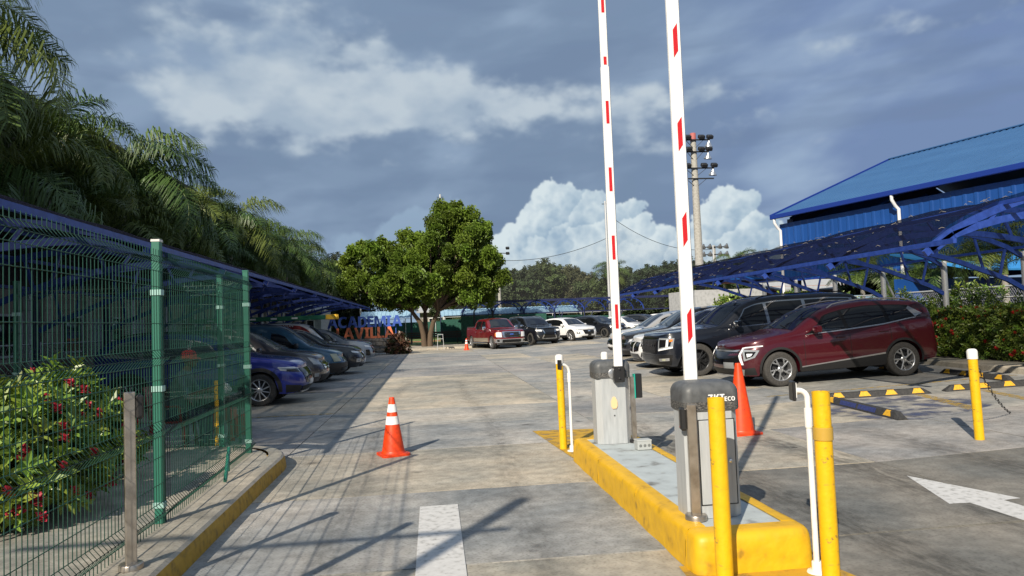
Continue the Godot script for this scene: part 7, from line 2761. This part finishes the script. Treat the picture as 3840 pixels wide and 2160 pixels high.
func blobs(shape: Array, n: int, r0: float, r1: float, rr: RandomNumberGenerator) -> Array:
	# cluster centres spread near the surface of a union of ellipsoids [centre, semi-axes]
	var out := []
	var vol := 0.0
	for s in shape:
		vol += (s[1] as Vector3).x * (s[1] as Vector3).y
	for s in shape:
		var ax: Vector3 = s[1]
		var m := int(round(n * ax.x * ax.y / vol))
		for k in m:
			var d := Vector3(rr.randfn(), rr.randfn(), rr.randfn()).normalized()
			var q: Vector3 = s[0] + d * ax * pow(rr.randf_range(0.3, 1.35), 0.5)
			out.append([q, rr.randf_range(r0, r1)])
	return out


var xf := []
var cols := PackedColorArray()

func put(rr: RandomNumberGenerator, p: Vector3, nrm: Vector3, s: float, tone: float) -> void:
	var up := (nrm * 1.1 + Vector3(0, 0.35, 0) + Vector3(rr.randfn(), rr.randfn(), rr.randfn()) * 0.4).normalized()
	var x := up.cross(Vector3(0.31, 0.2, 0.9)).normalized()
	xf.append(Transform3D((Basis(x, up, x.cross(up)) * Basis(Vector3.UP, rr.randf() * TAU)).scaled(Vector3.ONE * s), p))
	var g := tone * rr.randf_range(0.7, 1.35)
	var yel := rr.randf() * 0.5
	cols.append(Color((0.105 + 0.10 * yel) * g, 0.195 * g, 0.028 * g))


func build_plants() -> void:
	for k in 3:
		var tint: Color = [Color(0.090, 0.145, 0.026), Color(0.062, 0.118, 0.026), Color(0.125, 0.165, 0.030)][k]
		var m: StandardMaterial3D = M.leaf_palm.duplicate()
		m.albedo_color = tint.linear_to_srgb()
		M["leaf_palm_%d" % k] = m
	fronds = [
		[frond_mesh(1, 3.0, 2.3, 1.0, 2.0, 96), frond_mesh(2, 3.2, 2.7, 1.05, 2.8, 96), frond_mesh(3, 2.8, 2.0, 0.95, 1.6, 96)],
		[frond_mesh(4, 2.4, 2.0, 0.68, 0.7, 90), frond_mesh(5, 2.5, 2.3, 0.66, 0.9, 90), frond_mesh(6, 2.3, 1.7, 0.68, 0.5, 90)],
	]
	# palms on the left, in front of the building
	var ord := ["nearest", "second", "third", "fourth", "fifth", "sixth", "seventh", "eighth", "ninth", "tenth"]
	var zt := [-13.2, -17.8, -22.4, -27.5, -33.0, -39.0, -45.5, -52.0, -58.5]
	var ht := [6.0, 5.5, 5.5, 5.3, 5.3, 5.5, 5.6, 5.5, 5.2]
	for k in zt.size():
		palm(Vector3(-10.3 + rng.randf_range(-0.3, 0.3), 0.0, zt[k] * 1.16), (ht[k] + 0.42) * 1.16 - 0.95, 1.25, 18, k % 2, "tall palm with drooping fronds, %s along the left building" % ord[k])
	var zl := [-11.5, -15.6, -20.0, -24.8, -30.0, -36.0, -42.0, -49.0]
	for k in zl.size():
		palm(Vector3(-10.6 + rng.randf_range(-0.3, 0.3), 0.0, zl[k] * 1.14), 4.4 + rng.randf_range(-0.3, 0.4), 1.12, 16, 1 - k % 2, "lower palm just above the left carport, %s of its row" % ord[k])
	var zb := [16.0, 12.0, -3.0, -7.5]
	for k in zb.size():
		palm(Vector3(-10.3, 0.0, zb[k]), 5.6 + 0.3 * (k % 2), 1.1, 14, k % 2, "palm beside the building behind the viewer, %s back" % ["farthest", "third", "second", "least"][k])
	# palms on the right, seen under the carport
	var pr := [[17.5, -27.0], [18.4, -22.5], [16.8, -19.0], [22.0, -29.5]]
	for k in pr.size():
		palm(Vector3(pr[k][0], 0.25, pr[k][1]), 2.3, 0.72, 13, 1, "young palm seen under the right carport, %s from the hedge" % ["third", "second", "nearest", "farthest"][k], 0.0, "young palms behind the right carport")
	palm(Vector3(26.8, 0.0, -60.0), 5.2, 1.0, 13, 1, "coconut palm rising over the right carport beside the far floodlight mast", 0.4, "palms beyond the right carport")
	palm(Vector3(25.2, 0.0, -58.5), 4.2, 0.8, 13, 1, "light green palm left of the coconut palm over the carport", 0.0, "palms beyond the right carport")
	palm(Vector3(21.2, 0.0, -82.0), 6.2, 1.2, 13, 1, "shaggy palm among the far trees beside the net pole", 0.0, "palms beyond the field")
	# big tree at the end of the lane
	var rr := RandomNumberGenerator.new()
	rr.seed = 5
	var sp := sprig_mesh(31, 13, 0.36, 0.095, 0.30, 0.55)
	var o := Vector3(-0.35, 0.15, -50.5)
	var sh := [[Vector3(1.9, 6.1, 0), Vector3(2.9, 2.5, 2.8)], [Vector3(-3.0, 5.1, 0.2), Vector3(2.4, 2.1, 2.3)], [Vector3(3.6, 4.6, 0), Vector3(1.9, 1.6, 2.0)], [Vector3(1.7, 8.3, 0), Vector3(1.3, 1.1, 1.3)], [Vector3(-0.6, 4.6, 1.4), Vector3(2.2, 1.4, 1.8)]]
	var cs := blobs(sh, 215, 0.26, 0.62, rr)
	for q in [[5.05, 5.95], [4.4, 5.0], [-1.3, 7.7], [2.2, 9.75], [3.4, 9.2], [1.35, 9.7], [2.7, 9.0], [4.3, 7.6], [-4.6, 6.9], [-5.4, 6.0], [-2.9, 7.2], [4.9, 4.2]]:
		cs.append([Vector3(q[0], q[1], rr.randf_range(-0.5, 0.5)), 0.42])
	build_tree("shade_tree", "bright green spreading tree with several stems at the lane end", o, cs, sp, M.leaf_tree, 30, Color(0.135, 0.205, 0.026), 0.7, 1.3, 3, 0.30, 2.4, 8)
	# trees beyond the field
	var fs := sprig_mesh(41, 12, 0.42, 0.19, 0.36, 0.25)
	var far := [
		[9.5, -86, 7.0, 4.0, Color(0.040, 0.065, 0.022), "dark feathery tree just right of the big tree"], [14.2, -90, 8.0, 4.6, Color(0.060, 0.085, 0.026), "rounded olive green tree over the field, left of the bare one"],
		[18.2, -92, 8.6, 4.4, Color(0.065, 0.072, 0.032), "greyish twiggy tree in the middle of the far row"], [22.8, -88, 7.4, 4.0, Color(0.055, 0.080, 0.025), "olive tree just left of the tall net pole"],
		[27.0, -80, 7.4, 4.6, Color(0.022, 0.042, 0.012), "dense dark tree right of the far barrier arm"], [31.5, -84, 8.8, 5.2, Color(0.030, 0.055, 0.016), "tall dense dark tree between the barrier arms"],
		[36.0, -92, 8.4, 4.6, Color(0.050, 0.080, 0.024), "dark tree behind the near barrier arm"], [24.5, -62, 4.2, 2.8, Color(0.050, 0.070, 0.018), "low shrubby tree at the tip of the right carport"],
		[-9.3, -76, 8.2, 3.8, Color(0.024, 0.040, 0.018), "dark open tree left of the big tree"], [-13.5, -80, 7.0, 3.8, Color(0.026, 0.045, 0.018), "dark tree behind the last left palm"],
		[4.5, -95, 6.8, 4.2, Color(0.045, 0.070, 0.024), "far tree hidden behind the big tree"], [42.0, -96, 8.0, 5.0, Color(0.045, 0.075, 0.022), "far tree behind the floodlight mast"],
		[-20.0, -84, 8.5, 5.0, Color(0.035, 0.060, 0.020), "tree far behind the left building"], [30.0, -42, 5.4, 3.0, Color(0.045, 0.075, 0.018), "dark tree seen under the blue hall"],
	]
	for k in far.size():
		var q: Array = far[k]
		rr.seed = 100 + k
		var h: float = q[2]
		var w: float = q[3]
		var ss := []
		for j in 4:
			ss.append([Vector3(rr.randf_range(-0.45, 0.45) * w, h * rr.randf_range(0.5, 0.78), rr.randf_range(-0.4, 0.4) * w), Vector3(w * rr.randf_range(0.45, 0.65), h * rr.randf_range(0.2, 0.3), w * 0.5)])
		ss.append([Vector3(0, h * 0.42, 0), Vector3(w * 0.8, h * 0.28, w * 0.6)])
		build_tree("background_tree", q[5], Vector3(q[0], 0, q[1]), blobs(ss, 60, 0.7, 1.4, rr), fs, M.leaf_far, 60, q[4], 0.8, 1.3, 1, 0.22, h * 0.3, 300 + k, "trees beyond the playing field")
	# flowering hedge on the right
	var t := thing("flowering_hedge", "clipped green hedge dotted with red blossoms behind the maroon crossover", "hedge", Vector3(12.6, 0.38, -9.5))
	var hs := sprig_mesh(51, 8, 0.085, 0.040, 0.09, 0.15)
	xf = []
	cols = PackedColorArray()
	var wob := noise(61, 0.5, 3)
	rr.seed = 61
	for k in 7200:
		var z := rr.randf_range(-9.5, 11.0)
		var u := rr.randf() * 2.1
		var dx := 0.13 * wob.get_noise_2d(z * 2.0, u * 3.0)
		if u < 1.2:
			put(rr, Vector3(-0.45 + dx + rr.randf_range(0.0, 0.14), u * 0.92, z), Vector3(-1, 0.1, 0), rr.randf_range(0.8, 1.25), 1.0)
		else:
			put(rr, Vector3(-0.42 + (u - 1.2) * 1.2, 1.06 + dx * 0.8 + rr.randf_range(-0.12, 0.03), z), Vector3(-0.2, 1, 0), rr.randf_range(0.8, 1.3), 1.05)
	tag(multi(hs, M.leaf_shrub, "foliage", t, xf, cols), "", "", "", "stuff")
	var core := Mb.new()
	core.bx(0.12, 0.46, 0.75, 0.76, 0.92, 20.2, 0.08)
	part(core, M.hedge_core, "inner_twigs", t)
	var fl := sprig_mesh(52, 12, 0.045, 0.04, 0.03, 0.0)
	xf = []
	cols = PackedColorArray()
	for k in 700:
		var z := rr.randf_range(-9.5, 11.0)
		var low := rr.randf() < 0.25
		var p := Vector3(-0.53, rr.randf_range(0.1, 0.8), z) if low else Vector3(rr.randf_range(-0.53, 0.2), rr.randf_range(0.86, 1.12), z)
		xf.append(Transform3D(Basis(Vector3(rr.randfn(), rr.randfn(), rr.randfn()).normalized(), rr.randf() * 1.2).scaled(Vector3.ONE * rr.randf_range(0.9, 1.6)), p))
		var g := rr.randf_range(0.7, 1.2)
		cols.append(Color(0.52 * g, 0.035 * g, 0.028 * g))
	tag(multi(fl, M.petal, "blossoms", t, xf, cols), "", "", "", "stuff")
	# looser shrubs behind it
	for k in 9:
		var zc := 10.5 - k * 2.9
		t = thing("leafy_shrub", "loose leafy shrub against the chain link fence, %s from the right edge" % ["first", "second", "third", "fourth", "fifth", "sixth", "seventh", "eighth", "ninth"][k], "shrub", Vector3(13.5, 0.38, -9.5 + zc), 0.0, "shrubs behind the flowering hedge")
		xf = []
		cols = PackedColorArray()
		for j in 420:
			var a := rr.randf() * TAU
			var rad := rr.randf_range(0.2, 1.5)
			var hh := rr.randf_range(0.6, 1.75) - rad * 0.25
			put(rr, Vector3(cos(a) * rad * 0.28, hh, sin(a) * rad), Vector3(cos(a) * 0.4, 1.0, sin(a) * 0.4), rr.randf_range(1.0, 1.7), 1.1)
		tag(multi(hs, M.leaf_shrub, "foliage", t, xf, cols), "", "", "", "stuff")
		var st := Mb.new()
		for j in 7:
			var a := rr.randf() * TAU
			st.rod(Vector3(cos(a) * 0.05, -0.1, sin(a) * 0.4), Vector3(cos(a) * 0.3, 1.4, sin(a) * 1.0), 0.015, 5, 0.006)
		part(st, M.bark, "stems", t)
	# hibiscus-like shrub at the end of the right row
	for q in [[16.0, -36.0, "bright green bush beyond the long black sport utility"], [18.4, -34.5, "green bush under the far end of the right carport"]]:
		t = thing("leafy_shrub", q[2], "shrub", Vector3(q[0], 0.2, q[1]), 0.0, "bushes at the end of the right row")
		xf = []
		cols = PackedColorArray()
		for j in 900:
			var d := Vector3(rr.randfn(), absf(rr.randfn()), rr.randfn()).normalized()
			put(rr, Vector3(d.x * 1.5, 0.3 + d.y * 2.0, d.z * 1.2) * pow(rr.randf(), 0.3), d, rr.randf_range(2.0, 3.2), 1.25)
		tag(multi(hs, M.leaf_shrub, "foliage", t, xf, cols), "", "", "", "stuff")
		var st := Mb.new()
		st.rod(Vector3(0, -0.1, 0), Vector3(0.1, 1.4, 0), 0.06, 6, 0.03)
		part(st, M.bark, "stems", t)
	# flowering shrub behind the green fence
	var ls := sprig_mesh(53, 9, 0.135, 0.058, 0.12, 0.15)
	for q in [[-3.35, -6.15, 0.62, 0.86, "sunlit flowering shrub just behind the fence at the left edge"], [-3.75, -7.6, 0.7, 1.0, "flowering shrub behind the fence beside the seated person"], [-4.6, -6.6, 0.8, 0.95, "flowering shrub deepest behind the fence at the left edge"], [-4.9, -8.2, 0.7, 0.95, "flowering shrub in the far corner of the fenced bed"]]:
		t = thing("flowering_shrub", q[4], "shrub", Vector3(q[0], 0.157, q[1]), 0.0, "shrubs behind the green fence")
		xf = []
		cols = PackedColorArray()
		for j in 520:
			var d := Vector3(rr.randfn(), absf(rr.randfn()) + 0.1, rr.randfn()).normalized()
			var s := pow(rr.randf(), 0.28)
			put(rr, Vector3(d.x * q[2], 0.08 + d.y * q[3] * rr.randf_range(0.85, 1.1), d.z * q[2]) * s, d, rr.randf_range(0.75, 1.25), 1.35)
		tag(multi(ls, M.leaf_shrub, "foliage", t, xf, cols), "", "", "", "stuff")
		var st := Mb.new()
		for j in 9:
			var a := rr.randf() * TAU
			st.rod(Vector3(cos(a) * 0.08, 0.0, sin(a) * 0.08), Vector3(cos(a) * q[2] * 0.6, q[3] * 0.7, sin(a) * q[2] * 0.6), 0.012, 5, 0.005)
		part(st, M.bark, "stems", t)
		xf = []
		cols = PackedColorArray()
		for j in 26:
			var d := Vector3(rr.randfn() + 0.9, absf(rr.randfn()) * 0.8, rr.randfn() + 0.4).normalized()
			xf.append(Transform3D(Basis(Vector3(rr.randfn(), rr.randfn(), rr.randfn()).normalized(), rr.randf()).scaled(Vector3.ONE * rr.randf_range(1.0, 1.6)), Vector3(d.x * q[2], 0.08 + d.y * q[3], d.z * q[2]) * 1.07))
			cols.append(Color(0.42, 0.025, 0.055) * rr.randf_range(0.7, 1.2))
		tag(multi(fl, M.petal, "blossoms", t, xf, cols), "", "", "", "stuff")
	# dry plant on the planter
	t = thing("dry_shrub", "reddish brown leafy plant at the right end of the stone planter", "shrub", Vector3(-1.95, 0.1, -42.2))
	xf = []
	cols = PackedColorArray()
	for j in 260:
		var d := Vector3(rr.randfn(), absf(rr.randfn()), rr.randfn()).normalized()
		var up := (d + Vector3(rr.randfn(), rr.randfn(), rr.randfn()) * 0.3).normalized()
		var x := up.cross(Vector3(0.3, 0.2, 0.9)).normalized()
		xf.append(Transform3D(Basis(x, up, x.cross(up)).scaled(Vector3.ONE * rr.randf_range(1.2, 2.0)), Vector3(d.x * 0.55, d.y * 0.95, d.z * 0.4) * pow(rr.randf(), 0.3)))
		var g := rr.randf_range(0.6, 1.4)
		cols.append(Color(0.13 * g, 0.065 * g, 0.042 * g) if rr.randf() < 0.7 else Color(0.05 * g, 0.07 * g, 0.02 * g))
	tag(multi(ls, M.leaf_shrub, "foliage", t, xf, cols), "", "", "", "stuff")
	var st := Mb.new()
	st.rod(Vector3(0, -0.1, 0), Vector3(0.1, 0.8, 0), 0.04, 6, 0.02)
	part(st, M.bark, "stems", t)


# ---------------------------------------------------------------- seated person
func sdf_mesh(b: Mb, bones: Array, cell: float, k: float) -> void:
	var lo := Vector3.INF
	var hi := -Vector3.INF
	for q in bones:
		var r: float = maxf(q[2], q[3]) + cell * 3.0 + k * 2.0
		for p in [q[0], q[1]]:
			lo = lo.min(p - Vector3.ONE * r)
			hi = hi.max(p + Vector3.ONE * r)
	var n := Vector3i(((hi - lo) / cell).ceil()) + Vector3i.ONE
	var acc := PackedFloat32Array()
	acc.resize(n.x * n.y * n.z)
	var best := PackedFloat32Array()
	best.resize(acc.size())
	best.fill(1e9)
	var who := PackedInt32Array()
	who.resize(acc.size())
	for bi in bones.size():
		var q: Array = bones[bi]
		var a: Vector3 = q[0]
		var d: Vector3 = q[1] - a
		var dl := maxf(d.length_squared(), 1e-9)
		var r: float = maxf(q[2], q[3]) + cell * 2.0 + k * 2.5
		var l := Vector3i(((a.min(q[1]) - Vector3.ONE * r - lo) / cell).floor()).clamp(Vector3i.ZERO, n - Vector3i.ONE)
		var h := Vector3i(((a.max(q[1]) + Vector3.ONE * r - lo) / cell).ceil()).clamp(Vector3i.ZERO, n - Vector3i.ONE)
		for z in range(l.z, h.z + 1):
			for y in range(l.y, h.y + 1):
				for x in range(l.x, h.x + 1):
					var p := lo + Vector3(x, y, z) * cell
					var t := clampf((p - a).dot(d) / dl, 0.0, 1.0)
					var s := (p - a - d * t).length() - lerpf(q[2], q[3], t)
					var i := x + n.x * (y + n.y * z)
					acc[i] += exp(-s / k)
					if s < best[i]:
						best[i] = s
						who[i] = bi
	var f := func(i: int) -> float:
		return -k * log(acc[i]) if acc[i] > 1e-12 else 1.0
	var idx := {}
	var corner := [0, 1, n.x, n.x + 1, n.x * n.y, n.x * n.y + 1, n.x * n.y + n.x, n.x * n.y + n.x + 1]
	var cp := [Vector3(0, 0, 0), Vector3(1, 0, 0), Vector3(0, 1, 0), Vector3(1, 1, 0), Vector3(0, 0, 1), Vector3(1, 0, 1), Vector3(0, 1, 1), Vector3(1, 1, 1)]
	var edges := [[0, 1], [2, 3], [4, 5], [6, 7], [0, 2], [1, 3], [4, 6], [5, 7], [0, 4], [1, 5], [2, 6], [3, 7]]
	for z in n.z - 1:
		for y in n.y - 1:
			for x in n.x - 1:
				var i := x + n.x * (y + n.y * z)
				var v := []
				var neg := 0
				for c in 8:
					var w: float = f.call(i + corner[c])
					v.append(w)
					if w < 0.0: neg += 1
				if neg == 0 or neg == 8:
					continue
				var s := Vector3.ZERO
				var m := 0
				for e in edges:
					if (v[e[0]] < 0.0) != (v[e[1]] < 0.0):
						s += (cp[e[0]] as Vector3).lerp(cp[e[1]], v[e[0]] / (v[e[0]] - v[e[1]]))
						m += 1
				var g := Vector3(v[1] + v[3] + v[5] + v[7] - v[0] - v[2] - v[4] - v[6], v[2] + v[3] + v[6] + v[7] - v[0] - v[1] - v[4] - v[5], v[4] + v[5] + v[6] + v[7] - v[0] - v[1] - v[2] - v[3])
				b.col = bones[who[i]][4]
				idx[i] = b.vert(lo + (Vector3(x, y, z) + s / m) * cell, g.normalized())
	var ax := [1, n.x, n.x * n.y]
	for i in idx.keys():
		for a in 3:
			var o: int = ax[a]
			var p1: int = ax[(a + 1) % 3]
			var p2: int = ax[(a + 2) % 3]
			var s0: float = f.call(i)
			var s1: float = f.call(i + o)
			if (s0 < 0.0) == (s1 < 0.0):
				continue
			if idx.has(i - p1) and idx.has(i - p2) and idx.has(i - p1 - p2):
				b.face(idx[i], idx[i - p1], idx[i - p1 - p2])
				b.face(idx[i], idx[i - p1 - p2], idx[i - p2])


func build_person() -> void:
	# sits facing +x (towards the lane), leaning over a small table
	var at0 := Vector3(-3.62, 0.0, -10.45)
	var t := thing("person", "seated person in red cap and grey blue shirt behind the green fence", "person", at0)
	var skin := Color(0.09, 0.045, 0.028)
	var shirt := Color(0.06, 0.095, 0.12)
	var jean := Color(0.025, 0.04, 0.085)
	var shoe := Color(0.03, 0.03, 0.03)
	var b := Mb.new()
	b.tinted = true
	var bones := [
		[Vector3(0, 0.50, -0.09), Vector3(0, 0.50, 0.09), 0.12, 0.12, jean], [Vector3(0.02, 0.58, 0), Vector3(0.08, 0.80, 0), 0.14, 0.145, shirt], [Vector3(0.08, 0.80, 0), Vector3(0.15, 0.97, 0), 0.145, 0.12, shirt],
		[Vector3(0.15, 1.0, -0.15), Vector3(0.15, 1.0, 0.15), 0.07, 0.07, shirt], [Vector3(0.16, 1.02, 0), Vector3(0.20, 1.12, 0), 0.055, 0.05, skin]]
	for s in [-1.0, 1.0]:
		bones.append([Vector3(0.0, 0.50, 0.09 * s), Vector3(0.42, 0.50, 0.14 * s), 0.095, 0.065, jean])
		bones.append([Vector3(0.42, 0.50, 0.14 * s), Vector3(0.44, 0.10, 0.14 * s), 0.062, 0.045, jean])
		bones.append([Vector3(0.43, 0.05, 0.14 * s), Vector3(0.58, 0.035, 0.16 * s), 0.045, 0.035, shoe])
		bones.append([Vector3(0.15, 0.98, 0.19 * s), Vector3(0.26, 0.74, 0.25 * s), 0.058, 0.045, shirt])
		bones.append([Vector3(0.26, 0.74, 0.25 * s), Vector3(0.48, 0.80, 0.14 * s), 0.042, 0.03, skin])
	sdf_mesh(b, bones, 0.026, 0.016)
	# head
	var hd := [[Vector3(0.225, 1.23, 0), Vector3(0.215, 1.27, 0), 0.085, 0.088, skin], [Vector3(0.27, 1.17, 0), Vector3(0.24, 1.20, 0), 0.045, 0.065, skin], [Vector3(0.315, 1.225, 0), Vector3(0.325, 1.205, 0), 0.012, 0.016, skin], [Vector3(0.215, 1.23, -0.088), Vector3(0.21, 1.21, -0.09), 0.02, 0.014, skin], [Vector3(0.215, 1.23, 0.088), Vector3(0.21, 1.21, 0.09), 0.02, 0.014, skin], [Vector3(0.30, 1.172, -0.018), Vector3(0.30, 1.172, 0.018), 0.012, 0.012, Color(0.07, 0.03, 0.022)]]
	for s in [-1.0, 1.0]:
		hd.append([Vector3(0.300, 1.238, 0.03 * s), Vector3(0.300, 1.238, 0.034 * s), 0.010, 0.010, Color(0.02, 0.015, 0.012)])
	sdf_mesh(b, hd, 0.010, 0.008)
	# hands, each with five fingers
	for s in [-1.0, 1.0]:
		var w := Vector3(0.48, 0.80, 0.14 * s)
		var hb := [[w, w + Vector3(0.05, 0.0, -0.02 * s), 0.028, 0.034, skin], [w + Vector3(0.05, 0, -0.02 * s), w + Vector3(0.085, -0.005, -0.03 * s), 0.034, 0.03, skin]]
		for k in 4:
			var z := (k - 1.5) * 0.019
			var l: float = [0.052, 0.062, 0.058, 0.046][k]
			var p0 := w + Vector3(0.09, -0.005, -0.03 * s + z)
			var p1 := p0 + Vector3(l * 0.55, -0.008, -0.004 * s)
			hb.append([p0, p1, 0.0095, 0.009, skin])
			hb.append([p1, p1 + Vector3(l * 0.35, -l * 0.4, -0.004 * s), 0.009, 0.0075, skin])
		var q0 := w + Vector3(0.035, 0.005, -0.05 * s)
		hb.append([q0, q0 + Vector3(0.04, 0.008, -0.02 * s), 0.012, 0.010, skin])
		hb.append([q0 + Vector3(0.04, 0.008, -0.02 * s), q0 + Vector3(0.065, -0.006, -0.018 * s), 0.010, 0.008, skin])
		sdf_mesh(b, hb, 0.006, 0.003)
	part(b, M.body, "body", t)
	b = Mb.new()
	b.lathe([Vector2(0.102, 1.255), Vector2(0.104, 1.30), Vector2(0.085, 1.345), Vector2(0.045, 1.368), Vector2(0.0, 1.372)], 20, at(0.215, 0, 0))
	var g := PackedVector3Array()
	for r in 4:
		for k in 11:
			var th := lerpf(-1.15, 1.15, k / 10.0)
			var rad := 0.100 + r * 0.028 * cos(th * 1.1)
			g.append(Vector3(0.215 + cos(th) * rad, 1.262 - r * 0.006, sin(th) * 0.10))
	b.grid(g, 4, 11, Vector3(0.2, 1.0, 0))
	part(b, M.cap_red, "cap", t)
	# chair
	t = thing("plastic_chair", "red plastic chair under the seated person", "chair", at0 + Vector3(-0.02, 0, 0))
	for s in [[-0.20, -0.21], [-0.20, 0.21], [0.22, -0.22], [0.22, 0.22]]:
		b = Mb.new()
		b.rod(Vector3(s[0] * 1.15, 0, s[1] * 1.1), Vector3(s[0] * 0.95, 0.40, s[1] * 0.95), 0.022, 8, 0.03)
		part(b, M.chair_red, "leg", t)
	b = Mb.new()
	b.bx(0.02, 0.39, 0, 0.46, 0.03, 0.46, 0.012)
	part(b, M.chair_red, "seat", t)
	b = Mb.new()
	b.box(Transform3D(Basis(Vector3(0, 0, 1), 0.2), Vector3(-0.26, 0.66, 0)), Vector3(0.025, 0.46, 0.44), 0.01)
	part(b, M.chair_red, "backrest", t)
	for s in [-1.0, 1.0]:
		b = Mb.new()
		b.bar(Vector3(-0.24, 0.62, 0.25 * s), Vector3(0.18, 0.61, 0.26 * s), 0.05, 0.025, 0.01)
		b.bar(Vector3(0.18, 0.61, 0.26 * s), Vector3(0.20, 0.39, 0.24 * s), 0.03, 0.03, 0.008)
		part(b, M.chair_red, "armrest", t)
	# table with things on it
	t = thing("side_table", "small dark table in front of the seated person", "table", at0 + Vector3(0.56, 0, 0.05))
	b = Mb.new()
	b.bx(0, 0.72, 0, 0.60, 0.03, 0.62, 0.008)
	part(b, M.table_grey, "tabletop", t)
	for s in [[-0.27, -0.28], [-0.27, 0.28], [0.27, -0.28], [0.27, 0.28]]:
		b = Mb.new()
		b.rod(Vector3(s[0], 0, s[1]), Vector3(s[0], 0.71, s[1]), 0.018, 8)
		part(b, M.dark_steel, "leg", t)
	t = thing("white_bundle", "crumpled white bundle on the small dark table", "bag", at0 + Vector3(0.66, 0.735, 0.08))
	b = Mb.new()
	b.tinted = true
	sdf_mesh(b, [[Vector3(0, 0.07, 0), Vector3(0.08, 0.10, 0.05), 0.07, 0.06, Color(0.6, 0.6, 0.58)], [Vector3(-0.06, 0.05, -0.08), Vector3(0.02, 0.13, -0.04), 0.05, 0.05, Color(0.55, 0.55, 0.55)], [Vector3(0.05, 0.04, 0.10), Vector3(0.12, 0.06, 0.02), 0.045, 0.04, Color(0.6, 0.6, 0.6)]], 0.015, 0.008)
	part(b, M.body, "cloth", t)
	t = thing("plastic_stool", "bright red plastic stool beside the small table", "stool", at0 + Vector3(0.50, 0, -0.62))
	b = Mb.new()
	b.bx(0, 0.45, 0, 0.30, 0.03, 0.30, 0.01)
	part(b, M.bucket_red, "seat", t)
	for k in 4:
		b = Mb.new()
		var th := PI * 0.5 * k
		var bs := Basis(Vector3.UP, th)
		b.prism(PackedVector2Array([Vector2(-0.19, 0.0), Vector2(-0.13, 0.0), Vector2(-0.07, 0.3), Vector2(0.07, 0.3), Vector2(0.13, 0.0), Vector2(0.19, 0.0), Vector2(0.14, 0.44), Vector2(-0.14, 0.44)]), 0.012, Transform3D(bs, bs * Vector3(0, 0, 0.14)))
		part(b, M.bucket_red, "leg_panel", t)
	bollard(at0 + Vector3(0.72, 0, 0.42), 0.95, 0.045, Vector2.ZERO, "yellow bollard behind the green fence beside the red stool", false)
	t = thing("plastic_bucket", "red bucket standing behind the last fence post", "bucket", at0 + Vector3(0.62, 0, -1.1))
	b = Mb.new()
	b.lathe([Vector2(0.0, 0.01), Vector2(0.11, 0.0), Vector2(0.14, 0.28), Vector2(0.15, 0.285), Vector2(0.15, 0.30), Vector2(0.135, 0.30), Vector2(0.105, 0.02)], 20)
	part(b, M.bucket_red, "pail", t)
	b = Mb.new()
	var hp := PackedVector3Array()
	for k in 11:
		var th := PI * k / 10.0
		hp.append(Vector3(cos(th) * 0.145, 0.28 + sin(th) * 0.12, 0.02))
	b.tube(hp, 0.004, 5)
	part(b, M.galvanised, "handle", t)


# ---------------------------------------------------------------- build
func _ready() -> void:
	rng.seed = 20240611
	var cam := Camera3D.new()
	cam.name = "camera"
	cam.fov = 44.30
	cam.near = 0.05
	cam.far = 1500.0
	add_child(cam)
	cam.position = Vector3(0, EYE, 0)
	cam.basis = Basis(Vector3.UP, deg_to_rad(-6.6)) * Basis(Vector3.RIGHT, deg_to_rad(2.81)) * Basis(Vector3(0, 0, 1), -0.038)
	cam.current = true
	var env := Environment.new()
	env.background_mode = Environment.BG_SKY
	var sky := Sky.new()
	var sm := PanoramaSkyMaterial.new()
	sm.panorama = make_sky()
	sky.sky_material = sm
	env.sky = sky
	env.background_energy_multiplier = 0.72
	env.tonemap_mode = Environment.TONE_MAPPER_LINEAR
	env.tonemap_exposure = 1.32
	env.ssao_enabled = true
	env.ssil_enabled = true
	env.sdfgi_enabled = true
	var we := WorldEnvironment.new()
	we.name = "environment"
	we.environment = env
	add_child(we)
	var sun := DirectionalLight3D.new()
	sun.name = "sun"
	sun.light_energy = 1.6
	sun.light_color = Color(1.0, 0.955, 0.88)
	sun.light_angular_distance = 0.5
	sun.shadow_enabled = true
	add_child(sun)
	var az := deg_to_rad(SUN_AZ)
	var el := deg_to_rad(SUN_EL)
	sun.basis = Basis.looking_at(Vector3(sin(az) * cos(el), -sin(el), -cos(az) * cos(el)), Vector3.UP)
	make_materials()
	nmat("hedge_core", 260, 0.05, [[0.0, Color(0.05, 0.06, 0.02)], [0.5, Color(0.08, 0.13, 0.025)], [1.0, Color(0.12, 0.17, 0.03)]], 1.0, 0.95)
	build_ground()
	build_hangar()
	build_left()
	build_right()
	build_far()
	build_cars()
	build_fence()
	build_fore()
	build_person()
	build_plants()
